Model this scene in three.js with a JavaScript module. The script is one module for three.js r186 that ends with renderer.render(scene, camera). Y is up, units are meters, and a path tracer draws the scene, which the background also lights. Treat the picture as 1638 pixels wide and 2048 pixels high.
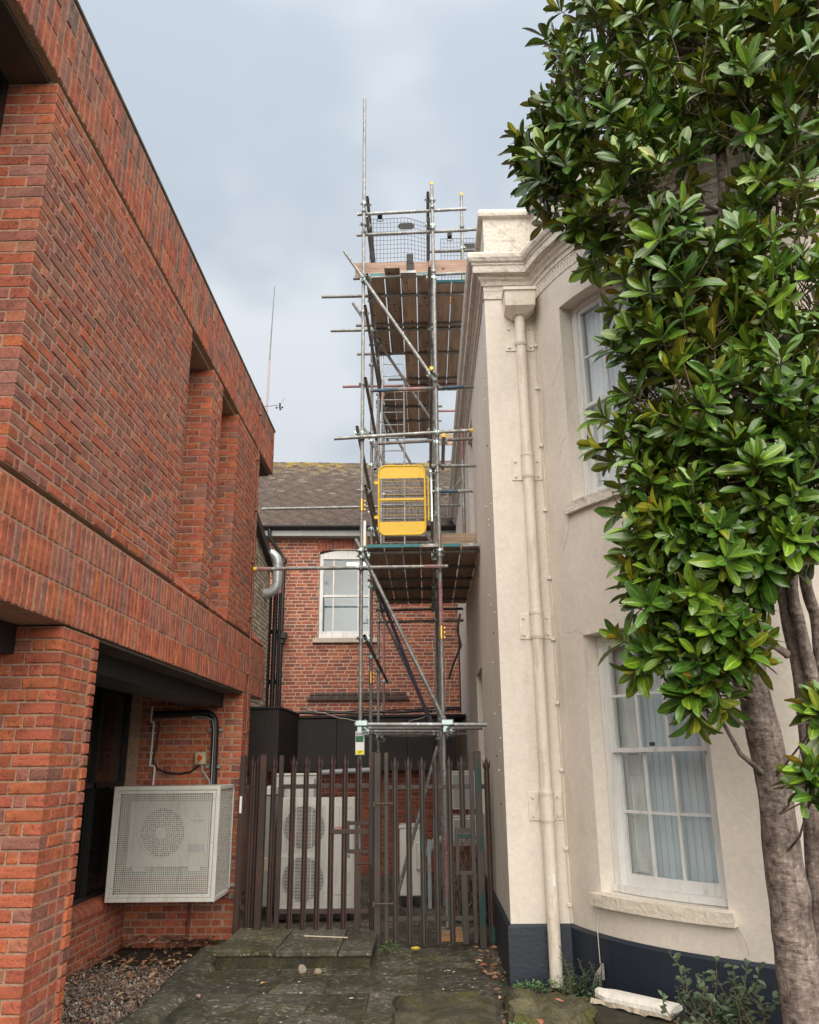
import * as THREE from 'three';
import { mergeGeometries } from 'three/addons/utils/BufferGeometryUtils.js';
import { RoundedBoxGeometry } from 'three/addons/geometries/RoundedBoxGeometry.js';
import { TextGeometry } from 'three/addons/geometries/TextGeometry.js';
import { FontLoader } from 'three/addons/loaders/FontLoader.js';
import { RectAreaLightUniformsLib } from 'three/addons/lights/RectAreaLightUniformsLib.js';

// ------------------------------------------------------------------ camera, sky, sun, exposure
const scene = new THREE.Scene();
const camera = new THREE.PerspectiveCamera(64.28, 819 / 1024, 0.1, 400);
camera.position.set(0, 1.85, 0);
camera.up.set(0.0159, 0.9560, 0.2929);
camera.lookAt(camera.position.x - 0.0170, camera.position.y + 0.2932, camera.position.z - 0.9559);
camera.updateMatrixWorld(true);

const renderer = new THREE.WebGLRenderer({ antialias: true });
renderer.setSize(819, 1024);
renderer.toneMapping = THREE.LinearToneMapping;
renderer.toneMappingExposure = 4.3;
renderer.shadowMap.enabled = true;

// ------------------------------------------------------------------ seeded noise
function rng32(a) { return () => { a |= 0; a = a + 0x6D2B79F5 | 0; let t = Math.imul(a ^ a >>> 15, 1 | a); t = t + Math.imul(t ^ t >>> 7, 61 | t) ^ t; return ((t ^ t >>> 14) >>> 0) / 4294967296; }; }
const R = rng32(20240611);
const rr = (a, b) => a + (b - a) * R();
const clamp = (x, a = 0, b = 1) => Math.min(b, Math.max(a, x));
const lerp = (a, b, t) => a + (b - a) * t;
const sstep = (a, b, x) => { const t = clamp((x - a) / (b - a)); return t * t * (3 - 2 * t); };
function hash2(x, y, s) { let h = Math.imul(x, 374761393) + Math.imul(y, 668265263) + Math.imul(s, 1274126177) | 0; h = Math.imul(h ^ h >>> 13, 1274126177); return ((h ^ h >>> 16) >>> 0) / 4294967296; }
function vnoise(x, y, px, py, s) {   // periodic value noise
  const x0 = Math.floor(x), y0 = Math.floor(y); let fx = x - x0, fy = y - y0; fx = fx * fx * (3 - 2 * fx); fy = fy * fy * (3 - 2 * fy);
  const w = (v, p) => ((v % p) + p) % p;
  const a = hash2(w(x0, px), w(y0, py), s), b = hash2(w(x0 + 1, px), w(y0, py), s), c = hash2(w(x0, px), w(y0 + 1, py), s), d = hash2(w(x0 + 1, px), w(y0 + 1, py), s);
  return lerp(lerp(a, b, fx), lerp(c, d, fx), fy);
}
function fbm(u, v, fx, fy, oct, s, gain = 0.5) { let a = 0, k = 1, n = 0; for (let i = 0; i < oct; i++) { a += k * vnoise(u * fx, v * fy, fx, fy, s + i * 17); n += k; k *= gain; fx *= 2; fy *= 2; } return a / n; }

// overcast sky: soft cloud banks, a little brighter towards the zenith as such skies are
{
  const W = 1024, Hh = 512, d = new Float32Array(W * Hh * 4);
  for (let j = 0; j < Hh; j++) for (let i = 0; i < W; i++) {
    const th = ((i + 0.5) / W - 0.5) * 2 * Math.PI, ph = ((j + 0.5) / Hh - 0.5) * Math.PI;
    const y = Math.sin(ph), x = Math.cos(ph) * Math.cos(th), z = Math.cos(ph) * Math.sin(th);
    const k = 1 / (Math.max(y, 0) + 0.45);
    let n = fbm(x * k * 0.35 + 5.13, z * k * 0.35 + 3.71, 8, 8, 5, 91, 0.52);
    let m = fbm(x * k * 0.35 + 1.7, z * k * 0.35 + 8.2, 3, 3, 3, 44);
    const c = clamp(sstep(0.38, 0.62, n) * 0.72 + sstep(0.34, 0.66, m) * 0.28);
    const zen = (0.77 + 0.56 * Math.max(y, 0)) * 0.266;
    let r = lerp(0.44, 0.715, c) * zen, g = lerp(0.500, 0.752, c) * zen, b = lerp(0.572, 0.792, c) * zen;
    if (y < 0) { const t = sstep(0, -0.08, y); r = lerp(r, 0.05, t); g = lerp(g, 0.048, t); b = lerp(b, 0.045, t); }
    const o = (j * W + i) * 4; d[o] = r; d[o + 1] = g; d[o + 2] = b; d[o + 3] = 1;
  }
  const sky = new THREE.DataTexture(d, W, Hh, THREE.RGBAFormat, THREE.FloatType);
  sky.mapping = THREE.EquirectangularReflectionMapping; sky.magFilter = THREE.LinearFilter; sky.minFilter = THREE.LinearFilter; sky.wrapS = THREE.RepeatWrapping; sky.needsUpdate = true;
  scene.background = sky; scene.environment = sky;
}
const sun = new THREE.DirectionalLight(0xfff4e6, 1.5);
sun.position.set(2.0, 20.5, 13); sun.target.position.set(-0.5, 2, -8);
sun.castShadow = true; sun.shadow.radius = 160; sun.shadow.mapSize.set(2048, 2048);
Object.assign(sun.shadow.camera, { left: -16, right: 16, top: 16, bottom: -16, near: 1, far: 70 });
scene.add(sun, sun.target);

// ------------------------------------------------------------------ textures
const S = 512;
function tex(fn, size = S, metres = 1, srgb = true, metresY = metres) {
  const d = new Uint8Array(size * size * 4);
  for (let j = 0; j < size; j++) for (let i = 0; i < size; i++) {
    const c = fn((i + 0.5) / size, (j + 0.5) / size), o = (j * size + i) * 4;
    d[o] = clamp(c[0], 0, 255); d[o + 1] = clamp(c[1], 0, 255); d[o + 2] = clamp(c[2], 0, 255); d[o + 3] = 255;
  }
  const t = new THREE.DataTexture(d, size, size); t.wrapS = t.wrapT = THREE.RepeatWrapping; t.magFilter = THREE.LinearFilter; t.minFilter = THREE.LinearMipmapLinearFilter; t.generateMipmaps = true;
  if (srgb) t.colorSpace = THREE.SRGBColorSpace; t.repeat.set(1 / metres, 1 / metresY); t.needsUpdate = true; return t;
}
const G3 = v => [v, v, v];
const bumpOf = (fn, m, size = S, my = m) => tex((u, v) => G3(255 * clamp(fn(u, v))), size, m, false, my);
// brick: kiln flashing, drag marks, pits
const brickPit = (u, v) => { const p = fbm(u, v, 48, 48, 2, 7); return sstep(0.66, 0.8, p); };
const T_brick = tex((u, v) => { const a = fbm(u, v, 6, 10, 5, 3), b = fbm(u, v, 40, 60, 3, 5), p = brickPit(u, v), w = sstep(0.62, 0.8, fbm(u, v, 10, 14, 4, 77)); const k = 222 + 70 * (a - 0.5) * 1.4 + 46 * (b - 0.5) - 42 * p; return [k + 12 * w, k - 2 + 22 * w, k - 4 + 24 * w]; }, S, 0.62);
const T_brickB = bumpOf((u, v) => 0.55 + 0.5 * (fbm(u, v, 8, 14, 4, 13) - 0.5) + 0.5 * (fbm(u, v, 50, 70, 3, 5) - 0.5) - 0.35 * brickPit(u, v), 0.62);
const T_concrete = tex((u, v) => { const k = 200 + 60 * (fbm(u, v, 5, 5, 5, 231) - 0.5) + 30 * (fbm(u, v, 50, 50, 2, 233) - 0.5); return [k, k - 2, k - 6]; }, 256, 1.3);
const T_mortar = tex((u, v) => { const k = 205 + 70 * (fbm(u, v, 30, 30, 4, 31) - 0.5); return [k, k - 3, k - 8]; }, 256, 0.4);
const T_mortarB = bumpOf((u, v) => fbm(u, v, 60, 60, 3, 33), 0.4, 256);
// stucco: roller texture, grime runs, faint blotches
const T_stucco = tex((u, v) => { const a = fbm(u, v, 5, 5, 5, 51), b = fbm(u, v, 22, 4, 4, 53), c = fbm(u, v, 90, 90, 2, 57), s = sstep(0.6, 0.82, b) * sstep(0.35, 0.7, fbm(u, v, 4, 3, 3, 59)); const k = 236 + 26 * (a - 0.5) + 14 * (c - 0.5) - 15 * s; return [k, k - 1 - 2 * s, k - 3 - 5 * s]; }, 1024, 2.6);
const T_stuccoB = bumpOf((u, v) => 0.5 + 0.55 * (fbm(u, v, 40, 40, 4, 61) - 0.5) + 0.5 * (fbm(u, v, 9, 9, 3, 63) - 0.5), 0.9);
const T_roughB = bumpOf((u, v) => { const a = fbm(u, v, 22, 22, 4, 65, 0.6); return a * 1.4 - 0.2; }, 0.8);
const T_flake = tex((u, v) => { const a = fbm(u, v, 22, 22, 5, 67), b = fbm(u, v, 3, 14, 4, 69), f = sstep(0.60, 0.66, a), g = sstep(0.58, 0.8, b); const k = 234 - 20 * f - 30 * g + 24 * (fbm(u, v, 60, 60, 2, 71) - 0.5); return [k, k - 2 - 4 * g, k - 5 - 9 * g - 4 * f]; }, S, 1.1);
// timber
const grain = (u, v, s) => { const w = fbm(u, v, 3, 3, 3, s) * 0.1; return fbm(u + 0, v + w, 3, 46, 3, s + 3); };
const knot = (u, v, s) => { let k = 0; for (let i = 0; i < 7; i++) { const x = hash2(i, 1, s), y = hash2(i, 2, s); let dx = Math.abs(u - x); dx = Math.min(dx, 1 - dx); let dy = Math.abs(v - y); dy = Math.min(dy, 1 - dy); k = Math.max(k, sstep(1, 0.25, Math.hypot(dx / 0.022, dy / 0.05))); } return k; };
const T_wood = tex((u, v) => { const g = grain(u, v, 21), a = fbm(u, v, 4, 6, 4, 23), n = knot(u, v, 5), d = sstep(0.62, 0.8, fbm(u, v, 6, 9, 4, 29)); const k = 196 + 62 * (g - 0.5) + 60 * (a - 0.5) - 95 * n - 30 * d; return [k + 14, k + 1 - 4 * n, k - 13 - 6 * n]; }, S, 1.5, true, 0.5);
const T_woodB = bumpOf((u, v) => grain(u, v, 21) * 0.9, 1.5, S, 0.5);
// galvanised tube: spangle, scuffs, drips
const T_galv = tex((u, v) => { const a = fbm(u, v, 4, 10, 4, 101), b = fbm(u, v, 26, 50, 3, 103), r = sstep(0.62, 0.78, fbm(u, v, 5, 22, 4, 107)), w = sstep(0.66, 0.76, fbm(u, v, 9, 30, 3, 109)); const k = 178 + 70 * (a - 0.5) + 40 * (b - 0.5) + 45 * w; return [k - 4 * r, k - 16 * r, k - 34 * r]; }, S, 0.5, true, 1.2);
const T_galvR = bumpOf((u, v) => 0.45 + 0.7 * (fbm(u, v, 6, 18, 4, 111) - 0.5), 0.5, 256, 1.2);
// bark
const barkH = (u, v) => { const a = fbm(u, v, 14, 5, 4, 121), b = fbm(u, v, 8, 34, 3, 123), c = fbm(u, v, 30, 30, 3, 125), w = fbm(u, v, 6, 11, 4, 122, 0.6); return 0.46 * a + 0.34 * b + 0.2 * c - 0.16 * sstep(0.60, 0.74, w); };
const T_bark = tex((u, v) => { const h = barkH(u, v), a = fbm(u, v, 4, 5, 4, 127), l = sstep(0.6, 0.78, fbm(u, v, 12, 14, 4, 129)); const k = 140 + 190 * (h - 0.45) + 50 * (a - 0.5); return [k + 4 + 26 * l, k - 8 + 28 * l, k - 12 + 24 * l]; }, S, 0.42);
const T_barkB = bumpOf((u, v) => barkH(u, v) * 1.25, 0.42);
// old paving, moss and wet dirt
const T_pave = tex((u, v) => { const a = fbm(u, v, 4, 4, 6, 141, 0.56), b = fbm(u, v, 60, 60, 3, 143), m = sstep(0.46, 0.66, fbm(u, v, 6, 6, 5, 147, 0.58)), y = sstep(0.6, 0.76, fbm(u, v, 9, 9, 4, 149)), w = sstep(0.73, 0.78, fbm(u, v, 70, 70, 2, 151)); let k = 94 + 80 * (a - 0.5) + 74 * (b - 0.5); let c = [k + 3, k, k - 6]; c = [lerp(c[0], k * 0.84, m), lerp(c[1], k * 0.835, m), lerp(c[2], k * 0.68, m)]; c = [lerp(c[0], k * 1.16, y * 0.5), lerp(c[1], k * 1.15, y * 0.5), lerp(c[2], k * 0.8, y * 0.5)]; return [c[0] + 70 * w, c[1] + 70 * w, c[2] + 66 * w]; }, 1024, 2.2);
const T_paveB = bumpOf((u, v) => 0.5 + 0.9 * (fbm(u, v, 14, 14, 5, 155, 0.6) - 0.5) + 0.35 * (fbm(u, v, 90, 90, 2, 157) - 0.5), 1.1);
const T_moss = tex((u, v) => { const a = fbm(u, v, 8, 8, 5, 161, 0.58), m = sstep(0.40, 0.58, fbm(u, v, 5, 5, 5, 163, 0.6)), b = fbm(u, v, 80, 80, 2, 165); const k = 120 + 100 * (a - 0.5) + 60 * (b - 0.5); return [lerp(k * 1.02, k * 0.93, m), lerp(k, k * 0.94, m), lerp(k * 0.92, k * 0.62, m)]; }, S, 0.9);
// roof tiles with lichen
const T_tile = tex((u, v) => { const a = fbm(u, v, 8, 8, 5, 171), l = sstep(0.6, 0.68, fbm(u, v, 26, 26, 3, 173, 0.6)); const k = 168 + 90 * (a - 0.5); return [lerp(k, 236, l * 0.35), lerp(k - 6, 232, l * 0.35), lerp(k - 10, 205, l * 0.35)]; }, S, 1.4);
// worn dark brown paint
const T_paint = tex((u, v) => { const a = fbm(u, v, 4, 3, 5, 181), b = fbm(u, v, 40, 6, 3, 183), r = sstep(0.63, 0.78, fbm(u, v, 14, 9, 4, 187)); const k = 196 + 60 * (a - 0.5) + 34 * (b - 0.5); return [k + 22 * r, k + 2 * r, k - 12 * r]; }, S, 1.2);
const T_paintB = bumpOf((u, v) => fbm(u, v, 24, 10, 4, 189), 0.6);
const T_dirtyWhite = tex((u, v) => { const a = fbm(u, v, 5, 5, 4, 191), b = sstep(0.6, 0.85, fbm(u, v, 26, 4, 4, 193)); const k = 238 + 20 * (a - 0.5) - 20 * b; return [k, k - 1 - 2 * b, k - 4 - 8 * b]; }, S, 1.0);
const T_yellow = tex((u, v) => { const a = fbm(u, v, 5, 6, 4, 195), s = 0.5 * sstep(0.76, 0.82, fbm(u, v, 16, 24, 4, 197)); const k = 236 + 30 * (a - 0.5); return [k - 80 * s, k - 96 * s, k - 60 * s]; }, S, 0.9);
// leaf: green glossy face on the one half, olive felted underside on the other
const T_leaf = (() => {
  const t = tex((u, v) => {
    const under = u > 0.5, x = Math.abs((under ? (u - 0.5) * 2 : u * 2) - 0.5) * 2;
    const vein = sstep(0.9, 1, Math.cos((v * 13 - x * 2.6) * 6.283)) * (1 - x) * 0.5, mid = sstep(0.10, 0.03, x), n = fbm(u, v, 20, 10, 3, 201), e = sstep(0.93, 1, x);
    if (under) { const k = 0.86 + 0.3 * (n - 0.5); return [lerp(112 * k, 165, mid * 0.8) + 12 * vein, lerp(122 * k, 160, mid * 0.8) + 10 * vein, lerp(52 * k, 80, mid * 0.8)]; }
    const k = 0.88 + 0.35 * (n - 0.5); return [lerp(78 * k, 150, mid * 0.6) + 12 * vein + 20 * e, lerp(116 * k, 170, mid * 0.6) + 13 * vein + 20 * e, lerp(42 * k, 80, mid * 0.6) + 5 * vein];
  }, 256, 1); t.wrapS = t.wrapT = THREE.ClampToEdgeWrapping; return t;
})();

// ------------------------------------------------------------------ materials
const lin = (r, g, b) => new THREE.Color().setRGB(r, g, b);
const mat = (o) => { const c = o.color; delete o.color; const m = o.phys ? new THREE.MeshPhysicalMaterial() : new THREE.MeshStandardMaterial(); delete o.phys; if (c) m.color.setRGB(...c); m.setValues({ roughness: 0.8, metalness: 0, ...o }); return m; };
const M = {
  mortar: mat({ color: [0.62, 0.42, 0.315], map: T_mortar, bumpMap: T_mortarB, bumpScale: 0.003, roughness: 0.95 }),
  mortarPale: mat({ color: [0.78, 0.60, 0.48], map: T_mortar, bumpMap: T_mortarB, bumpScale: 0.003, roughness: 0.95 }),
  stucco: mat({ color: [0.85, 0.795, 0.72], map: T_stucco, bumpMap: T_stuccoB, bumpScale: 0.002, roughness: 0.78 }),
  stuccoFlank: mat({ color: [0.84, 0.785, 0.715], map: T_stucco, bumpMap: T_stuccoB, bumpScale: 0.003, roughness: 0.78 }),
  stuccoRough: mat({ color: [0.84, 0.775, 0.67], map: T_stucco, bumpMap: T_roughB, bumpScale: 0.008, roughness: 0.8 }),
  stuccoOld: mat({ color: [0.83, 0.79, 0.73], map: T_flake, bumpMap: T_roughB, bumpScale: 0.008, roughness: 0.85 }),
  plinth: mat({ color: [0.021, 0.031, 0.050], map: T_stucco, bumpMap: T_stuccoB, bumpScale: 0.003, roughness: 0.5 }),
  whitePaint: mat({ color: [0.80, 0.815, 0.83], map: T_dirtyWhite, roughness: 0.42 }),
  wood: [[0.60, 0.50, 0.435], [0.56, 0.48, 0.42], [0.43, 0.365, 0.33], [0.64, 0.53, 0.45]].map(c => mat({ color: c, map: T_wood, bumpMap: T_woodB, bumpScale: 0.0025, roughness: 0.88 })),
  woodRed: mat({ color: [0.50, 0.395, 0.36], map: T_wood, bumpMap: T_woodB, bumpScale: 0.0025, roughness: 0.88 }),
  woodFresh: mat({ color: [0.66, 0.42, 0.24], map: T_wood, roughness: 0.85 }),
  teal: mat({ color: [0.035, 0.21, 0.235], map: T_dirtyWhite, roughness: 0.6 }),
  galv: mat({ color: [0.52, 0.53, 0.52], map: T_galv, roughnessMap: T_galvR, roughness: 0.98, metalness: 0.28 }),
  galvBright: mat({ color: [0.68, 0.71, 0.71], map: T_galv, roughness: 0.45, metalness: 0.45 }),
  galvDull: mat({ color: [0.44, 0.42, 0.40], map: T_galv, roughness: 0.75, metalness: 0.12 }),
  galvBlue: mat({ color: [0.60, 0.78, 0.78], map: T_dirtyWhite, roughness: 0.4, metalness: 0.5 }),
  tubeIn: mat({ color: [0.02, 0.02, 0.02], roughness: 0.9 }),
  pink: mat({ color: [0.60, 0.34, 0.34], map: T_galv, roughness: 0.8 }),
  bluePaint: mat({ color: [0.11, 0.20, 0.29], map: T_galv, roughness: 0.7 }),
  purplePaint: mat({ color: [0.10, 0.10, 0.20], map: T_galv, roughness: 0.6 }),
  yellowCap: mat({ color: [0.80, 0.54, 0.04], roughness: 0.5 }),
  yellow: mat({ color: [0.84, 0.53, 0.018], map: T_yellow, roughness: 0.45 }),
  brown: mat({ color: [0.082, 0.044, 0.034], map: T_paint, bumpMap: T_paintB, bumpScale: 0.0012, roughness: 0.5 }),
  brownGrey: mat({ color: [0.092, 0.072, 0.060], map: T_paint, bumpMap: T_paintB, bumpScale: 0.0012, roughness: 0.52 }),
  darkBox: mat({ color: [0.031, 0.024, 0.021], map: T_paint, bumpMap: T_paintB, bumpScale: 0.002, roughness: 0.55 }),
  green: mat({ color: [0.006, 0.085, 0.068], map: T_paint, roughness: 0.5 }),
  black: mat({ color: [0.012, 0.012, 0.014], roughness: 0.42 }),
  blackMat: mat({ color: [0.014, 0.013, 0.013], roughness: 0.9 }),
  darkSteel: mat({ color: [0.034, 0.033, 0.034], map: T_paint, roughness: 0.65 }),
  concrete: mat({ color: [0.30, 0.285, 0.265], map: T_concrete, roughness: 0.92 }),
  soffit: mat({ color: [0.16, 0.12, 0.10], map: T_paint, roughness: 0.9 }),
  acWhite: mat({ color: [0.80, 0.805, 0.785], map: T_dirtyWhite, roughness: 0.45 }),
  acCage: mat({ color: [0.78, 0.79, 0.755], map: T_dirtyWhite, roughness: 0.42 }),
  acGrey: mat({ color: [0.36, 0.38, 0.38], map: T_dirtyWhite, roughness: 0.5 }),
  pvc: mat({ color: [0.72, 0.70, 0.66], roughness: 0.4 }),
  greyPvc: mat({ color: [0.36, 0.40, 0.43], map: T_dirtyWhite, roughness: 0.35 }),
  duct: mat({ color: [0.62, 0.67, 0.70], map: T_dirtyWhite, roughness: 0.38, metalness: 0.4 }),
  coping: mat({ color: [0.50, 0.36, 0.29], map: T_moss, roughness: 0.9 }),
  stone: mat({ color: [0.56, 0.50, 0.42], map: T_stucco, bumpMap: T_roughB, bumpScale: 0.004, roughness: 0.9 }),
  pave: mat({ color: [0.55, 0.535, 0.47], map: T_pave, bumpMap: T_paveB, bumpScale: 0.012, roughness: 0.72 }),
  ground: mat({ color: [0.42, 0.40, 0.33], map: T_pave, bumpMap: T_paveB, bumpScale: 0.012, roughness: 0.85 }),
  moss: mat({ color: [0.40, 0.36, 0.24], map: T_moss, bumpMap: T_paveB, bumpScale: 0.014, roughness: 0.95 }),
  mossDark: mat({ color: [0.22, 0.215, 0.175], map: T_moss, bumpMap: T_paveB, bumpScale: 0.01, roughness: 0.85 }),
  slabStone: mat({ color: [0.62, 0.605, 0.54], map: T_pave, bumpMap: T_paveB, bumpScale: 0.008, roughness: 0.85 }),
  mossPave: mat({ color: [0.50, 0.49, 0.40], map: T_pave, bumpMap: T_paveB, bumpScale: 0.012, roughness: 0.85 }),
  moss2: mat({ color: [0.30, 0.275, 0.20], map: T_moss, bumpMap: T_paveB, bumpScale: 0.014, roughness: 0.9 }),
  mossBright: mat({ color: [0.40, 0.375, 0.25], map: T_moss, bumpMap: T_paveB, bumpScale: 0.016, roughness: 0.95 }),
  barkDark: mat({ color: [0.50, 0.47, 0.435], map: T_bark, bumpMap: T_barkB, bumpScale: 0.008, roughness: 0.9 }),
  slate: mat({ color: [0.115, 0.115, 0.075], map: T_moss, bumpMap: T_paveB, bumpScale: 0.006, roughness: 0.85 }),
  bark: mat({ color: [0.50, 0.47, 0.435], map: T_bark, bumpMap: T_barkB, bumpScale: 0.010, roughness: 0.9 }),
  twig: mat({ color: [0.17, 0.13, 0.075], roughness: 0.85 }),
  glass: mat({ phys: 1, color: [0.96, 0.98, 0.98], transmission: 1, thickness: 0, roughness: 0.015, ior: 1.52 }),
  darkGlass: mat({ color: [0.010, 0.011, 0.011], roughness: 0.04 }),
  blind: mat({ color: [0.60, 0.67, 0.73], roughness: 0.85 }),
  netCurtain: mat({ color: [0.84, 0.86, 0.88], roughness: 0.9 }),
  roomWall: mat({ color: [0.62, 0.62, 0.60], roughness: 0.9 }),
  label: mat({ color: [0.78, 0.79, 0.80], roughness: 0.4 }),
  red: mat({ color: [0.55, 0.05, 0.03], roughness: 0.5 }),
  beige: mat({ color: [0.50, 0.43, 0.30], roughness: 0.5 }),
  brass: mat({ color: [0.62, 0.42, 0.14], roughness: 0.35, metalness: 0.8 }),
  bluePlastic: mat({ color: [0.018, 0.024, 0.055], roughness: 0.5 }),
  rope: mat({ color: [0.55, 0.53, 0.48], roughness: 0.9 }),
  dryLeaf: mat({ color: [0.30, 0.165, 0.09], roughness: 0.7, side: THREE.DoubleSide }),
  plaster: mat({ color: [0.84, 0.82, 0.76], map: T_stucco, bumpMap: T_roughB, bumpScale: 0.006, roughness: 0.85 }),
  plasterCore: mat({ color: [0.56, 0.50, 0.40], map: T_flake, bumpMap: T_roughB, bumpScale: 0.012, roughness: 0.95 }),
};

// ------------------------------------------------------------------ geometry collector
const V = (x, y, z) => new THREE.Vector3(x, y, z);
class B {
  constructor(m) { this.p = []; this.n = []; this.u = []; this.i = []; this.m = m || null; }
  vert(x, y, z, nx, ny, nz, u, v) { this.p.push(x, y, z); this.n.push(nx, ny, nz); this.u.push(u, v); return this.p.length / 3 - 1; }
  quad(a, b, c, d, uv) {   // counter-clockwise seen from outside
    const e = [b[0] - a[0], b[1] - a[1], b[2] - a[2]], f = [d[0] - a[0], d[1] - a[1], d[2] - a[2]];
    let n = [e[1] * f[2] - e[2] * f[1], e[2] * f[0] - e[0] * f[2], e[0] * f[1] - e[1] * f[0]]; let l = Math.hypot(...n);
    if (l < 1e-12) { const g = [c[0] - a[0], c[1] - a[1], c[2] - a[2]]; n = [e[1] * g[2] - e[2] * g[1], e[2] * g[0] - e[0] * g[2], e[0] * g[1] - e[1] * g[0]]; l = Math.hypot(...n) || 1; }
    n = n.map(x => x / l);
    const ax = Math.abs(n[0]), ay = Math.abs(n[1]), az = Math.abs(n[2]);
    const U = uv || (q => ax > ay && ax > az ? [q[2], q[1]] : ay > az ? [q[0], q[2]] : [q[0], q[1]]);
    const k = [a, b, c, d].map((q, j) => { const t = U(q, j); return this.vert(q[0], q[1], q[2], n[0], n[1], n[2], t[0], t[1]); });
    this.i.push(k[0], k[1], k[2], k[0], k[2], k[3]); return this;
  }
  tri(a, b, c) { return this.quad(a, b, c, c); }
  box(x0, y0, z0, x1, y1, z1, uo = 0, vo = 0, swap = false) {
    const f = (q, ax) => { let t = ax === 0 ? [q[2], q[1]] : ax === 1 ? [q[0], q[2]] : [q[0], q[1]]; if (swap) t = [t[1], t[0]]; return [t[0] + uo, t[1] + vo]; };
    this.quad([x0, y0, z1], [x1, y0, z1], [x1, y1, z1], [x0, y1, z1], q => f(q, 2)); this.quad([x1, y0, z0], [x0, y0, z0], [x0, y1, z0], [x1, y1, z0], q => f(q, 2));
    this.quad([x1, y0, z1], [x1, y0, z0], [x1, y1, z0], [x1, y1, z1], q => f(q, 0)); this.quad([x0, y0, z0], [x0, y0, z1], [x0, y1, z1], [x0, y1, z0], q => f(q, 0));
    this.quad([x0, y1, z1], [x1, y1, z1], [x1, y1, z0], [x0, y1, z0], q => f(q, 1)); this.quad([x0, y0, z0], [x1, y0, z0], [x1, y0, z1], [x0, y0, z1], q => f(q, 1));
    return this;
  }
  // box with chamfered edges
  cbox(x0, y0, z0, x1, y1, z1, c = 0.004, uo = 0, vo = 0, jit = 0) {
    const X = [x0, x1], Y = [y0, y1], Z = [z0, z1], j = () => jit ? rr(-jit, jit) : 0, P = {};
    for (let a = 0; a < 2; a++) for (let b = 0; b < 2; b++) for (let d = 0; d < 2; d++) {
      const sx = a ? -c : c, sy = b ? -c : c, sz = d ? -c : c, jx = j(), jy = j(), jz = j(), x = X[a] + jx, y = Y[b] + jy, z = Z[d] + jz;
      P['x' + a + b + d] = [x, y + sy, z + sz]; P['y' + a + b + d] = [x + sx, y, z + sz]; P['z' + a + b + d] = [x + sx, y + sy, z];
    }
    const f = ax => q => { const t = ax === 0 ? [q[2], q[1]] : ax === 1 ? [q[0], q[2]] : [q[0], q[1]]; return [t[0] + uo, t[1] + vo]; };
    const Q = (ax, ...k) => this.quad(...k.map(s => P[s]), f(ax));
    Q(2, 'z001', 'z101', 'z111', 'z011'); Q(2, 'z100', 'z000', 'z010', 'z110'); Q(0, 'x101', 'x100', 'x110', 'x111'); Q(0, 'x000', 'x001', 'x011', 'x010'); Q(1, 'y011', 'y111', 'y110', 'y010'); Q(1, 'y000', 'y100', 'y101', 'y001');
    Q(2, 'z101', 'x101', 'x111', 'z111'); Q(2, 'x001', 'z001', 'z011', 'x011'); Q(2, 'x100', 'z100', 'z110', 'x110'); Q(2, 'z000', 'x000', 'x010', 'z010');
    Q(2, 'z011', 'z111', 'y111', 'y011'); Q(2, 'y110', 'z110', 'z010', 'y010'); Q(2, 'y001', 'y101', 'z101', 'z001'); Q(2, 'z000', 'z100', 'y100', 'y000');
    Q(0, 'x111', 'x110', 'y110', 'y111'); Q(0, 'y011', 'y010', 'x010', 'x011'); Q(0, 'y101', 'y100', 'x100', 'x101'); Q(0, 'x001', 'x000', 'y000', 'y001');
    for (const [a, b, d] of [[1, 1, 1], [0, 1, 0], [1, 0, 0], [0, 0, 1]]) { const s = '' + a + b + d; this.tri(P['x' + s], P['y' + s], P['z' + s]); }
    for (const [a, b, d] of [[0, 1, 1], [1, 1, 0], [0, 0, 0], [1, 0, 1]]) { const s = '' + a + b + d; this.tri(P['x' + s], P['z' + s], P['y' + s]); }
    return this;
  }
  cyl(a, b, r0, r1 = r0, seg = 10, caps = true, uo = 0) {
    const A = V(...a), D = V(...b).sub(A), L = D.length(); D.normalize(); const X = V(0, 1, 0); if (Math.abs(D.y) > 0.9) X.set(1, 0, 0); X.cross(D).normalize(); const Y = D.clone().cross(X);
    const k = []; for (let s = 0; s <= seg; s++) { const t = s / seg * 2 * Math.PI, c = Math.cos(t), q = Math.sin(t), nx = X.x * c + Y.x * q, ny = X.y * c + Y.y * q, nz = X.z * c + Y.z * q, u = t * Math.max(r0, r1, 0.02) + uo; k.push([this.vert(a[0] + nx * r0, a[1] + ny * r0, a[2] + nz * r0, nx, ny, nz, u, uo), this.vert(b[0] + nx * r1, b[1] + ny * r1, b[2] + nz * r1, nx, ny, nz, u, L + uo)]); }
    for (let s = 0; s < seg; s++) this.i.push(k[s][0], k[s + 1][0], k[s + 1][1], k[s][0], k[s + 1][1], k[s][1]);
    if (caps) for (const [c, r, sg] of [[a, r0, -1], [b, r1, 1]]) { if (r < 1e-5) continue; const o = this.vert(c[0], c[1], c[2], D.x * sg, D.y * sg, D.z * sg, 0, 0), e = []; for (let s = 0; s <= seg; s++) { const t = s / seg * 2 * Math.PI, cc = Math.cos(t), q = Math.sin(t); e.push(this.vert(c[0] + (X.x * cc + Y.x * q) * r, c[1] + (X.y * cc + Y.y * q) * r, c[2] + (X.z * cc + Y.z * q) * r, D.x * sg, D.y * sg, D.z * sg, cc * r, q * r)); } for (let s = 0; s < seg; s++) sg > 0 ? this.i.push(o, e[s], e[s + 1]) : this.i.push(o, e[s + 1], e[s]); }
    return this;
  }
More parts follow.
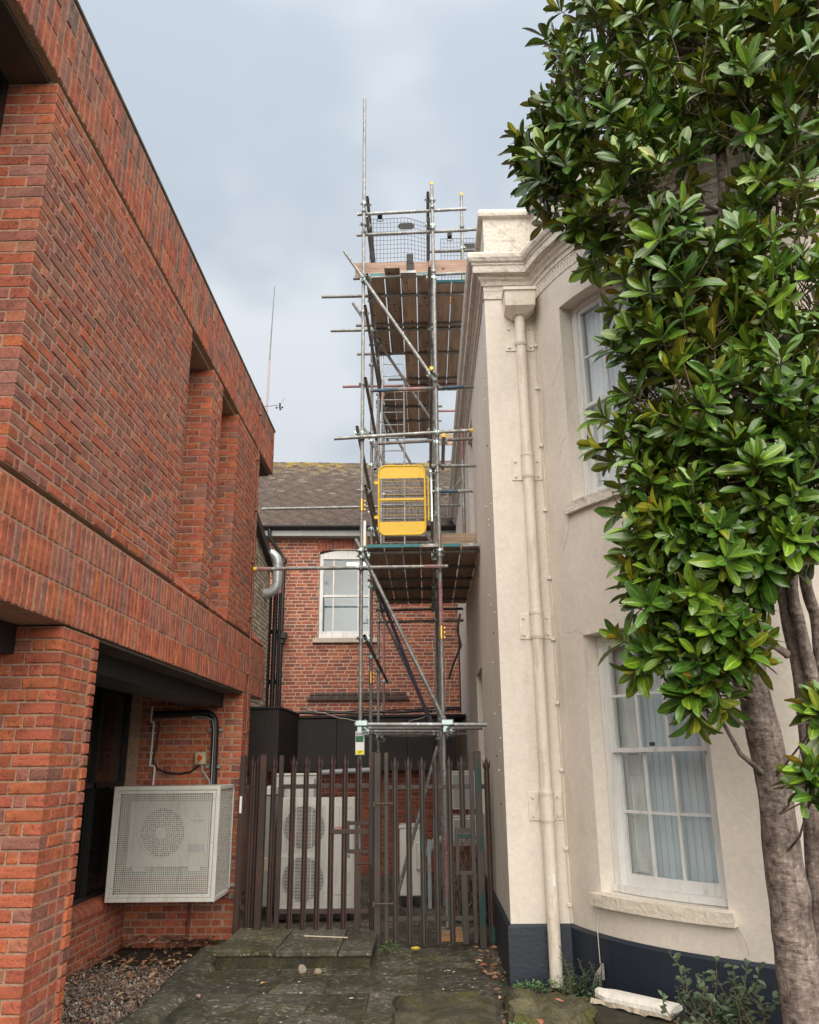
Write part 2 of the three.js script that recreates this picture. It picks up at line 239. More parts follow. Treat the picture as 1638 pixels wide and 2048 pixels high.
  // scaffold tube: hollow at both ends
  pipe(a, b, r = 0.02415, w = 0.004, seg = 12, uo = 0) {
    this.cyl(a, b, r, r, seg, false, uo); const A = V(...a), D = V(...b).sub(A).normalize(), ri = r - w, X = V(0, 1, 0); if (Math.abs(D.y) > 0.9) X.set(1, 0, 0); X.cross(D).normalize(); const Y = D.clone().cross(X);
    for (const [c, sg] of [[a, -1], [b, 1]]) for (let s = 0; s < seg; s++) {
      const pt = (t, rad, dep) => { const cc = Math.cos(t), q = Math.sin(t); return [c[0] + (X.x * cc + Y.x * q) * rad - D.x * sg * dep, c[1] + (X.y * cc + Y.y * q) * rad - D.y * sg * dep, c[2] + (X.z * cc + Y.z * q) * rad - D.z * sg * dep]; };
      const t0 = s / seg * 2 * Math.PI, t1 = (s + 1) / seg * 2 * Math.PI, q = (A_, B_, C_, D_) => sg > 0 ? this.quad(A_, B_, C_, D_) : this.quad(D_, C_, B_, A_);
      q(pt(t0, ri, 0), pt(t0, r, 0), pt(t1, r, 0), pt(t1, ri, 0)); q(pt(t0, ri, 0.12), pt(t0, ri, 0), pt(t1, ri, 0), pt(t1, ri, 0.12));
    }
    return this;
  }
  sweep(pts, r, seg = 8, caps = true) {   // tube through points; r number or array
    const n = pts.length, P = pts.map(q => V(...q)), rad = i => Array.isArray(r) ? r[i] : r; let prev = null, ring = [], L = 0;
    for (let i = 0; i < n; i++) {
      const T = P[Math.min(i + 1, n - 1)].clone().sub(P[Math.max(i - 1, 0)]).normalize(); let X = prev ? prev.clone() : (Math.abs(T.y) > 0.9 ? V(1, 0, 0) : V(0, 1, 0)); X.addScaledVector(T, -X.dot(T)).normalize(); prev = X; const Y = T.clone().cross(X); if (i) L += P[i].distanceTo(P[i - 1]);
      const k = []; for (let s = 0; s <= seg; s++) { const t = s / seg * 2 * Math.PI, c = Math.cos(t), q = Math.sin(t), nx = X.x * c + Y.x * q, ny = X.y * c + Y.y * q, nz = X.z * c + Y.z * q; k.push(this.vert(P[i].x + nx * rad(i), P[i].y + ny * rad(i), P[i].z + nz * rad(i), nx, ny, nz, t * rad(0), L)); } ring.push(k);
    }
    for (let i = 0; i < n - 1; i++) for (let s = 0; s < seg; s++) this.i.push(ring[i][s], ring[i][s + 1], ring[i + 1][s + 1], ring[i][s], ring[i + 1][s + 1], ring[i + 1][s]);
    if (caps) for (const [i, sg] of [[0, -1], [n - 1, 1]]) { const T = P[Math.min(i + 1, n - 1)].clone().sub(P[Math.max(i - 1, 0)]).normalize().multiplyScalar(sg); const o = this.vert(P[i].x, P[i].y, P[i].z, T.x, T.y, T.z, 0, 0); const e = ring[i].map(k => this.vert(this.p[k * 3], this.p[k * 3 + 1], this.p[k * 3 + 2], T.x, T.y, T.z, 0, 0)); for (let s = 0; s < seg; s++) sg > 0 ? this.i.push(o, e[s], e[s + 1]) : this.i.push(o, e[s + 1], e[s]); }
    return this;
  }
  // block bent round a vertical axis at (cx, cz); angles in degrees
  bent(cx, cz, r0, r1, a0, a1, y0, y1, n = 8) {
    const q = (r, a, y) => { const t = a * Math.PI / 180; return [cx + r * Math.cos(t), y, cz + r * Math.sin(t)]; }, uv = (r, a, y) => [-r1 * a * Math.PI / 180, y];
    for (const [r, sg] of [[r1, 1], [r0, -1]]) { const k = []; for (let i = 0; i <= n; i++) { const a = lerp(a0, a1, i / n), t = a * Math.PI / 180, b = q(r, a, y0), c = q(r, a, y1); k.push([this.vert(...b, sg * Math.cos(t), 0, sg * Math.sin(t), ...uv(r, a, y0)), this.vert(...c, sg * Math.cos(t), 0, sg * Math.sin(t), ...uv(r, a, y1))]); } const fl = (a1 < a0) === (sg > 0); for (let i = 0; i < n; i++) fl ? this.i.push(k[i][0], k[i + 1][0], k[i + 1][1], k[i][0], k[i + 1][1], k[i][1]) : this.i.push(k[i][0], k[i + 1][1], k[i + 1][0], k[i][0], k[i][1], k[i + 1][1]); }
    for (let i = 0; i < n; i++) { const A = lerp(a0, a1, i / n), C = lerp(a0, a1, (i + 1) / n), f = a1 < a0; const t = [q(r1, A, y1), q(r1, C, y1), q(r0, C, y1), q(r0, A, y1)], b = [q(r0, A, y0), q(r0, C, y0), q(r1, C, y0), q(r1, A, y0)]; if (f) { this.quad(...t); this.quad(...b); } else { this.quad(...t.reverse()); this.quad(...b.reverse()); } }
    for (const [a, e] of [[a0, 0], [a1, 1]]) { const f = [q(r0, a, y0), q(r1, a, y0), q(r1, a, y1), q(r0, a, y1)]; ((e === 0) === (a1 < a0)) ? this.quad(...f) : this.quad(...f.reverse()); }
    return this;
  }
  geo() {
    const g = new THREE.BufferGeometry(); g.setAttribute('position', new THREE.Float32BufferAttribute(this.p, 3)); g.setAttribute('normal', new THREE.Float32BufferAttribute(this.n, 3)); g.setAttribute('uv', new THREE.Float32BufferAttribute(this.u, 2)); g.setIndex(this.i);
    if (this.m) g.applyMatrix4(this.m); return g;
  }
}
// ------------------------------------------------------------------ things and parts
const taken = {};
function numbered(n) { const k = taken[n] = (taken[n] ?? -1) + 1; return k ? `${n}_${String(k).padStart(3, '0')}` : n; }
function thing(name, label, category, base = [0, 0, 0], group) { const o = new THREE.Group(); o.name = numbered(name); o.position.set(...base); o.userData = { label, category }; if (group) o.userData.group = group; scene.add(o); return o; }
// geometry given in world metres, hung under its thing (or under a part of it)
function part(parent, name, g, m, label) {
  const me = new THREE.Mesh(g.geo ? g.geo() : g, m); me.name = name; let o = parent, p = V(0, 0, 0); while (o) { p.add(o.position); o = o.parent; } me.position.copy(p.negate()); parent.add(me); if (label) me.userData.label = label; return me;
}
function single(name, g, m, label, category, group) { const gg = g.geo ? g.geo() : g; gg.computeBoundingBox(); const b = gg.boundingBox, c = [(b.min.x + b.max.x) / 2, b.min.y, (b.min.z + b.max.z) / 2]; gg.translate(-c[0], -c[1], -c[2]); const me = new THREE.Mesh(gg, m); me.position.set(...c); me.name = numbered(name); me.userData = { label, category }; if (group) me.userData.group = group; scene.add(me); return me; }
function struct(name, g, m) { const me = new THREE.Mesh(g.geo ? g.geo() : g, m); me.name = numbered(name); me.userData = { kind: 'structure' }; scene.add(me); return me; }

// ------------------------------------------------------------------ brickwork
const FACE = { px: new THREE.Matrix4().makeBasis(V(0, 0, -1), V(0, 1, 0), V(1, 0, 0)), pz: new THREE.Matrix4() };
function brickBlock(L, H, D, ch, jit, rnd) {
  const b = new B(), x = L / 2, y = H / 2, j = () => (rnd() * 2 - 1) * jit, uo = rnd() * 5, vo = rnd() * 5;
  const F = [[-x + ch, -y + ch], [x - ch, -y + ch], [x - ch, y - ch], [-x + ch, y - ch]].map(q => [q[0] + j(), q[1] + j(), j() * 0.6]);
  const E = [[-x, -y], [x, -y], [x, y], [-x, y]].map((q, k) => [q[0] + j() * 0.5, q[1] + j() * 0.5, -ch]);
  const K = E.map(q => [q[0], q[1], -D]); const uv = q => [q[0] + uo, q[1] + vo], us = q => [q[0] + q[2] + uo, q[1] - q[2] * 0.3 + vo];
  b.quad(F[0], F[1], F[2], F[3], uv);
  for (let k = 0; k < 4; k++) { const n = (k + 1) % 4; b.quad(E[k], E[n], F[n], F[k], uv); b.quad(K[k], K[n], E[n], E[k], us); }
  return b;
}
class Brickwork {
  constructor(group, palette, o = {}) { this.g = group; this.pal = palette; this.items = []; this.M = o.matrix || new THREE.Matrix4(); this.name = o.name || 'brick'; this.ch = o.ch ?? 0.006; this.jit = o.jit ?? 0.0026; this.rnd = rng32(o.seed || 5); this.max = o.max ?? 298; }
  add(x, y, z, face, L, H, D, tone, tilt = null) { this.items.push({ x, y, z, face, L, H, D, tone, tilt }); }
  pick(w) { let t = this.rnd() * w.reduce((a, b) => a + b, 0); for (let i = 0; i < w.length; i++) { t -= w[i]; if (t <= 0) return i; } return 0; }
  // one course along s: facing px, s = -z; facing pz, s = x. plane = x or z of the face. q0/q1: quoin at the start/end
  course(face, plane, s0, s1, y, i, w, { q0 = false, q1 = false, H = 0.063, D = 0.1025, off = 0, stretch = false } = {}) {
    const J = 0.012, put = (a, b, d) => { if (b - a < 0.028) return; const c = (a + b) / 2; const jx = (this.rnd() - 0.5) * 0.004, e = (this.rnd() - 0.5) * 0.0025; if (face === 'px') this.add(plane + jx, y + H / 2 + e, -c, 'px', b - a, H, d, this.pick(w)); else this.add(c, y + H / 2 + e, plane + jx, 'pz', b - a, H, d, this.pick(w)); };
    let a = s0, e = s1; const odd = i & 1;
    if (q0) { const L = odd ? 0.215 : 0.1025, d = odd ? 0.1025 : 0.215; put(a, Math.min(a + L, e), d); a += L + J; }
    if (q1) { const L = odd ? 0.215 : 0.1025, d = odd ? 0.1025 : 0.215; put(Math.max(e - L, a), e, d); e -= L + J; }
    const P = stretch ? [0.215] : [0.215, 0.1025], per = P.reduce((x, b) => x + b + J, 0); let s = Math.floor((a - off) / per) * per + off + (odd ? per / 2 : 0) - per, k = 0;
    while (s < e) { const L = P[k % P.length], b = s + L; if (b > a && s < e) put(Math.max(s, a), Math.min(b, e), D); s = b + J; k++; }
  }
  finish(partName = 'brickwork') {
    const cam = camera.position, VP = new THREE.Matrix4().multiplyMatrices(camera.projectionMatrix, camera.matrixWorldInverse), w = V(), nrm = V();
    for (const it of this.items) {
      w.set(it.x, it.y, it.z).applyMatrix4(this.M); nrm.set(0, 0, 1).applyMatrix4(FACE[it.face]).transformDirection(this.M);
      const d = w.clone().sub(cam), l = d.length(), c = Math.max(0, -d.dot(nrm) / l); const q = w.clone().applyMatrix4(VP); it.score = (Math.abs(q.x) < 1.02 && Math.abs(q.y) < 1.02 && d.z < 0) ? it.L * it.H * (c + 0.02) / (l * l) * (it.hid ? 0.01 : 1) : 0;
    }
    this.items.sort((a, b) => b.score - a.score);
    const mats = this.pal.map(c => mat({ color: c, map: T_brick, bumpMap: T_brickB, bumpScale: 0.0032, roughness: 0.86 })), cache = {}; const base = V(); { let o = this.g; while (o) { base.add(o.position); o = o.parent; } } if (this.local) base.set(0, 0, 0);
    const orient = it => { const m = FACE[it.face].clone(); if (it.tilt) m.multiply(it.tilt); return m; };
    let k = 0; const P = [], N = [], U = [], C = [], I = [];
    for (const it of this.items) {
      if (k < this.max && it.score > 0) {
        const key = [it.L.toFixed(2), it.H.toFixed(3), it.D.toFixed(2), Math.floor(this.rnd() * 3)].join('|'); const g = cache[key] ??= brickBlock(it.L, it.H, it.D, this.ch, this.jit, this.rnd).geo();
        const me = new THREE.Mesh(g, mats[it.tone]); me.name = k ? `${this.name}_${String(k).padStart(3, '0')}` : this.name; me.quaternion.setFromRotationMatrix(orient(it)); me.position.set(it.x - base.x, it.y - base.y, it.z - base.z); this.g.add(me); k++;
      } else {
        const b = brickBlock(it.L, it.H, it.D, this.ch, this.jit, this.rnd), m = orient(it).setPosition(it.x - base.x, it.y - base.y, it.z - base.z), o = P.length / 3, v = V(), c = this.pal[it.tone], f = 0.93 + 0.14 * this.rnd();
        for (let t = 0; t < b.p.length; t += 3) { v.set(b.p[t], b.p[t + 1], b.p[t + 2]).applyMatrix4(m); P.push(v.x, v.y, v.z); v.set(b.n[t], b.n[t + 1], b.n[t + 2]).transformDirection(m); N.push(v.x, v.y, v.z); C.push(c[0] * f, c[1] * f, c[2] * f); }
        for (const x of b.u) U.push(x); for (const x of b.i) I.push(x + o);
      }
    }
    if (P.length) {
      const g = new THREE.BufferGeometry(); g.setAttribute('position', new THREE.Float32BufferAttribute(P, 3)); g.setAttribute('normal', new THREE.Float32BufferAttribute(N, 3)); g.setAttribute('uv', new THREE.Float32BufferAttribute(U, 2)); g.setAttribute('color', new THREE.Float32BufferAttribute(C, 3)); g.setIndex(I);
      const me = new THREE.Mesh(g, mat({ vertexColors: true, map: T_brick, bumpMap: T_brickB, bumpScale: 0.0032, roughness: 0.86 })); me.name = partName; me.userData.kind = 'stuff'; this.g.add(me);
    }
    console.log(this.g.name, 'bricks', this.items.length, 'single', k);
  }
}
// ================================================================== red brick building along the passage
{
  const bld = thing('brick_building', 'two storey red brick building with slit windows and bands of upright bricks', 'building', [-2.4, 0, -7.5]);
  const pal = [[0.57, 0.165, 0.072], [0.53, 0.145, 0.075], [0.48, 0.13, 0.076], [0.41, 0.148, 0.108], [0.375, 0.165, 0.128], [0.345, 0.145, 0.108], [0.49, 0.18, 0.105], [0.25, 0.15, 0.115], [0.44, 0.19, 0.12]];
  const w = new Brickwork(bld, pal, { seed: 11, name: 'brick' });
  const X = -2.2, UP = [0.9, 1.3, 2.4, 5.2, 3.6, 0.7, 1.2, 0.05, 0.5], LOW = [4.2, 4.4, 2.6, 1.0, 0.5, 0.4, 1.4, 0, 0.3], MIX = [2.6, 3.4, 3.2, 2.0, 1.0, 0.7, 0.7, 0, 0.2], SOL = [0.9, 2.2, 1.9, 2.8, 1.8, 0.2, 2.4, 0, 1.6];
  // mortar cores behind the brick faces
  const J = 0.0045, core = new B();
  for (const [a, b] of [[3.97, 6.98], [7.80, 8.22], [8.97, 10.30]]) core.box(-2.53, 3.384, -(b - J), X - J, 5.862, -(a + J));
  core.box(-2.55, 2.675 + J, -11.24, X - J, 3.343, -1.0); core.box(-2.55, 5.902, -11.24, X - J, 6.572, -1.0); core.box(-2.52, 3.3431, -10.28, X - 0.055, 3.3839, -3.985); core.box(-2.52, 5.8621, -10.28, X - 0.055, 5.9019, -3.985);
  core.box(-4.4, -0.2, -5.47, X - 0.012 - J, 2.668, -4.94); core.box(-3.6, -0.2, -10.40, X - J, 2.668, -10.0 - J);   // piers
  core.box(-3.62, -0.2, -10.0, -3.42 - J, 0.44, -5.47);                                                           // wall under the recess window
  part(bld, 'mortar', core, M.mortar);
  // courses of the upper storey
  for (let i = 0; i < 33; i++) {
    const y = 3.387 + i * 0.075;
    w.course('px', X, 3.97, 6.98, y, i, i < 3 ? MIX : i > 27 ? MIX : UP, { q0: true, q1: true, off: 0.05 });
    w.course('px', X, 7.80, 8.22, y, i, MIX, { q0: true, q1: true }); w.course('px', X, 8.97, 10.30, y, i, MIX, { q0: true, q1: true, off: 0.1 });
    for (const s of [3.97, 7.80, 8.97]) {   // reveals that face the gate end
      const d = i & 1 ? 0.1025 : 0.215, a = X - d - 0.01, b = X - 0.3275; const L = a - b; if (s < 7 || y > 3.40) w.add((a + b) / 2, y + 0.0325, -s, 'pz', L, 0.065, 0.1025, w.pick(MIX));
    }
  }
  // bands of upright bricks
  for (let r = 0; r < 3; r++) for (let k = 0; k < 113; k++) {
    const s = 2.8 + k * 0.0750, jx = () => (w.rnd() - 0.5) * 0.005;
    if (s > 11.24) break;
    w.add(X + jx(), 2.68 + r * 0.222 + 0.106, -s, 'px', 0.0645, 0.212, 0.1, w.pick(r === 0 ? [2.6, 3.2, 2.2, 1.0, 0.4, 0.2, 1.2, 0, 0.4] : s < 4.6 ? [4, 3, 1, 1, .6, .2, 1.6, 0, .6] : SOL));
    w.add(X + jx(), 5.905 + r * 0.222 + 0.106, -s, 'px', 0.0645, 0.212, 0.1, w.pick(r === 2 ? [0.3, 0.8, 1.0, 1.4, 1.2, 1.8, 0.9, 3.0, 1.6] : r === 1 ? [0.9, 2.0, 1.8, 1.7, 1.0, 1.0, 1.0, 0.9, 1.0] : [1.6, 3.2, 2.4, 1.6, .6, .4, 1, .1, .6]));
  }
  // sloped brick sills of the slits: bricks on edge
  for (const [a, b] of [[6.99, 7.79], [8.23, 8.96], [10.31, 11.23]]) {
    const tilt = new THREE.Matrix4().makeRotationX(-0.70); const n = Math.round((b - a) / 0.075);
    for (let k = 0; k < n; k++) { const s = lerp(a, b, (k + 0.5) / n); for (let h = 0; h < 2; h++) w.add(-2.285 - h * 0.135, 3.475 + h * 0.16, -s, 'px', 0.064, 0.2, 0.06, w.pick([1, 2, 2.4, 2, 1, 1.2, .6, .3, .3]), tilt); }
  }
  // near pier: face towards the street end, side towards the passage with two straight joints
  for (let i = 0; i < 36; i++) {
    const y = -0.03 + i * 0.075; if (y + 0.066 > 2.672) break;
    const od = i & 1; w.course('pz', -4.93, -4.3, X - 0.012, y, i, LOW, { q1: true, D: 0.1025 });
    const q = -4.93; // side, after the quoin
    { const s0 = 4.93 + (od ? 0.1025 : 0.215) + 0.010; const split = od ? [[s0, s0 + 0.215], [s0 + 0.225, 5.375]] : [[s0, s0 + 0.1025], [s0 + 0.1125, 5.375]]; for (const [a, b] of split) if (b - a > 0.02) w.add(X - 0.012 + (w.rnd() - .5) * .004, y + 0.0325, -(a + b) / 2, 'px', b - a, 0.065, 0.1, w.pick(LOW)); }
    w.add(X + (w.rnd() - .5) * .004, y + 0.0325, -5.437, 'px', 0.085, 0.065, 0.1, w.pick(LOW));
  }
  // far pier: wall that carries the caged unit, and its side
  for (let i = 0; i < 38; i++) {
    const y = -0.18 + i * 0.075; if (y + 0.066 > 2.672) break;
    w.course('pz', -10.0, -3.42, X, y, i, [2.4, 3.6, 3.2, 1.0, 0.6, 1.0, 1.0, 0, .2], { q1: true, off: 0.07 });
    const s0 = 10.0 + (i & 1 ? 0.1025 : 0.215) + 0.01; w.course('px', X, s0, 10.40, y, i, LOW, { off: 0.03 });
    if (y < 0.40) w.course('px', -3.42, 5.48, 9.99, y, i, [1, 3, 3.4, 1.6, .8, 1, .8, 0, .2], { off: 0.11 });
  }
  w.finish('brickwork');
  // rounded sill bricks of the recess
  { const seg = []; for (let k = 0; k < 9; k++) { const t = k / 8 * Math.PI / 2; seg.push([-3.52 + 0.115 * Math.sin(t), 0.40 + 0.115 * Math.cos(t)]); }
    const ms = [0, 1, 2].map(i => mat({ color: pal[[1, 2, 3][i]], map: T_brick, bumpMap: T_brickB, bumpScale: 0.003 }));
    for (let k = 0; k < 60; k++) { const s = 5.5 + k * 0.075; if (s > 9.93) break; const g = new B(), z0 = -s, z1 = -(s + 0.066); for (let i = 0; i < 8; i++) { const [x0, y0] = seg[i], [x1, y1] = seg[i + 1]; g.quad([x0, y0, z0], [x1, y1, z0], [x1, y1, z1], [x0, y0, z1], q => [q[2] + k, q[1] + q[0]]); g.quad([-3.60, 0.40, z0], [x1, y1, z0], [x0, y0, z0], [-3.60, 0.40, z0]); } g.quad([-3.66, 0.515, z0], [-3.52, 0.515, z0], [-3.52, 0.515, z1], [-3.66, 0.515, z1]); g.quad([-3.60, 0.40, z0], [-3.52, 0.515, z0], [-3.66, 0.515, z0], [-3.66, 0.40, z0]); part(bld, k ? `sill_brick_${String(k).padStart(3, '0')}` : 'sill_brick', g, ms[Math.floor(w.rnd() * 3)]); } }
  { const g = new B().box(-3.66, 0.0, -9.98, -3.44, 0.398, -5.48); part(bld, 'mortar_bed', g, M.mortar); }
  // coping, roof slab, body behind
  part(bld, 'coping', new B().cbox(-2.62, 6.578, -11.30, -2.197, 6.628, -0.9, 0.012), M.coping);
    part(bld, 'body', new B().box(-7, 2.70, -10.28, -2.56, 6.5, -0.9), M.concrete);
  part(bld, 'end_wall', new B().box(-7, 0, -10.9, -2.60, 6.4, -10.41), M.mortar);
  part(bld, 'soffit_board', new B().box(-2.56, 5.866, -11.2, -2.262, 5.8955, -1.0), M.soffit);
  // slit windows: slim black frames with dark glass set behind the reveals
  const win = (a, b, y0, y1, name) => {
    const wd = part(bld, name, new B().box(-2.545, y0, -b, -2.528, y1, -a), M.darkGlass);
    const f = new B(); f.box(-2.552, y0, -a - 0.055, -2.505, y1, -a); f.box(-2.552, y0, -b, -2.505, y1, -b + 0.055); f.box(-2.552, y1 - 0.05, -b + 0.055, -2.505, y1, -a - 0.055); f.box(-2.552, y0 - 0.03, -b - 0.0, -2.47, y0 + 0.03, -a - 0.0); part(wd, 'frame', f, M.black);
  };
  win(6.985, 7.795, 3.72, 5.86, 'window'); win(8.225, 8.965, 3.72, 5.86, 'window'); win(1.2, 3.965, 3.45, 5.86, 'window');
  part(bld, 'window_post', new B().box(-2.552, 3.45, -3.60, -2.49, 5.86, -3.53), M.black);
  // ground floor recess: steel beam, ceiling, back window
  part(bld, 'beam', new B().box(-2.80, 2.50, -9.99, -2.44, 2.674, -5.48), M.darkSteel); part(bld, 'beam', new B().box(-2.44, 2.655, -9.99, -2.22, 2.674, -5.48), M.soffit);
  part(bld, 'beam', new B().box(-2.80, 2.50, -4.93, -2.50, 2.674, -1.0), M.darkSteel);
  part(bld, 'recess_ceiling', new B().box(-7, 2.675, -10.3, -2.56, 2.699, -0.9), M.concrete);
  part(bld, 'ground_floor_body', new B().box(-7, 0, -10.3, -3.75, 2.67, -5.5), M.concrete); part(bld, 'ground_floor_body', new B().box(-7, 0, -4.9, -4.42, 2.67, -0.9), M.concrete);
  const rw = part(bld, 'recess_window', new B().box(-3.60, 0.52, -9.99, -3.585, 2.66, -5.5), M.darkGlass);
  const fr = new B(); for (const s of [5.52, 6.9, 8.2, 9.1, 9.96]) fr.box(-3.62, 0.52, -s - 0.03, -3.55, 2.66, -s + 0.03); fr.box(-3.62, 0.50, -9.93, -3.545, 0.56, -5.5); fr.box(-3.62, 1.62, -9.93, -3.55, 1.67, -5.5); part(rw, 'frame', fr, M.black);
}
// copper lightning strip running down the brickwork
{
  const t = thing('lightning_conductor', 'thin reddish conductor strip with clips running down the brick wall', 'cable', [-2.19, 1.5, -10.12]);
  const m = mat({ color: [0.30, 0.11, 0.075], roughness: 0.6 }); const pts = []; for (let k = 0; k <= 40; k++) { const y = lerp(1.15, 6.60, k / 40); pts.push([-2.184 + 0.002 * Math.sin(k * 2.1), y, -10.10 - 0.06 * (1 - k / 40) + 0.006 * Math.sin(k * 1.3)]); }
  part(t, 'strip', new B().sweep(pts, 0.006, 6), m); for (const y of [1.6, 2.2, 2.9, 3.6, 4.3, 5.0, 5.7, 6.35]) part(t, 'clip', new B().cbox(-2.199, y, -10.14, -2.17, y + 0.025, -10.08, 0.003), m);
}
// swallow stickers on the recess glass
{
  const sh = new THREE.Shape(); sh.moveTo(0, 0.0); sh.bezierCurveTo(0.03, 0.05, 0.06, 0.10, 0.03, 0.20); sh.bezierCurveTo(0.02, 0.12, -0.01, 0.09, -0.03, 0.07); sh.bezierCurveTo(-0.05, 0.06, -0.09, 0.06, -0.13, 0.02); sh.bezierCurveTo(-0.09, 0.03, -0.06, 0.02, -0.05, 0.01); sh.lineTo(-0.04, -0.10); sh.lineTo(-0.015, -0.05); sh.lineTo(0.02, -0.10); sh.closePath();
  const g = new THREE.ExtrudeGeometry(sh, { depth: 0.002, bevelEnabled: false, curveSegments: 5 }); g.rotateY(Math.PI / 2); g.translate(-3.583, 1.93, -9.35);
  single('bird_sticker', g, M.blackMat, 'dark swallow silhouette sticker on the recess window glass', 'sticker');
}
// radio mast and anemometer on the flat roof
{
  const t = thing('radio_mast', 'tall thin pole aerial with a paler lower sleeve above the flat roof', 'aerial', [-2.75, 6.4, -12.2 + 1.6]);
  const b = [-2.42, 6.5, -11.6], k = [-2.40, 7.95, -11.6], e = [-2.37, 9.30, -11.6];
  part(t, 'sleeve', new B().cyl(b, k, 0.018, 0.016, 8), mat({ color: [0.45, 0.34, 0.36], roughness: 0.6 })); part(t, 'whip', new B().cyl(k, e, 0.011, 0.006, 8), M.galvDull);
  const a = thing('anemometer', 'small wind vane and cup anemometer on a bracket over the parapet', 'weather instrument', [-2.42, 6.9, -11.2]);
  part(a, 'arm', new B().sweep([[-2.42, 6.98, -11.2], [-2.3, 6.985, -11.2], [-2.16, 7.0, -11.2]], 0.006, 6), M.galvDull); part(a, 'bracket', new B().cbox(-2.44, 6.91, -11.21, -2.41, 7.04, -11.18, 0.004), M.galvDull); part(a, 'post', new B().cyl([-2.43, 6.5, -11.2], [-2.43, 6.92, -11.2], 0.008), M.galvDull);
  part(a, 'vane', new B().quad([-2.12, 7.03, -11.2], [-2.06, 7.09, -11.2], [-2.05, 7.12, -11.2], [-2.09, 7.08, -11.2]).quad([-2.09, 7.08, -11.201], [-2.05, 7.12, -11.201], [-2.06, 7.09, -11.201], [-2.12, 7.03, -11.201]), M.galvDull); part(a, 'hub', new B().cyl([-2.13, 6.95, -11.2], [-2.13, 7.03, -11.2], 0.014), M.black);
  for (const [dx, dz] of [[0.04, 0.02], [-0.045, 0.015], [0.0, -0.045]]) { const g = new THREE.SphereGeometry(0.016, 8, 6); g.translate(-2.13 + dx, 6.95, -11.2 + dz); part(a, 'cup', g, M.black); }
}
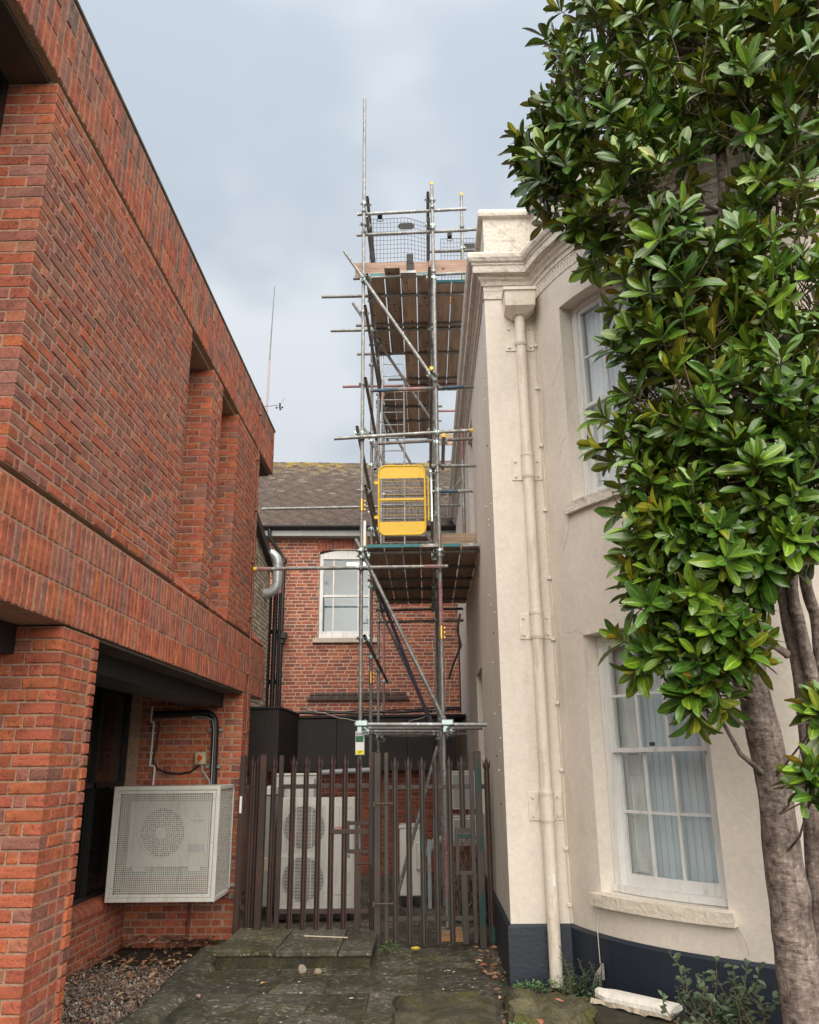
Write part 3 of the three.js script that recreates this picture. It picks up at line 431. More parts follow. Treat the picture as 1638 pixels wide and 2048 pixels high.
// ================================================================== cream stucco house with the bow front
const BX = 3.773, BZ = -8.570, BR = 2.61;
{
  const h = thing('cream_house', 'cream stucco house with a curved bow front, parapet cornice and dark blue plinth', 'building', [1.5, 0, -8]);
  const W0 = 154, W1 = 128.2, L0 = 0.80, L1 = 2.93, U0 = 4.19, U1 = 6.30;
  // bow wall in panels round the two window openings
  const bow = new B(); bow.bent(BX, BZ, BR - 0.34, BR, 165.2, W0, 0.3, 7.25, 6); for (const [a, b] of [[0.3, L0], [L1, U0], [U1, 7.25]]) bow.bent(BX, BZ, BR - 0.34, BR, W0, W1, a, b, 14); bow.bent(BX, BZ, BR - 0.34, BR, W1, 20, 0.3, 7.25, 54);
  part(h, 'bow_wall', bow, M.stucco);
  // straight return beside the bow and the long flank with two small openings
  part(h, 'return_wall', new B().box(0.7085, 0.3, -8.24, 1.30, 7.25, -7.90), M.stucco);
  const sh = new THREE.Shape([[7.92, 0.3], [17.6, 0.3], [17.6, 7.25], [7.92, 7.25]].map(q => new THREE.Vector2(...q)));
  for (const [a, b, c, d] of [[10.56, 11.65, 1.2, 3.0], [10.85, 11.9, 4.9, 6.6]]) sh.holes.push(new THREE.Path([[a, c], [b, c], [b, d], [a, d]].map(q => new THREE.Vector2(...q))));
  { const g = new THREE.ExtrudeGeometry(sh, { depth: 0.28, bevelEnabled: false }); g.rotateY(Math.PI / 2); g.translate(0.712, 0, 0); part(h, 'flank_wall', g, M.stuccoFlank); }
  for (const [a, b, c, d] of [[10.56, 11.65, 1.2, 3.0], [10.85, 11.9, 4.9, 6.6]]) { const s = part(h, 'side_window', new B().box(0.90, c, -b, 0.915, d, -a), M.darkGlass); const f = new B(); f.box(0.87, c, -a - 0.05, 0.93, d, -a); f.box(0.87, c, -b, 0.93, d, -b + 0.05); f.box(0.87, (c + d) / 2 - 0.02, -b, 0.93, (c + d) / 2 + 0.03, -a); part(s, 'frame', f, M.whitePaint); }
  // sweep a profile (out, y) round the plan line
  const plan = [[0.71, -17.5], [0.71, -7.90]]; for (let a = 165.2; a >= 20; a -= 3) plan.push([BX + BR * Math.cos(a * Math.PI / 180), BZ + BR * Math.sin(a * Math.PI / 180)]);
  const segN = plan.slice(1).map((q, i) => { const dx = q[0] - plan[i][0], dz = q[1] - plan[i][1], l = Math.hypot(dx, dz); return [dz / l * -1, dx / l]; }).map(([nx, nz]) => [nx, nz]);
  const sweepPlan = (prof, i0 = 0, i1 = plan.length - 1, jitter = 0) => {
    const b = new B(); const pt = (i, o, y, k) => { const n0 = segN[Math.max(i - 1, 0)], n1 = segN[Math.min(i, segN.length - 1)]; let mx = n0[0] + n1[0], mz = n0[1] + n1[1]; const d = 1 + n0[0] * n1[0] + n0[1] * n1[1]; mx /= d; mz /= d; const jj = jitter ? (hash2(i, k, 9) - 0.5) * jitter : 0; return [plan[i][0] + mx * (o + jj), y + jj, plan[i][1] + mz * (o + jj)]; };
    let L = 0; for (let i = i0; i < i1; i++) { const l = Math.hypot(plan[i + 1][0] - plan[i][0], plan[i + 1][1] - plan[i][1]); const cuts = l > 2 ? 12 : 1; for (let k = 0; k < prof.length - 1; k++) { const a = pt(i, ...prof[k], k), c = pt(i + 1, ...prof[k], k), d = pt(i + 1, ...prof[k + 1], k + 1), e = pt(i, ...prof[k + 1], k + 1); const run = k * 0.07; b.quad(a, c, d, e, (q, j) => [L + (j === 1 || j === 2 ? l : 0), q[1] + run]); } L += l; }
    return b;
  };
  part(h, 'cornice', sweepPlan([[0.0, 6.80], [0.012, 6.80], [0.012, 6.85], [0.032, 6.86], [0.04, 6.90], [0.066, 6.92], [0.072, 6.955], [0.128, 6.965], [0.128, 7.045], [0.140, 7.052], [0.142, 7.07], [0.165, 7.085], [0.182, 7.12], [0.186, 7.165], [0.172, 7.188], [-0.02, 7.235]], 0, plan.length - 1, 0.006), M.stuccoOld);
  part(h, 'parapet', sweepPlan([[-0.02, 7.22], [-0.018, 7.77]]), M.stuccoOld);
  part(h, 'parapet_coping', sweepPlan([[-0.02, 7.755], [0.03, 7.765], [0.038, 7.80], [0.036, 7.835], [0.012, 7.862], [-0.26, 7.868], [-0.26, 7.2]], 0, plan.length - 1, 0.006), M.stuccoOld);
  part(h, 'roof', new B().box(0.95, 7.0, -17.5, 6.3, 7.1, -8.0), M.darkSteel);
  // fluted band under the cornice of the bow
  { const b = new B(); b.bent(BX, BZ, BR - 0.01, BR + 0.008, 164, 20, 6.655, 6.672, 48); b.bent(BX, BZ, BR - 0.01, BR + 0.008, 164, 20, 6.770, 6.790, 48); for (let a = 163; a > 100; a -= 1.15) b.bent(BX, BZ, BR - 0.005, BR + 0.007, a, a - 0.55, 6.672, 6.770, 1); const me = part(h, 'fluted_band', b, M.stuccoOld); me.userData.kind = 'stuff'; }
  // moulding on the return pier
  { const b = new B(); b.box(0.700, 6.70, -7.95, 0.985, 6.735, -7.885); b.box(0.704, 6.735, -7.95, 0.985, 6.80, -7.892); part(h, 'pilaster_moulding', b, M.stuccoOld); }
  // plinth
  { const top = 0.473; part(h, 'plinth', sweepPlan([[0.03, -0.15], [0.03, top - 0.012], [0.004, top + 0.012], [-0.01, top + 0.012]]), M.plinth); }
  // sash windows of the bow
  const room = (y0, y1, m) => { const b = new B(); b.bent(BX, BZ, BR - 1.2, BR - 1.15, 160, 120, y0 - 0.2, y1 + 0.2, 6); b.bent(BX, BZ, BR - 1.16, BR - 0.345, 160.5, 160, y0 - 0.2, y1 + 0.2, 1); b.bent(BX, BZ, BR - 1.16, BR - 0.345, 120, 119.5, y0 - 0.2, y1 + 0.2, 1); b.bent(BX, BZ, BR - 1.16, BR - 0.345, 160, 120, y0 - 0.25, y0 - 0.2, 6); b.bent(BX, BZ, BR - 1.16, BR - 0.345, 160, 120, y1 + 0.2, y1 + 0.25, 6); return b; };
  const sash = (y0, y1, mid, lower) => {
    const r = BR - 0.145, A0 = W0 - 0.15, A1 = W1 + 0.15, deg = m => m / r * 180 / Math.PI, wd = part(h, lower ? 'ground_floor_window' : 'upper_window', new B().bent(BX, BZ, r - 0.11, r, A0, A0 - deg(0.075), y0 + 0.06, y1, 2).bent(BX, BZ, r - 0.11, r, A1 + deg(0.075), A1, y0 + 0.06, y1, 2).bent(BX, BZ, r - 0.11, r, A0 - deg(0.075), A1 + deg(0.075), y1 - 0.06, y1, 8).bent(BX, BZ, r - 0.11, r + 0.035, A0, A1, y0 + 0.005, y0 + 0.06, 8), M.whitePaint);
    const i0 = A0 - deg(0.075), i1 = A1 + deg(0.075), leaf = (name, b0, b1, rr0, bot) => {
      const f = new B(), t = 0.045; f.bent(BX, BZ, rr0 - 0.035, rr0, i0, i0 - deg(t), b0, b1, 1); f.bent(BX, BZ, rr0 - 0.035, rr0, i1 + deg(t), i1, b0, b1, 1); f.bent(BX, BZ, rr0 - 0.035, rr0, i0 - deg(t), i1 + deg(t), b1 - (bot ? 0.035 : 0.05), b1, 8); f.bent(BX, BZ, rr0 - 0.035, rr0, i0 - deg(t), i1 + deg(t), b0, b0 + (bot ? 0.085 : 0.035), 8);
      const s = part(wd, name, f, M.whitePaint), a0 = i0 - deg(t), a1 = i1 + deg(t), c0 = b0 + (bot ? 0.085 : 0.035), c1 = b1 - (bot ? 0.035 : 0.05), cm = (c0 + c1) / 2;
      const bars = [1 / 3, 2 / 3].map(k => lerp(a0, a1, k)); for (const a of bars) part(wd, 'glazing_bar', new B().bent(BX, BZ, rr0 - 0.028, rr0 - 0.004, a + deg(0.011), a - deg(0.011), c0, c1, 1), M.whitePaint); part(wd, 'glazing_bar', new B().bent(BX, BZ, rr0 - 0.027, rr0 - 0.003, a0, a1, cm - 0.011, cm + 0.011, 8), M.whitePaint);
      const cols = [a0, ...bars, a1]; for (let k = 0; k < 3; k++) for (const [q0, q1] of [[c0, cm], [cm, c1]]) part(wd, 'pane', new B().bent(BX, BZ, rr0 - 0.018, rr0 - 0.015, cols[k], cols[k + 1], q0, q1, 3), M.glass);
    };
    leaf('upper_sash', mid - 0.02, y1 - 0.06, r - 0.015, false); leaf('lower_sash', y0 + 0.06, mid + 0.02, r - 0.055, true);
    part(wd, 'room', room(y0, y1), M.roomWall);
    return { wd, r, i0, i1, deg };
  };
  const lo = sash(L0, L1, 1.93, true), up = sash(U0, U1, 5.18, false);
  part(h, 'window_sill', new B().bent(BX, BZ, BR - 0.15, BR + 0.075, 155.6, 127.0, 0.70, 0.795, 16), M.stuccoRough); part(h, 'window_sill', new B().bent(BX, BZ, BR - 0.15, BR + 0.05, 155.8, 127.0, 4.09, 4.186, 16), M.stuccoOld);
  // vertical blinds behind the lower window, hemmed with little chains; folded shutter beside them
  const bl = thing('vertical_blind', 'pale blue vertical slat blind behind the lower bow window', 'blind', [1.9, 0.8, -7.2]);
  for (let k = 0; k < 13; k++) { const a = 147.2 - k * 1.62, t = a * Math.PI / 180, r = BR - 0.33, c = [BX + r * Math.cos(t), BZ + r * Math.sin(t)], th = t + Math.PI / 2 + 0.035, dx = Math.cos(th) * 0.0316, dz = Math.sin(th) * 0.0316, nx = Math.cos(t) * 0.0006, nz = Math.sin(t) * 0.0006; const g = new B(), y0 = 0.905, y1 = 2.90; g.quad([c[0] - dx + nx, y0, c[1] - dz + nz], [c[0] - dx + nx, y1, c[1] - dz + nz], [c[0] + dx + nx, y1, c[1] + dz + nz], [c[0] + dx + nx, y0, c[1] + dz + nz]); g.quad([c[0] + dx - nx, y0, c[1] + dz - nz], [c[0] + dx - nx, y1, c[1] + dz - nz], [c[0] - dx - nx, y1, c[1] - dz - nz], [c[0] - dx - nx, y0, c[1] - dz - nz]); part(bl, 'slat', g, M.blind); }
  { const b = new B(); const r = BR - 0.31; b.bent(BX, BZ, r - 0.03, r, 153.6, 147.6, 0.86, 2.90, 3); const s = part(lo.wd, 'shutter', b, M.whitePaint); const p = new B(); for (const [a, c] of [[0.95, 1.75], [1.9, 2.8]]) { p.bent(BX, BZ, r, r + 0.012, 151.2, 150.9, a, c, 1); p.bent(BX, BZ, r, r + 0.012, 148.3, 148.0, a, c, 1); p.bent(BX, BZ, r, r + 0.012, 150.9, 148.3, a, a + 0.02, 1); p.bent(BX, BZ, r, r + 0.012, 150.9, 148.3, c - 0.02, c, 1); } part(s, 'panel_moulding', p, M.whitePaint); }
  { const cu = thing('net_curtain', 'pale pleated net curtain behind the upper bow window', 'curtain', [1.9, 4.2, -7.2]); const b = new B(), r = BR - 0.27; for (let k = 0; k < 110; k++) { const A = lerp(152.6, 128.6, k / 110), C = lerp(152.6, 128.6, (k + 1) / 110), q = a => { const t = a * Math.PI / 180, rad = r + 0.012 * Math.sin(a * 9.5) + 0.006 * Math.sin(a * 23); return [BX + rad * Math.cos(t), BZ + rad * Math.sin(t)]; }, p = q(A), s = q(C); b.quad([p[0], 4.24, p[1]], [p[0], 6.25, p[1]], [s[0], 6.25, s[1]], [s[0], 4.24, s[1]].slice()); } const m = M.netCurtain.clone(); m.side = THREE.DoubleSide; part(cu, 'cloth', b, m); }
  { const b = new B().cbox(1.82, 1.955, -6.98, 1.86, 1.985, -6.95, 0.003); part(lo.wd, 'sash_catch', b, M.black); }
  // hairline cracks in the render
  const crack = (pts, seed) => { const b = new B(), out = []; for (let i = 0; i < pts.length - 1; i++) for (let k = 0; k < 6; k++) { const t = k / 6, a = lerp(pts[i][0], pts[i + 1][0], t) + (hash2(i, k, seed) - 0.5) * 0.18, y = lerp(pts[i][1], pts[i + 1][1], t) + (hash2(i, k, seed + 1) - 0.5) * 0.02; out.push([BX + (BR + 0.0002) * Math.cos(a * Math.PI / 180), y, BZ + (BR + 0.0002) * Math.sin(a * Math.PI / 180)]); } b.sweep(out, 0.0010, 4); part(h, 'crack', b, M.soffit); };
  crack([[155.6, 4.08], [156.6, 3.92], [158.4, 3.80], [159.8, 3.74]], 3); crack([[154.2, 2.94], [156, 2.99], [158.5, 2.98], [161, 3.0]], 6); crack([[154.4, 4.9], [156.2, 4.85], [159, 4.66]], 9); crack([[127.2, 0.70], [126.2, 0.62], [125.8, 0.5]], 12); crack([[154.4, 5.75], [156.5, 5.62], [159.3, 5.49]], 21);
  // fixings left on the flank
  for (let k = 0; k < 24; k++) { const y = 0.9 + hash2(k, 1, 71) * 5.8, z = -8.05 - hash2(k, 2, 71) * 0.9; part(h, 'wall_fixing', new B().cbox(0.700, y, z - 0.010, 0.7115, y + 0.018, z + 0.010, 0.003), hash2(k, 3, 71) > 0.2 ? M.stuccoFlank : M.soffit); }
}
// cast iron downpipe with hopper head
{
  const t = thing('downpipe', 'cream painted cast iron downpipe with hopper head beside the bow', 'downpipe', [1.065, 0, -7.80]); const m = mat({ color: [0.83, 0.77, 0.68], map: T_dirtyWhite, bumpMap: T_roughB, bumpScale: 0.004, roughness: 0.5 }), x = 1.068, z = -7.805;
  part(t, 'pipe', new B().cyl([x, 0.02, z], [x, 1.40, z], 0.056, 0.056, 20).cyl([x, 1.40, z], [x, 6.45, z], 0.053, 0.053, 20), m);
  for (const y of [1.44, 3.08, 4.70, 6.10]) {
    const c = new B(); const y1 = y > 6 ? [y] : [y - 0.09, y + 0.13]; for (const q of y1) { c.cyl([x, q - 0.014, z], [x, q + 0.014, z], 0.069, 0.069, 20); c.cyl([x, q - 0.03, z], [x, q - 0.0145, z], 0.060, 0.066, 20); } if (y < 6) c.cyl([x, y - 0.075, z], [x, y + 0.115, z], 0.061, 0.061, 20); const cc = part(t, 'collar', c, m);
    const a = y > 6 ? -0.04 : -0.11, b = y > 6 ? 0.27 : 0.14, br = part(t, 'bracket', new B().cbox(x - 0.155, y + a, -7.8995, x + 0.155, y + b, -7.889, 0.003), m); for (const dx of [-0.115, 0.115]) for (const dy of [a + 0.04, b - 0.05]) part(br, 'bolt', new B().cyl([x + dx, y + dy, -7.889], [x + dx, y + dy, -7.876], 0.016, 0.011, 8), m);
  }
  const hp = new B(), q = (dx, y, dz, dz1) => [[x - dx, y, dz1], [x + dx, y, dz1], [x + dx, y, dz], [x - dx, y, dz]];
  const lay = [[0.075, 6.42, -7.88, -7.735], [0.158, 6.49, -7.885, -7.67], [0.165, 6.66, -7.885, -7.66], [0.178, 6.665, -7.885, -7.645], [0.178, 6.70, -7.885, -7.645]].map(l => q(l[0], l[1], l[2], l[3]));
  for (let i = 0; i < lay.length - 1; i++) for (let k = 0; k < 4; k++) { const n = (k + 1) % 4; hp.quad(lay[i][k], lay[i][n], lay[i + 1][n], lay[i + 1][k]); } hp.quad(...lay[0].slice().reverse()); { const T = lay[4], I = q(0.16, 6.70, -7.87, -7.663), D = q(0.15, 6.55, -7.86, -7.68); for (let k = 0; k < 4; k++) { const n = (k + 1) % 4; hp.quad(T[k], T[n], I[n], I[k]); hp.quad(I[k], I[n], D[n], D[k]); } hp.quad(...D); } part(t, 'hopper', hp, m);
}
// slim painted cable beside the downpipe with clips
{
  const t = thing('wall_cable', 'slim painted cable clipped to the corner between return and bow', 'cable', [1.25, 0.5, -7.88]); const pts = []; for (let k = 0; k <= 36; k++) pts.push([1.232 + 0.003 * Math.sin(k * 1.7), lerp(0.49, 6.45, k / 36), -7.889]); const m = mat({ color: [0.62, 0.54, 0.44], roughness: 0.6 });
  part(t, 'cable', new B().sweep(pts, 0.006, 6), m); for (const y of [0.62, 1.08, 1.75, 2.35, 2.95, 3.55, 4.25, 4.95, 5.6, 6.1]) part(t, 'clip', new B().cbox(1.208, y, -7.898, 1.248, y + 0.03, -7.872, 0.004), M.stucco);
}
single('pipe_label', new B().cbox(1.075, 0.80, -7.749, 1.098, 0.90, -7.746, 0.0008), M.label, 'small white sticker on the lower downpipe', 'label');
// loose telephone wires at the plinth
{
  const t = thing('loose_wires', 'bundle of loose thin wires hanging down the blue plinth', 'wires', [1.42, 0, -7.3]); const at = (a, y, o = 0.045) => [BX + (BR + o) * Math.cos(a * Math.PI / 180), y, BZ + (BR + o) * Math.sin(a * Math.PI / 180)];
  part(t, 'feed_wire', new B().sweep([at(155.2, 0.62, 0.008), at(154.9, 0.50, 0.036), at(154.7, 0.36, 0.04), at(154.6, 0.27, 0.042)], 0.004, 5), M.rope); part(t, 'clip', new B().cbox(...at(154.4, 0.16, 0.03), ...at(153.9, 0.275, 0.055).map((v, i) => v + (i === 2 ? 0.02 : 0))), M.galvDull);
  for (let k = 0; k < 6; k++) { const s = (k - 2.5) * 0.5; part(t, 'wire', new B().sweep([at(154.2, 0.26), at(154.5 + s * 0.5, 0.20, 0.07), at(154.8 + s, 0.10, 0.08), at(155 + s * 1.2, 0.0 - 0.01 * k, 0.07)], 0.003, 5), k % 2 ? M.rope : M.galvDull); }
}
// ================================================================== rear brick house across the end of the passage
{
  const hs = thing('rear_house', 'older red brick house with tiled roof and tall white sash window behind the scaffold', 'building', [-2, 0, -17.45]); hs.rotation.y = 0.062; hs.updateMatrixWorld(true);
  const lp = (p, name, g, m) => { const me = new THREE.Mesh(g.geo ? g.geo() : g, m); me.name = name; p.add(me); return me; };
  const pal = [[0.52, 0.16, 0.085], [0.44, 0.13, 0.08], [0.37, 0.11, 0.075], [0.31, 0.105, 0.078], [0.58, 0.21, 0.095], [0.25, 0.11, 0.09], [0.13, 0.085, 0.072], [0.10, 0.078, 0.07]];
  const w = new Brickwork(hs, pal, { seed: 23, matrix: hs.matrixWorld.clone() }); w.local = true;
  const wx0 = -0.30, wx1 = 0.86, wy0 = 4.40, wy1 = 6.30, N = [2, 4, 4, 2, 0.5, 0.8, 0, 0];
  for (let i = 0; i < 55; i++) {
    const y = 2.60 + i * 0.0752, cut = y + 0.065 > wy0 && y < wy1 + 0.2, o = { H: 0.062, stretch: i % 4 !== 0, D: 0.1 };
    const dark = i === 7 || i === 8;
    const rows = cut ? [[-2.9, wx0 - 0.005], [wx1 + 0.005, 3.3]] : dark ? [[-2.9, -0.46], [1.62, 3.3]] : [[-2.9, 3.3]];
    for (const [a, b] of rows) w.course('pz', 0, a, b, y, i, N, { ...o, off: (i % 3) * 0.03 });
    if (dark) w.course('pz', 0.035, -0.45, 1.61, y, i, [0, 0, 0, 0, 0, 0.6, 3, 3], { ...o });
  }
  for (let k = 0; k < 17; k++) { const t = (k + 0.5) / 17 - 0.5, tilt = new THREE.Matrix4().makeRotationZ(-t * 0.42); w.add(wx0 + (wx1 - wx0) * (t + 0.5) + t * 0.10, 6.29 + 0.115 + 0.085 * (1 - 4 * t * t), 0.004, 'pz', 0.068, 0.215, 0.1, w.pick([1, 3, 3, 2, 0, 1, 0, 0]), tilt); }
  w.finish('brickwork');
  const c = new B(), J = -0.004; c.box(-2.95, 0, -0.3, wx0, 6.72, J); c.box(wx1, 0, -0.3, 3.35, 6.72, J); c.box(wx0, 0, -0.3, wx1, wy0, J); c.box(wx0, 6.352, -0.3, wx1, 6.72, J); lp(hs, 'mortar', c, M.mortarPale);
  { const b = new B(); b.box(-0.5, 3.105, -0.02, 1.64, 3.135, 0.055); b.box(-0.48, 3.08, -0.02, 1.62, 3.105, 0.04); lp(hs, 'ledge_moulding', b, mat({ color: [0.12, 0.075, 0.06], map: T_brick, roughness: 0.9 })); }
  // sash window with arched head
  const win = lp(hs, 'window', new B().box(wx0 + 0.01, wy0 + 0.06, -0.13, wx0 + 0.085, 6.24, -0.03).box(wx1 - 0.085, wy0 + 0.06, -0.13, wx1 - 0.01, 6.24, -0.03).box(wx0 + 0.085, 6.15, -0.125, wx1 - 0.085, 6.235, -0.035).box(wx0 + 0.01, wy0 + 0.005, -0.13, wx1 - 0.01, wy0 + 0.0595, -0.02), M.whitePaint);
  { const sh = new THREE.Shape(); sh.moveTo(wx0, 6.236); sh.lineTo(wx1, 6.236); for (let k = 0; k <= 12; k++) { const t = 1 - k / 12, u = t - 0.5; sh.lineTo(lerp(wx0, wx1, t), 6.25 + 0.10 * (1 - 4 * u * u)); } const g = new THREE.ExtrudeGeometry(sh, { depth: 0.06, bevelEnabled: false }); g.translate(0, 0, -0.10); lp(win, 'arched_head', g, M.whitePaint); }
  const mid = 5.33; { const b = new B(); b.box(wx0 + 0.085, mid - 0.025, -0.115, wx1 - 0.085, mid + 0.025, -0.055); b.box(wx0 + 0.085, wy0 + 0.06, -0.115, wx1 - 0.085, wy0 + 0.16, -0.06); lp(win, 'sash_rail', b, M.whitePaint); }
  for (const [x] of [[wx0 + 0.31], [wx1 - 0.31]]) lp(win, 'glazing_bar', new B().box(x - 0.013, wy0 + 0.16, -0.108, x + 0.013, 6.15, -0.068), M.whitePaint);
  { const xs = [wx0 + 0.085, wx0 + 0.297, wx1 - 0.297, wx1 - 0.085]; for (let k = 0; k < 3; k++) for (const [a, b] of [[wy0 + 0.16, mid - 0.025], [mid + 0.025, 6.15]]) lp(win, 'pane', new B().box(xs[k], a, -0.092, xs[k + 1], b, -0.089), M.glass); }
  lp(hs, 'window_sill', new B().cbox(wx0 - 0.11, 4.30, -0.1, wx1 + 0.11, 4.402, 0.07, 0.006), M.stone);
  // lit room behind the window
  const rm = new B(); rm.box(-0.8, 4.0, -2.6, 1.4, 6.9, -2.5); rm.box(-0.9, 4.0, -2.5, -0.8, 6.9, -0.301); rm.box(1.4, 4.0, -2.5, 1.5, 6.9, -0.301); rm.box(-0.8, 6.9, -2.5, 1.4, 7.0, -0.301); rm.box(-0.8, 3.9, -2.5, 1.4, 4.0, -0.301); lp(hs, 'room', rm, mat({ color: [0.46, 0.58, 0.64], roughness: 0.9 }));
  // eaves: white fascia board and black gutter
  lp(hs, 'fascia', new B().cbox(-2.95, 6.60, -0.02, 3.35, 6.735, 0.26, 0.006), M.acGrey);
  { const g = new B(), n = 8; for (let k = 0; k < n; k++) { const a = Math.PI * k / n, b2 = Math.PI * (k + 1) / n, q = t => [0.335 + 0.062 * Math.cos(t), 6.805 - 0.066 * Math.sin(t)]; const [z0, y0] = q(a), [z1, y1] = q(b2); g.quad([-2.95, y1, z1], [3.35, y1, z1], [3.35, y0, z0], [-2.95, y0, z0]); g.quad([-2.95, y0 + 0.003, z0], [3.35, y0 + 0.003, z0], [3.35, y1 + 0.003, z1], [-2.95, y1 + 0.003, z1]); } lp(hs, 'gutter', g, M.black); }
  // tiled roof: courses of plain clay tiles, lichen towards the ridge
  const roof = lp(hs, 'roof', new B().quad([-3.0, 6.77, 0.30], [3.4, 6.77, 0.30], [3.4, 9.38, -2.86], [-3.0, 9.38, -2.86]).quad([3.4, 9.38, -2.86], [3.4, 6.77, -5.6], [-3.0, 6.77, -5.6], [-3.0, 9.38, -2.86]), M.blackMat);
  const tp = [[0.185, 0.145, 0.125], [0.20, 0.157, 0.135], [0.17, 0.135, 0.118], [0.215, 0.168, 0.142], [0.31, 0.27, 0.22], [0.58, 0.45, 0.09], [0.34, 0.28, 0.13]], sl = Math.atan2(2.61, 3.16), trnd = rng32(77);
  const tm = tp.map(c2 => mat({ color: c2, map: T_tile, bumpMap: T_roughB, bumpScale: 0.004, roughness: 0.92 }));
  const tg = [0, 1, 2].map(k => { const b = new B(), x0 = -0.081, x1 = 0.081, c1 = 0.004, n = 2; const zt = x => 0.012 + c1 * (1 - (x / 0.081) ** 2); for (let i = 0; i < n; i++) { const a = lerp(x0, x1, i / n), d = lerp(x0, x1, (i + 1) / n); b.quad([a, -0.20, zt(a)], [d, -0.20, zt(d)], [d, 0.06, zt(d)], [a, 0.06, zt(a)], q => [q[0] + k * 0.37, q[1] + k * 0.21]); b.quad([a, -0.20, zt(a) - 0.02], [d, -0.20, zt(d) - 0.02], [d, -0.20, zt(d)], [a, -0.20, zt(a)], q => [q[0] + k * 0.37, q[2]]); } b.quad([x0, -0.20, 0], [x0, -0.20, 0.012], [x0, 0.06, 0.012], [x0, 0.06, 0]); b.quad([x1, -0.20, 0.012], [x1, -0.20, 0], [x1, 0.06, 0], [x1, 0.06, 0.012]); return b.geo(); });
  let count = 0; const mer = [[], [], [], [], [], [], []];
  for (let r = 0; r < 35; r++) for (let k = 0; k < 39; k++) {
    const d = 0.20 + r * 0.1155, x = -3.0 + k * 0.165 + (r & 1 ? 0.0825 : 0) + (trnd() - 0.5) * 0.006, y = 6.80 + d * Math.sin(sl) + (trnd() - 0.5) * 0.006 + 0.012 * Math.sin(x * 2.1 + r * 0.3) * 0.6, z = 0.36 - d * Math.cos(sl); const f = r / 34, u = trnd();
    let t = u < 0.35 ? 0 : u < 0.62 ? 1 : u < 0.85 ? 2 : 3; const lich = 0.5 * sstep(0.25, 0.9, f) * (0.5 + 0.9 * vnoise(x * 1.3 + 9, r * 0.12, 64, 64, 5)); if (trnd() < lich * 0.45) t = 4; if (r > 31 && trnd() < 0.72) t = trnd() < 0.6 ? 5 : 6; else if (r > 27 && trnd() < 0.22) t = 6;
    const m = new THREE.Matrix4().makeRotationX(sl - Math.PI / 2 + 0.085 + (trnd() - 0.5) * 0.02); m.multiply(new THREE.Matrix4().makeRotationZ((trnd() - 0.5) * 0.012)); m.setPosition(x, y, z);
    const vis = x > -1.4 && x < 2.6 && r < 12;
    if (vis && count < 298) { const me = new THREE.Mesh(tg[(k + r) % 3], tm[t]); me.name = count ? `roof_tile_${String(count).padStart(3, '0')}` : 'roof_tile'; me.applyMatrix4(m); roof.add(me); count++; } else mer[t].push(tg[(k + r) % 3].clone().applyMatrix4(m));
  }
  { const gs = mer.flatMap((l, i) => l.map(g => { const n = g.attributes.position.count, a = new Float32Array(n * 3); for (let k = 0; k < n; k++) { a[k * 3] = tp[i][0]; a[k * 3 + 1] = tp[i][1]; a[k * 3 + 2] = tp[i][2]; } g.setAttribute('color', new THREE.BufferAttribute(a, 3)); return g; })); const me = lp(roof, 'roof_tiles', mergeGeometries(gs), mat({ vertexColors: true, map: T_tile, bumpMap: T_roughB, bumpScale: 0.004, roughness: 0.92 })); me.userData.kind = 'stuff'; }
  for (let k = 0; k < 15; k++) { const x = -3.0 + k * 0.45, g = new B(); for (let s = 0; s < 6; s++) { const a = Math.PI * s / 6, e = Math.PI * (s + 1) / 6, q = t => [-2.86 + 0.12 * Math.cos(t), 9.34 + 0.11 * Math.sin(t)]; const [z0, y0] = q(a), [z1, y1] = q(e); g.quad([x, y0, z0], [x + 0.44, y0, z0], [x + 0.44, y1, z1], [x, y1, z1]); } lp(roof, 'ridge_tile', g, tm[k % 3 === 0 ? 6 : 1]); }
  { const g = new B(); g.cbox(-2.28, 8.9, -4.6, -1.95, 10.02, -4.2, 0.01); g.cyl([-2.12, 10.02, -4.4], [-2.12, 10.22, -4.4], 0.10, 0.085, 10); lp(roof, 'chimney', g, mat({ color: [0.42, 0.30, 0.24], map: T_brick, roughness: 0.9 })); }
}
// lamp in the rear room: fitting and its light
{
  RectAreaLightUniformsLib.init();
  const t = thing('ceiling_lamp', 'long white ceiling lamp seen through the rear sash window', 'lamp', [-1.15, 6.35, -19.0]); part(t, 'diffuser', new B().cbox(-1.85, 6.32, -19.12, -0.75, 6.42, -18.92, 0.01), (() => { const m = mat({ color: [0.8, 0.8, 0.8] }); m.emissive = new THREE.Color(1, 0.98, 0.95); m.emissiveIntensity = 0.35; return m; })()); part(t, 'rod', new B().cyl([-1.3, 6.42, -19.0], [-1.3, 6.9, -19.0], 0.008), M.pvc);
  const l = new THREE.RectAreaLight(0xfff6ec, 1.6, 1.1, 0.2); l.position.set(-1.3, 6.31, -19.02); l.lookAt(-1.3, 0, -19.02); scene.add(l);
}
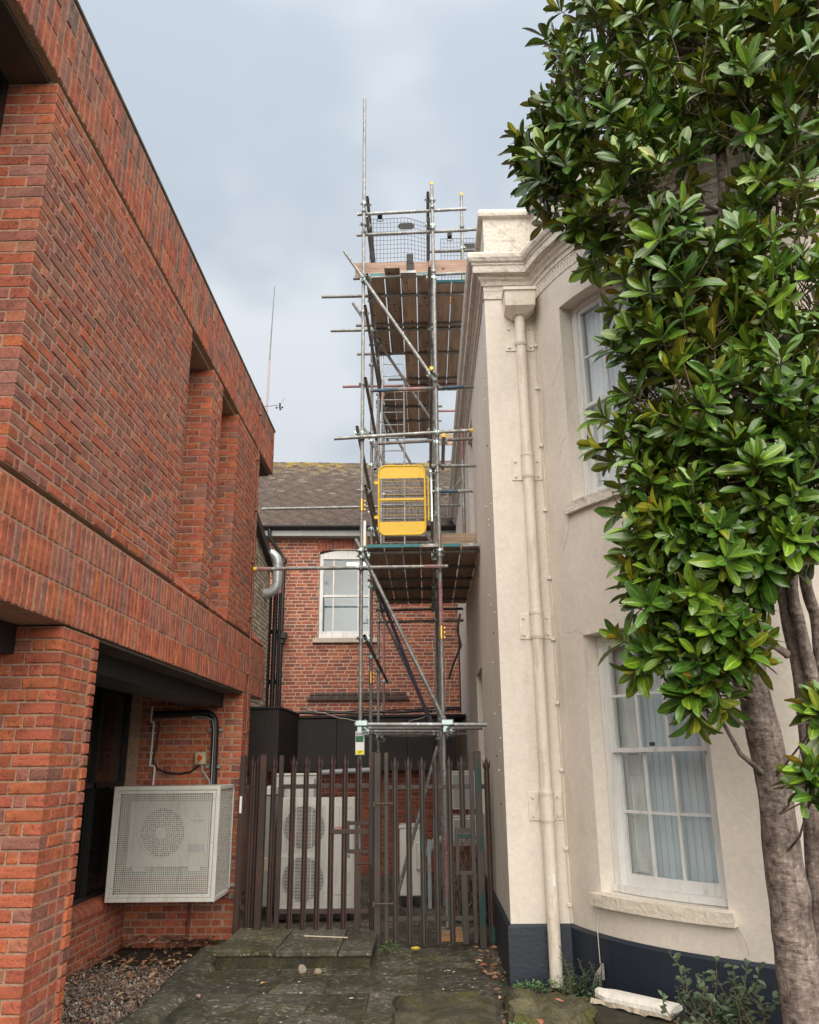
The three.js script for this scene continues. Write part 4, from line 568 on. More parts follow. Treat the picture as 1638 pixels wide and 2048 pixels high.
// soil pipes and rainwater pipe
{
  const t = thing('rainwater_pipe', 'black cast iron rainwater pipe with swan neck and small hopper on the rear house', 'downpipe', [-3.05, 2.6, -17.2]);
  part(t, 'pipe', new B().sweep([[-3.36, 6.78, -17.05], [-3.36, 6.58, -17.06], [-3.30, 6.48, -17.1], [-3.12, 6.20, -17.2], [-3.06, 6.08, -17.22], [-3.05, 5.9, -17.22], [-3.05, 4.52, -17.22]], 0.042, 10), M.black); part(t, 'collar', new B().cyl([-3.05, 6.0, -17.22], [-3.05, 6.1, -17.22], 0.062, 0.062, 10), M.black); part(t, 'hopper', new B().cbox(-3.17, 4.36, -17.3, -2.93, 4.50, -17.12, 0.012).cbox(-3.12, 4.26, -17.28, -2.98, 4.36, -17.15, 0.012), M.black); part(t, 'lower_pipe', new B().cyl([-3.05, 2.6, -17.22], [-3.05, 4.27, -17.22], 0.042, 0.042, 10), M.black);
  const what = ['thickest black soil pipe at the corner beside the stock brick wall', 'middle black pipe of the corner pipe cluster', 'slim black pipe nearest the rainwater pipe in the corner cluster'];
  [[-2.86, 0.06, 4.9], [-2.74, 0.045, 5.0], [-2.655, 0.03, 4.85]].forEach(([x, r, y], k) => { const s = thing('soil_pipe', what[k], 'pipe', [x, 2.6, -14.75], 'black pipes in the corner'); part(s, 'pipe', new B().cyl([x, 2.55, -14.75], [x, y, -14.75], r, r, 10), M.black); for (const q of [3.2, 4.1]) part(s, 'joint', new B().cyl([x, q, -14.75], [x, q + 0.08, -14.75], r * 1.22, r * 1.22, 10), M.black); });
}
// pale stock brick wall between the two brick buildings
{
  const t = thing('stock_brick_wall', 'pale yellow stock brick wall behind the end of the red building', 'wall', [-2.9, 0, -12.9]); const w = new Brickwork(t, [[0.74, 0.65, 0.50], [0.66, 0.57, 0.44], [0.78, 0.70, 0.56], [0.52, 0.45, 0.35]], { seed: 31, max: 120 });
  for (let i = 0; i < 46; i++) w.course('px', -2.8, 11.45, 14.45, 2.2 + i * 0.075, i, [3, 2, 2, 1], { stretch: i % 3 !== 0 }); w.finish('brickwork');
  part(t, 'mortar', new B().box(-3.3, 0, -14.46, -2.81, 5.66, -11.44), M.mortar);
  part(t, 'barge_board', new B().quad([-2.78, 6.1, -11.4], [-2.70, 6.1, -11.4], [-2.70, 5.30, -14.5], [-2.78, 5.30, -14.5]).quad([-2.70, 5.95, -11.4], [-2.70, 5.15, -14.5], [-2.70, 5.30, -14.5], [-2.70, 6.1, -11.4]).quad([-2.78, 5.15, -14.5], [-2.70, 5.15, -14.5], [-2.70, 5.95, -11.4], [-2.78, 5.95, -11.4]).quad([-2.78, 5.15, -14.5], [-2.78, 5.30, -14.5], [-2.70, 5.30, -14.5], [-2.70, 5.15, -14.5]), M.black);
  const d = thing('ventilation_duct', 'silver galvanised ventilation duct bent out from the stock brick wall', 'duct', [-2.7, 4.7, -14]); const pts = []; for (let k = 0; k <= 8; k++) { const a = Math.PI / 2 * k / 8; pts.push([-2.78 + 0.20 * Math.sin(a), 5.21 + 0.20 * Math.cos(a), -13.95]); } for (let k = 0; k <= 8; k++) { const a = Math.PI / 2 * k / 8; pts.push([-2.78 + 0.20 * Math.cos(a), 4.88 - 0.20 * Math.sin(a), -13.95]); } pts.unshift([-2.9, 5.41, -13.95]); pts.push([-2.9, 4.68, -13.95]);
  part(d, 'duct_tube', new B().sweep(pts, 0.085, 16), M.duct); for (const y of [4.88, 5.0, 5.1, 5.21]) part(d, 'seam', new B().cyl([-2.58, y - 0.006, -13.95], [-2.58, y + 0.006, -13.95], 0.09, 0.09, 16), M.duct);
}
// low rear extension: dark clad fascia over brick
{
  const t = thing('rear_extension', 'low rear extension with dark brown clad fascia over a shaded brick wall', 'building', [-1, 0, -15.5]); const w = new Brickwork(t, [[0.44, 0.13, 0.08], [0.37, 0.11, 0.075], [0.31, 0.105, 0.078]], { seed: 41, max: 60 });
  for (let i = 0; i < 23; i++) w.course('pz', -15.25, -2.9, 0.70, 0.0 + i * 0.075, i, [2, 2, 1], { stretch: true }); w.finish('brickwork'); part(t, 'mortar', new B().box(-2.95, 0, -15.6, 0.70, 1.75, -15.26), M.mortar);
  const xs = [-2.32, -1.60, -0.98, -0.35, 0.12, 0.50]; for (let k = 0; k < 5; k++) part(t, 'cladding_panel', new B().cbox(xs[k] + 0.003, 1.70, -15.02, xs[k + 1] - 0.003, 2.60 + 0.004 * (k % 2), -14.98, 0.004), M.darkBox);
  part(t, 'flat_roof', new B().box(-2.95, 2.602, -17.5, 0.70, 2.66, -15.03), M.blackMat); part(t, 'roof_edge', new B().cbox(-2.35, 2.612, -15.05, 0.52, 2.66, -14.96, 0.006), M.darkSteel); part(t, 'soffit', new B().box(-2.95, 1.70, -15.25, 0.55, 1.72, -15.03), M.blackMat);
  const p = thing('plant_cupboard', 'tall dark brown cupboard standing forward at the end of the red building', 'cupboard', [-2.5, 0, -13.4]); part(p, 'front_panel', new B().cbox(-2.78, 1.72, -13.04, -2.29, 2.66, -13.0, 0.005), M.darkBox); part(p, 'side_panel', new B().cbox(-2.329, 1.72, -14.96, -2.29, 2.66, -13.042, 0.005), M.darkBox); part(p, 'lid', new B().cbox(-2.82, 2.661, -14.96, -2.27, 2.70, -12.97, 0.006), M.darkSteel);
  // cable runs along the roof edge
  const cab = (pts, r, m, label) => single('cable_run', new B().sweep(pts, r, 6), m, label, 'cable', 'cables along the extension roof');
  const line = (x0, x1, y0, y1, z, s, wob) => { const o = []; for (let k = 0; k <= 14; k++) { const u = k / 14; o.push([lerp(x0, x1, u), lerp(y0, y1, u) - wob * Math.sin(Math.PI * u) + 0.012 * Math.sin(k * 1.9 + s), z + 0.01 * Math.sin(k + s)]); } return o; };
  cab(line(-2.3, 0.62, 2.70, 2.74, -14.98, 1, 0.02), 0.022, M.black, 'thick black cable lying along the extension roof edge'); cab(line(-2.3, 0.6, 2.735, 2.79, -15.0, 4, 0.03), 0.013, M.black, 'thin black cable above the thick one on the roof edge'); cab(line(-2.2, -0.4, 2.80, 2.42, -14.94, 2, 0.05), 0.006, M.rope, 'pale loose wire sagging over the dark fascia'); cab(line(-0.9, 0.4, 2.42, 2.80, -14.93, 7, 0.06), 0.006, M.rope, 'pale wire rising across the dark fascia to the flank'); cab([[0.1, 2.68, -14.9], [0.3, 2.9, -14.6], [0.55, 3.15, -14.2]], 0.006, M.rope, 'pale wire slanting up to the cream flank');
  cab([[0.66, 4.5, -15.2], [0.60, 4.2, -15.2], [0.66, 3.9, -15.2], [0.50, 3.55, -15.2], [0.42, 3.3, -15.2]], 0.02, M.black, 'thick black cable loop hanging at the flank below the deck'); cab([[0.64, 4.4, -15.6], [0.64, 2.7, -15.6]], 0.012, M.black, 'straight black cable down the far end of the flank');
  for (let k = 0; k < 5; k++) cab([[0.15 + k * 0.09, 4.3 - k * 0.13, -17.2], [0.18 + k * 0.08, 3.6, -17.18], [0.12 + k * 0.09, 3.2, -17.2], [0.2 + k * 0.07, 2.75, -17.15]], 0.004, M.rope, ['palest', 'kinked', 'middle', 'short', 'outermost'][k] + ' thin bare creeper wire on the rear house beside the flank');
}
// yard plant behind the fence
const font = await new FontLoader().loadAsync('fonts/droid/droid_sans_bold.typeface.json');
function text(parent, s, size, pos, m, ry = 0, name = 'lettering') { const g = new TextGeometry(s, { font, size, depth: 0.002, curveSegments: 3, bevelEnabled: false }); g.computeBoundingBox(); g.translate(-(g.boundingBox.max.x + g.boundingBox.min.x) / 2, -size / 2, 0); g.rotateY(ry); g.translate(...pos); return part(parent, name, g, m); }
function fanGrille(t, cx, cy, z, r, name, bars, sq) {   // dark throat, blades, square of fine slats
  const th = part(t, name, new B().cyl([cx, cy, z - 0.10], [cx, cy, z - 0.099], r, r, 28), M.blackMat); { const g = new B(); for (let k = 0; k < 3; k++) { const a = k * 2.094 + 0.4, c = Math.cos(a), s = Math.sin(a), c2 = Math.cos(a + 1.2), s2 = Math.sin(a + 1.2); g.quad([cx + c * r * 0.25, cy + s * r * 0.25, z - 0.085], [cx + c * r * 0.95, cy + s * r * 0.95, z - 0.09], [cx + c2 * r * 0.95, cy + s2 * r * 0.95, z - 0.06], [cx + c2 * r * 0.25, cy + s2 * r * 0.25, z - 0.07]); } const m = M.acGrey.clone(); m.side = THREE.DoubleSide; m.color.multiplyScalar(0.45); part(th, 'fan_blade', g, m); }
  const s = new B(); for (let k = 0; k < bars; k++) { const y = cy - sq + (k + 0.5) * 2 * sq / bars; s.box(cx - sq, y - 0.0035, z + 0.002, cx + sq, y + 0.0035, z + 0.008); } for (const dx of [-sq, -sq * 0.36, sq * 0.36, sq]) s.box(cx + dx - 0.004, cy - sq, z + 0.0082, cx + dx + 0.004, cy + sq, z + 0.014); part(th, 'grille', s, M.acWhite);
}
{
  const t = thing('twin_fan_unit', 'large white outdoor air conditioning unit with two stacked fans behind the fence', 'air conditioner', [-1.42, 0, -11.1]); const z = -10.93;
  const face = new THREE.Shape([[-1.90, 0.09], [-0.93, 0.09], [-0.93, 1.42], [-1.90, 1.42]].map(q => new THREE.Vector2(...q))); for (const y of [1.07, 0.47]) { const p = new THREE.Path(); p.absarc(-1.565, y, 0.262, 0, Math.PI * 2); face.holes.push(p); }
  { const g = new THREE.ExtrudeGeometry(face, { depth: 0.012, bevelEnabled: true, bevelSize: 0.004, bevelThickness: 0.004, bevelSegments: 1, curveSegments: 24 }); g.translate(0, 0, z - 0.014); part(t, 'front_panel', g, M.acWhite); }
  part(t, 'cabinet', new B().box(-1.90, 0.09, -11.30, -0.93, 1.42, z - 0.12), M.acWhite); part(t, 'cabinet_side', new B().box(-0.945, 0.09, z - 0.12, -0.93, 1.42, z - 0.02).box(-1.90, 0.09, z - 0.12, -1.885, 1.42, z - 0.02).box(-1.885, 1.405, z - 0.12, -0.945, 1.42, z - 0.02), M.acWhite);
  fanGrille(t, -1.565, 1.07, z, 0.258, 'fan', 34, 0.275); fanGrille(t, -1.565, 0.47, z, 0.258, 'fan', 34, 0.275);
  part(t, 'service_panel', new B().cbox(-1.255, 0.30, z + 0.0025, -0.945, 1.34, z + 0.012, 0.004), M.acWhite); part(t, 'base_panel', new B().cbox(-1.255, 0.11, z + 0.0025, -0.945, 0.285, z + 0.010, 0.003), M.acWhite); part(t, 'handle', new B().cbox(-1.06, 0.72, z + 0.012, -0.98, 0.76, z + 0.016, 0.002), M.acGrey); part(t, 'foot', new B().cbox(-1.85, 0.02, -11.25, -1.70, 0.088, -10.95, 0.004).cbox(-1.15, 0.02, -11.25, -1.0, 0.088, -10.95, 0.004), M.darkSteel);
  text(t, 'FUJITSU', 0.045, [-1.14, 1.06, z + 0.0125], M.red); text(t, 'INVERTER', 0.016, [-1.02, 1.30, z + 0.0125], M.acGrey);
}
{
  const t = thing('side_fin_unit', 'narrow grey finned outdoor unit turned side on behind the fence', 'air conditioner', [-2.08, 0, -11.4]); part(t, 'cabinet', new B().cbox(-2.16, 0.15, -11.9, -1.99, 1.46, -11.05, 0.01), M.acGrey); for (let k = 0; k < 24; k++) part(t, 'fin', new B().box(-2.20, 0.22 + k * 0.045, -11.7, -2.161, 0.235 + k * 0.045, -11.1), M.acWhite); part(t, 'cover', new B().cbox(-2.17, 1.461, -11.92, -1.97, 1.56, -11.03, 0.008), M.acWhite);
  const u = thing('wall_unit', 'white split unit standing behind and above the twin fan unit', 'air conditioner', [-1.8, 1.2, -12.3]); part(u, 'cabinet', new B().cbox(-2.2, 1.10, -12.5, -1.55, 1.68, -12.2, 0.012), M.acWhite); part(u, 'end_cap', new B().cbox(-1.62, 1.16, -12.2, -1.56, 1.64, -12.185, 0.004), M.acGrey); part(u, 'cover', new B().cbox(-2.22, 1.681, -12.52, -1.53, 1.71, -12.18, 0.006), M.acWhite);
  const v = thing('condenser_unit', 'white boxy condenser with a grey elbow pipe seen through the narrow gate', 'air conditioner', [-0.2, 0, -12.1]); part(v, 'cabinet', new B().cbox(-0.40, 0.12, -12.5, -0.10, 0.98, -12.0, 0.012), M.acWhite); part(v, 'side_panel', new B().cbox(-0.099, 0.15, -12.45, -0.085, 0.95, -12.05, 0.004), M.acGrey); part(v, 'valve_cover', new B().cbox(-0.17, 0.45, -11.999, -0.09, 0.80, -11.95, 0.01), M.acWhite); part(v, 'top', new B().cbox(-0.41, 0.981, -12.52, -0.08, 1.01, -11.98, 0.006), M.acWhite); part(v, 'foot', new B().cbox(-0.38, 0.0, -12.4, -0.30, 0.119, -12.02, 0.004).cbox(-0.2, 0.0, -12.4, -0.12, 0.119, -12.02, 0.004), M.darkSteel);
  part(v, 'elbow_pipe', new B().sweep([[-0.085, 0.62, -12.2], [0.0, 0.66, -12.2], [0.06, 0.74, -12.2], [0.12, 0.80, -12.2], [0.2, 0.80, -12.2]], 0.065, 12), M.greyPvc);
  for (const [y, d, la] of [[1.20, 0.50, 'upper white unit bracketed to the flank beside the gate'], [0.72, 0.38, 'lower white box fixed to the flank beside the gate']]) { const q = thing('flank_unit', la, 'air conditioner', [0.5, y, -12.3], 'boxes on the flank'); part(q, 'case', new B().cbox(0.33, y, -12.6, 0.70, y + d, -12.25, 0.014), M.acWhite); part(q, 'panel', new B().cbox(0.36, y + 0.03, -12.249, 0.66, y + d - 0.03, -12.235, 0.004), M.acGrey); part(q, 'lid', new B().cbox(0.32, y + d + 0.001, -12.62, 0.71, y + d + 0.02, -12.23, 0.004), M.acWhite); }
  single('yard_pipe', new B().cyl([-1.5, 1.72, -12.0], [-0.72, 1.75, -12.0], 0.035, 0.035, 12), M.greyPvc, 'grey plastic pipe lying level behind the fence top', 'pipe');
  single('isolator_box', new B().cbox(-2.02, 0.60, -10.66, -1.90, 0.76, -10.58, 0.008), M.beige, 'small cream isolator box beside the twin fan unit', 'switch box');
  single('yard_post', new B().cbox(-0.02, 0.0, -11.82, 0.03, 0.85, -11.78, 0.003), M.greyPvc, 'thin grey post beside the condenser', 'post');
  // ivy and dead stems at the foot of the flank
  const iv = thing('dead_shrub', 'tangle of dry brown stems at the foot of the flank behind the gate', 'shrub', [0.45, 0, -11.0]), g = new B(), rn = rng32(9); for (let k = 0; k < 70; k++) { const x = 0.28 + rn() * 0.36, z = -10.7 - rn() * 0.7, y = 0.2 + rn() * 0.85; const p = [[x, 0, z]]; for (let s = 1; s < 5; s++) p.push([clamp(x + (rn() - 0.5) * 0.25, 0.2, 0.68), y * s / 4, z + (rn() - 0.5) * 0.3]); g.sweep(p, [0.012, 0.01, 0.008, 0.006, 0.003], 4); } part(iv, 'stems', g, mat({ color: [0.20, 0.145, 0.10], roughness: 0.9 })).userData.kind = 'stuff';
}
// ================================================================== palisade fence, two gates and posts
{
  const H = 1, paleGeo = (h) => {   // pressed steel pale with a splayed triple point, base at y = 0
    const b = new B(), cols = [-1, -0.62, -0.30, 0.30, 0.62, 1], zc = [0.0, 0.004, 0.020, 0.020, 0.004, 0.0];
    const rows = [[0, 0.031], [h - 0.165, 0.031], [h - 0.15, 0.027], [h - 0.105, 0.041], [h - 0.08, 0.041]];
    const P = (r, c, o) => [cols[c] * r[1], r[0], zc[c] * (r[0] > h - 0.12 ? 1.25 : 1) + o];
    for (const [o, f] of [[0.0022, 1], [0, -1]]) {
      for (let r = 0; r < rows.length - 1; r++) for (let c = 0; c < 5; c++) { const q = [P(rows[r], c, o), P(rows[r], c + 1, o), P(rows[r + 1], c + 1, o), P(rows[r + 1], c, o)]; f > 0 ? b.quad(...q) : b.quad(...q.reverse()); }
      const t = rows[4], tips = [[[-0.044, h - 0.03, 0.008], 0, 1], [[0.044, h - 0.03, 0.008], 4, 5], [[0, h, 0.026], 1, 4]];
      for (const [tip, a, c] of tips) { const A = P(t, a, o), C = P(t, c, o), m = [tip[0], tip[1], tip[2] + o]; if (c - a > 1) { const m1 = P(t, 2, o), m2 = P(t, 3, o); f > 0 ? (b.tri(A, m1, m), b.tri(m1, m2, m), b.tri(m2, C, m)) : (b.tri(m1, A, m), b.tri(m2, m1, m), b.tri(C, m2, m)); } else f > 0 ? b.tri(A, C, m) : b.tri(C, A, m); }
    }
    return b.geo();
  };
  const pg = paleGeo(1.87), pl = paleGeo(1.80);
  const pale = (t, x, y, z, g, m, name = 'pale') => { const me = new THREE.Mesh(g, m); me.name = name; me.position.set(x - t.position.x, y - t.position.y, z - t.position.z); t.add(me); return me; };
  const patch = (p, t, x0, y0, x1, y1, z) => { const sh = new THREE.Shape(), n = 14, c = [(x0 + x1) / 2, (y0 + y1) / 2]; for (let k = 0; k < n; k++) { const a = k / n * Math.PI * 2, f = 0.8 + 0.35 * hash2(k, Math.round(y0 * 100), 3); const q = [clamp(c[0] + Math.cos(a) * (x1 - x0) * 0.62 * f, x0, x1), c[1] + Math.sin(a) * (y1 - y0) * 0.5 * f]; k ? sh.lineTo(...q) : sh.moveTo(...q); } const g = new THREE.ExtrudeGeometry(sh, { depth: 0.0006, bevelEnabled: false }); g.translate(0, 0, z); return part(t, 'green_paint_patch', g, M.green, 'patch where older green paint shows'); };
  // narrow gate on the side of the cream house
  const zg = -9.40, g1 = thing('palisade_gate', 'narrow brown palisade gate with flaking paint beside the cream house', 'gate', [0, 0.04, zg], 'palisade gates'); const m1 = M.brownGrey;
  part(g1, 'stile', new B().cbox(-0.475, 0.05, zg - 0.022, -0.43, 1.95, zg + 0.022, 0.003), m1); part(g1, 'stile', new B().cbox(0.455, 0.05, zg - 0.022, 0.50, 1.95, zg + 0.022, 0.003), m1);
  for (const y of [0.26, 1.565]) part(g1, 'rail', new B().cbox(-0.43, y, zg - 0.02, 0.455, y + 0.045, zg + 0.018, 0.003), m1);
  [-0.358, -0.210, -0.062, 0.086, 0.236].forEach(x => pale(g1, x, 0.045, zg + 0.021, pg, m1)); { pale(g1, 0.372, 1.165, zg + 0.021, paleGeo(0.75), m1); part(g1, 'lower_pale', new B().box(0.341, 0.045, zg + 0.021, 0.403, 0.70, zg + 0.025).box(0.357, 0.045, zg + 0.0252, 0.387, 0.70, zg + 0.041), m1); }
  { const f = new B(); f.cbox(0.285, 0.70, zg + 0.0, 0.325, 1.165, zg + 0.04, 0.003); f.cbox(0.326, 0.70, zg + 0.0, 0.455, 0.74, zg + 0.038, 0.003); f.cbox(0.326, 1.12, zg + 0.0, 0.455, 1.16, zg + 0.038, 0.003); part(g1, 'lock_frame', f, m1); part(g1, 'bolt_bar', new B().cbox(0.326, 1.06, zg - 0.01, 0.455, 1.10, zg + 0.01, 0.003), M.green); }
  for (const y of [0.43, 1.42]) { part(g1, 'hinge', new B().cyl([-0.585, y, zg + 0.03], [-0.39, y, zg + 0.03], 0.009, 0.009, 8).cyl([-0.585, y - 0.03, zg + 0.03], [-0.585, y + 0.02, zg + 0.03], 0.017, 0.017, 8).cyl([-0.40, y, zg + 0.03], [-0.38, y, zg + 0.03], 0.015, 0.015, 8), mat({ color: [0.10, 0.075, 0.055], roughness: 0.7 })); }
  patch(g1, g1, 0.052, 1.05, 0.070, 1.32, zg + 0.0440); patch(g1, g1, -0.078, 0.9, -0.052, 1.15, zg + 0.0440); patch(g1, g1, -0.050, 0.30, -0.036, 0.75, zg + 0.0300); patch(g1, g1, 0.345, 0.05, 0.356, 0.45, zg + 0.0252);
  const post = (x, y0, y1, z, w2, label, m, patches = []) => { const t = thing('gate_post', label, 'post', [x, y0, z], 'gate posts'); part(t, 'post', new B().cbox(x - w2, y0, z - w2, x + w2, y1, z + w2, 0.005), m); part(t, 'cap', new B().cbox(x - w2 - 0.002, y1 + 0.001, z - w2 - 0.002, x + w2 + 0.002, y1 + 0.006, z + w2 + 0.002, 0.001), m); for (const p of patches) patch(t, t, p[0], p[1], p[2], p[3], z + w2 + 0.0002); };
  post(-0.552, -0.05, 1.955, -9.46, 0.037, 'brown steel post between the two palisade gates', M.brownGrey);
  post(0.552, -0.05, 1.95, -9.40, 0.036, 'brown steel post with green paint patches beside the cream house', M.brownGrey, [[0.528, 1.50, 0.588, 1.86], [0.540, 0.92, 0.586, 1.10], [0.520, 0.18, 0.588, 0.56]]);
  { const t = thing('fence_pale', 'single leaning brown palisade pale against the cream flank', 'fence', [0.645, 0, -9.38]); pale(t, 0.645, 0.03, -9.36, pg, M.brown); part(t, 'rail_stub', new B().cbox(0.59, 1.56, -9.41, 0.66, 1.61, -9.37, 0.003), M.brown); patch(t, t, 0.632, 0.03, 0.672, 0.22, -9.3380); }
  // wide gate on the stone step
  const zl = -9.62, g2 = thing('palisade_gate', 'wide dark brown palisade gate with triple pointed pales on the stone step', 'gate', [-1.1, 0.14, zl], 'palisade gates'), m2 = M.brown;
  part(g2, 'stile', new B().cbox(-0.648, 0.15, zl - 0.022, -0.602, 1.955, zl + 0.022, 0.003), m2); part(g2, 'stile', new B().cbox(-1.672, 0.15, zl - 0.022, -1.622, 1.935, zl + 0.022, 0.003), m2);
  for (const y of [0.30, 1.575]) part(g2, 'rail', new B().cbox(-1.622, y, zl - 0.02, -0.648, y + 0.048, zl + 0.018, 0.003), m2);
  [-0.925, -1.071, -1.216, -1.361, -1.506].forEach((x, k) => pale(g2, x, 0.145, zl + 0.021, pl, m2)); pale(g2, -0.778, 1.20, zl + 0.021, paleGeo(0.745), m2); part(g2, 'lower_pale', new B().box(-0.809, 0.145, zl + 0.021, -0.747, 0.93, zl + 0.025).box(-0.793, 0.145, zl + 0.0252, -0.763, 0.93, zl + 0.041), m2);
  { const f = new B(); f.cbox(-0.905, 0.90, zl + 0.0, -0.87, 1.235, zl + 0.04, 0.003); f.cbox(-0.869, 0.90, zl + 0.0, -0.648, 0.94, zl + 0.038, 0.003); f.cbox(-0.869, 1.19, zl + 0.0, -0.648, 1.23, zl + 0.038, 0.003); part(g2, 'lock_frame', f, m2); part(g2, 'bolt_bar', new B().cbox(-1.07, 1.10, zl + 0.043, -0.66, 1.15, zl + 0.058, 0.003), m2); part(g2, 'drop_bolt', new B().sweep([[-0.80, 0.80, zl + 0.05], [-0.655, 0.80, zl + 0.05], [-0.635, 0.78, zl + 0.05], [-0.635, 0.15, zl + 0.05]], 0.008, 6), M.brown); }
  post(-1.845, 0.10, 1.945, -9.60, 0.038, 'brown steel post at the wall end of the wide gate', M.brown);
  { const t = thing('palisade_fence', 'short length of palisade fence tight against the brick pier', 'fence', [-2.0, 0.1, -9.7]); for (const x of [-1.925, -1.99]) pale(t, x, 0.14, -9.70, pl, M.brown); part(t, 'post', new B().cbox(-2.13, 0.1, -9.74, -2.07, 1.945, -9.68, 0.004), M.brown); for (const y of [0.33, 1.57]) part(t, 'rail', new B().cbox(-2.07, y, -9.75, -1.88, y + 0.045, -9.705, 0.003), M.brown); pale(t, -1.745, 0.14, -9.70, pl, M.brown); }
  single('post_label', new B().cbox(-2.118, 1.32, -9.678, -2.092, 1.50, -9.676, 0.0006), M.label, 'white sticker with small print on the fence post by the brick pier', 'label');
}
// step of three stone slabs under the wide gate
{
  const t = thing('stone_step', 'low mossy stone step of three slabs in front of the wide gate', 'step', [-1.3, 0, -9.1]); const xs = [-2.06, -1.47, -0.875, -0.545], rn = rng32(3);
  for (let k = 0; k < 3; k++) { const g = new B().cbox(xs[k] + 0.004, 0.102, -9.72, xs[k + 1] - 0.004, 0.156 - k * 0.003, -8.55 + 0.01 * (k - 1), 0.010, k * 1.3, 0, 0.004); part(t, 'slab', g, k === 2 ? M.slabStone : [mat({ color: [0.66, 0.63, 0.50], map: T_pave, bumpMap: T_paveB, bumpScale: 0.01, roughness: 0.85 }), M.slabStone][k]); }
  part(t, 'base', new B().box(-2.035, -0.1, -9.7, -0.57, 0.1019, -8.585), M.mossDark);
  single('bamboo_cane', new B().cyl([-1.28, 0.166, -9.18], [-0.83, 0.163, -9.10], 0.007, 0.006, 6), mat({ color: [0.58, 0.53, 0.38], roughness: 0.7 }), 'thin pale cane lying on the stone step', 'cane');
}
// ================================================================== caged air conditioner in the recess
function grid(b, axis, u0, u1, y0, y1, c, p, w, d) { const nu = Math.round((u1 - u0) / p), ny = Math.round((y1 - y0) / p); for (let k = 1; k < nu; k++) { const u = lerp(u0, u1, k / nu); axis === 'z' ? b.box(u - w, y0, c - d, u + w, y1, c) : b.box(c - d, y0, u - w, c, y1, u + w); } for (let k = 1; k < ny; k++) { const y = lerp(y0, y1, k / ny); axis === 'z' ? b.box(u0, y - w, c - d - 0.0004, u1, y + w, c + 0.0004) : b.box(c - d - 0.0004, y - w, u0, c + 0.0004, y + w, u1); } return b; }
{
  const t = thing('unit_cage', 'pale square perforated steel cage bracketed to the brick recess wall', 'cage', [-2.83, 0.48, -9.6]); const x0 = -3.40, x1 = -2.245, y0 = 0.475, y1 = 1.625, z0 = -9.985, z1 = -9.27, m = M.acCage;
  const f = new B(), s = 0.042; f.cbox(x0, y0, z1 - s, x0 + s, y1, z1, 0.003); f.cbox(x1 - s, y0, z1 - s, x1, y1, z1, 0.003); f.cbox(x0 + s, y0, z1 - s, x1 - s, y0 + s, z1 - 0.001, 0.003); f.cbox(x0 + s, y1 - s, z1 - s, x1 - s, y1, z1 - 0.001, 0.003); f.cbox(x1 - s, y0, z0, x1 - 0.001, y0 + s, z1 - s, 0.003); f.cbox(x1 - s, y1 - s, z0, x1 - 0.001, y1, z1 - s, 0.003); f.cbox(x1 - s, y0 + s, z0, x1 - 0.001, y1 - s, z0 + s, 0.003); f.cbox(x0, y0, z0, x0 + s, y0 + s, z1 - s, 0.003); f.cbox(x0, y1 - s, z0, x0 + s, y1, z1 - s, 0.003); part(t, 'frame', f, m);
  part(t, 'top_sheet', new B().box(x0 + s, y1 - 0.006, z0, x1 - s, y1 - 0.002, z1 - s), m); part(t, 'floor_sheet', new B().box(x0 + s, y0 + 0.002, z0, x1 - s, y0 + 0.006, z1 - s), m);
  const g = new B(), a0 = x0 + s + 0.004, a1 = x1 - s - 0.004, b0 = y0 + s + 0.004, b1 = y1 - s - 0.004, e = 0.03; g.box(a0, b0, z1 - 0.012, a0 + e, b1, z1 - 0.004); g.box(a1 - e, b0, z1 - 0.012, a1, b1, z1 - 0.004); g.box(a0 + e, b0, z1 - 0.012, a1 - e, b0 + e, z1 - 0.004); g.box(a0 + e, b1 - e, z1 - 0.012, a1 - e, b1, z1 - 0.004); const fp = part(t, 'front_panel', g, m);
  part(fp, 'perforated_mesh', grid(new B(), 'z', a0 + e, a1 - e, b0 + e, b1 - e, z1 - 0.008, 0.0205, 0.0035, 0.002), m);
  { const q = new B(), za = z0 + s + 0.01, zb = z1 - s - 0.01, ya = y0 + s, yb = y1 - s, n = 46; for (let k = 1; k < n; k++) { const y = lerp(ya, yb, k / n); q.box(x1 - 0.014, y - 0.0058, za, x1 - 0.012, y + 0.0058, zb); } for (let k = 0; k <= 16; k++) { const zz = lerp(za, zb, k / 16); q.box(x1 - 0.0142, ya, zz - 0.0024, x1 - 0.0118, yb, zz + 0.0024); } part(t, 'side_mesh', q, m); }
  for (let k = 0; k < 3; k++) { const u = lerp(a0 + 0.09, a1 - 0.09, k / 2); for (const y of [b0 + 0.014, b1 - 0.014]) part(fp, 'rivet', new B().cyl([u, y, z1 - 0.004], [u, y, z1 - 0.002], 0.005, 0.004, 6), M.darkSteel); const v = lerp(b0 + 0.09, b1 - 0.09, k / 2); for (const x of [a0 + 0.014, a1 - 0.014]) part(fp, 'rivet', new B().cyl([x, v, z1 - 0.004], [x, v, z1 - 0.002], 0.005, 0.004, 6), M.darkSteel); }
  const u = thing('single_fan_unit', 'white air conditioning unit with one round fan inside the cage', 'air conditioner', [-2.85, 0.8, -9.7]), zf = -9.52;
  const face = new THREE.Shape([[-3.28, 0.80], [-2.42, 0.80], [-2.42, 1.46], [-3.28, 1.46]].map(q => new THREE.Vector2(...q))); const hole = new THREE.Path(); hole.absarc(-2.93, 1.135, 0.262, 0, Math.PI * 2); face.holes.push(hole); const ge = new THREE.ExtrudeGeometry(face, { depth: 0.01, bevelEnabled: true, bevelSize: 0.006, bevelThickness: 0.006, bevelSegments: 2, curveSegments: 28 }); ge.translate(0, 0, zf - 0.016); part(u, 'front_panel', ge, M.acWhite);
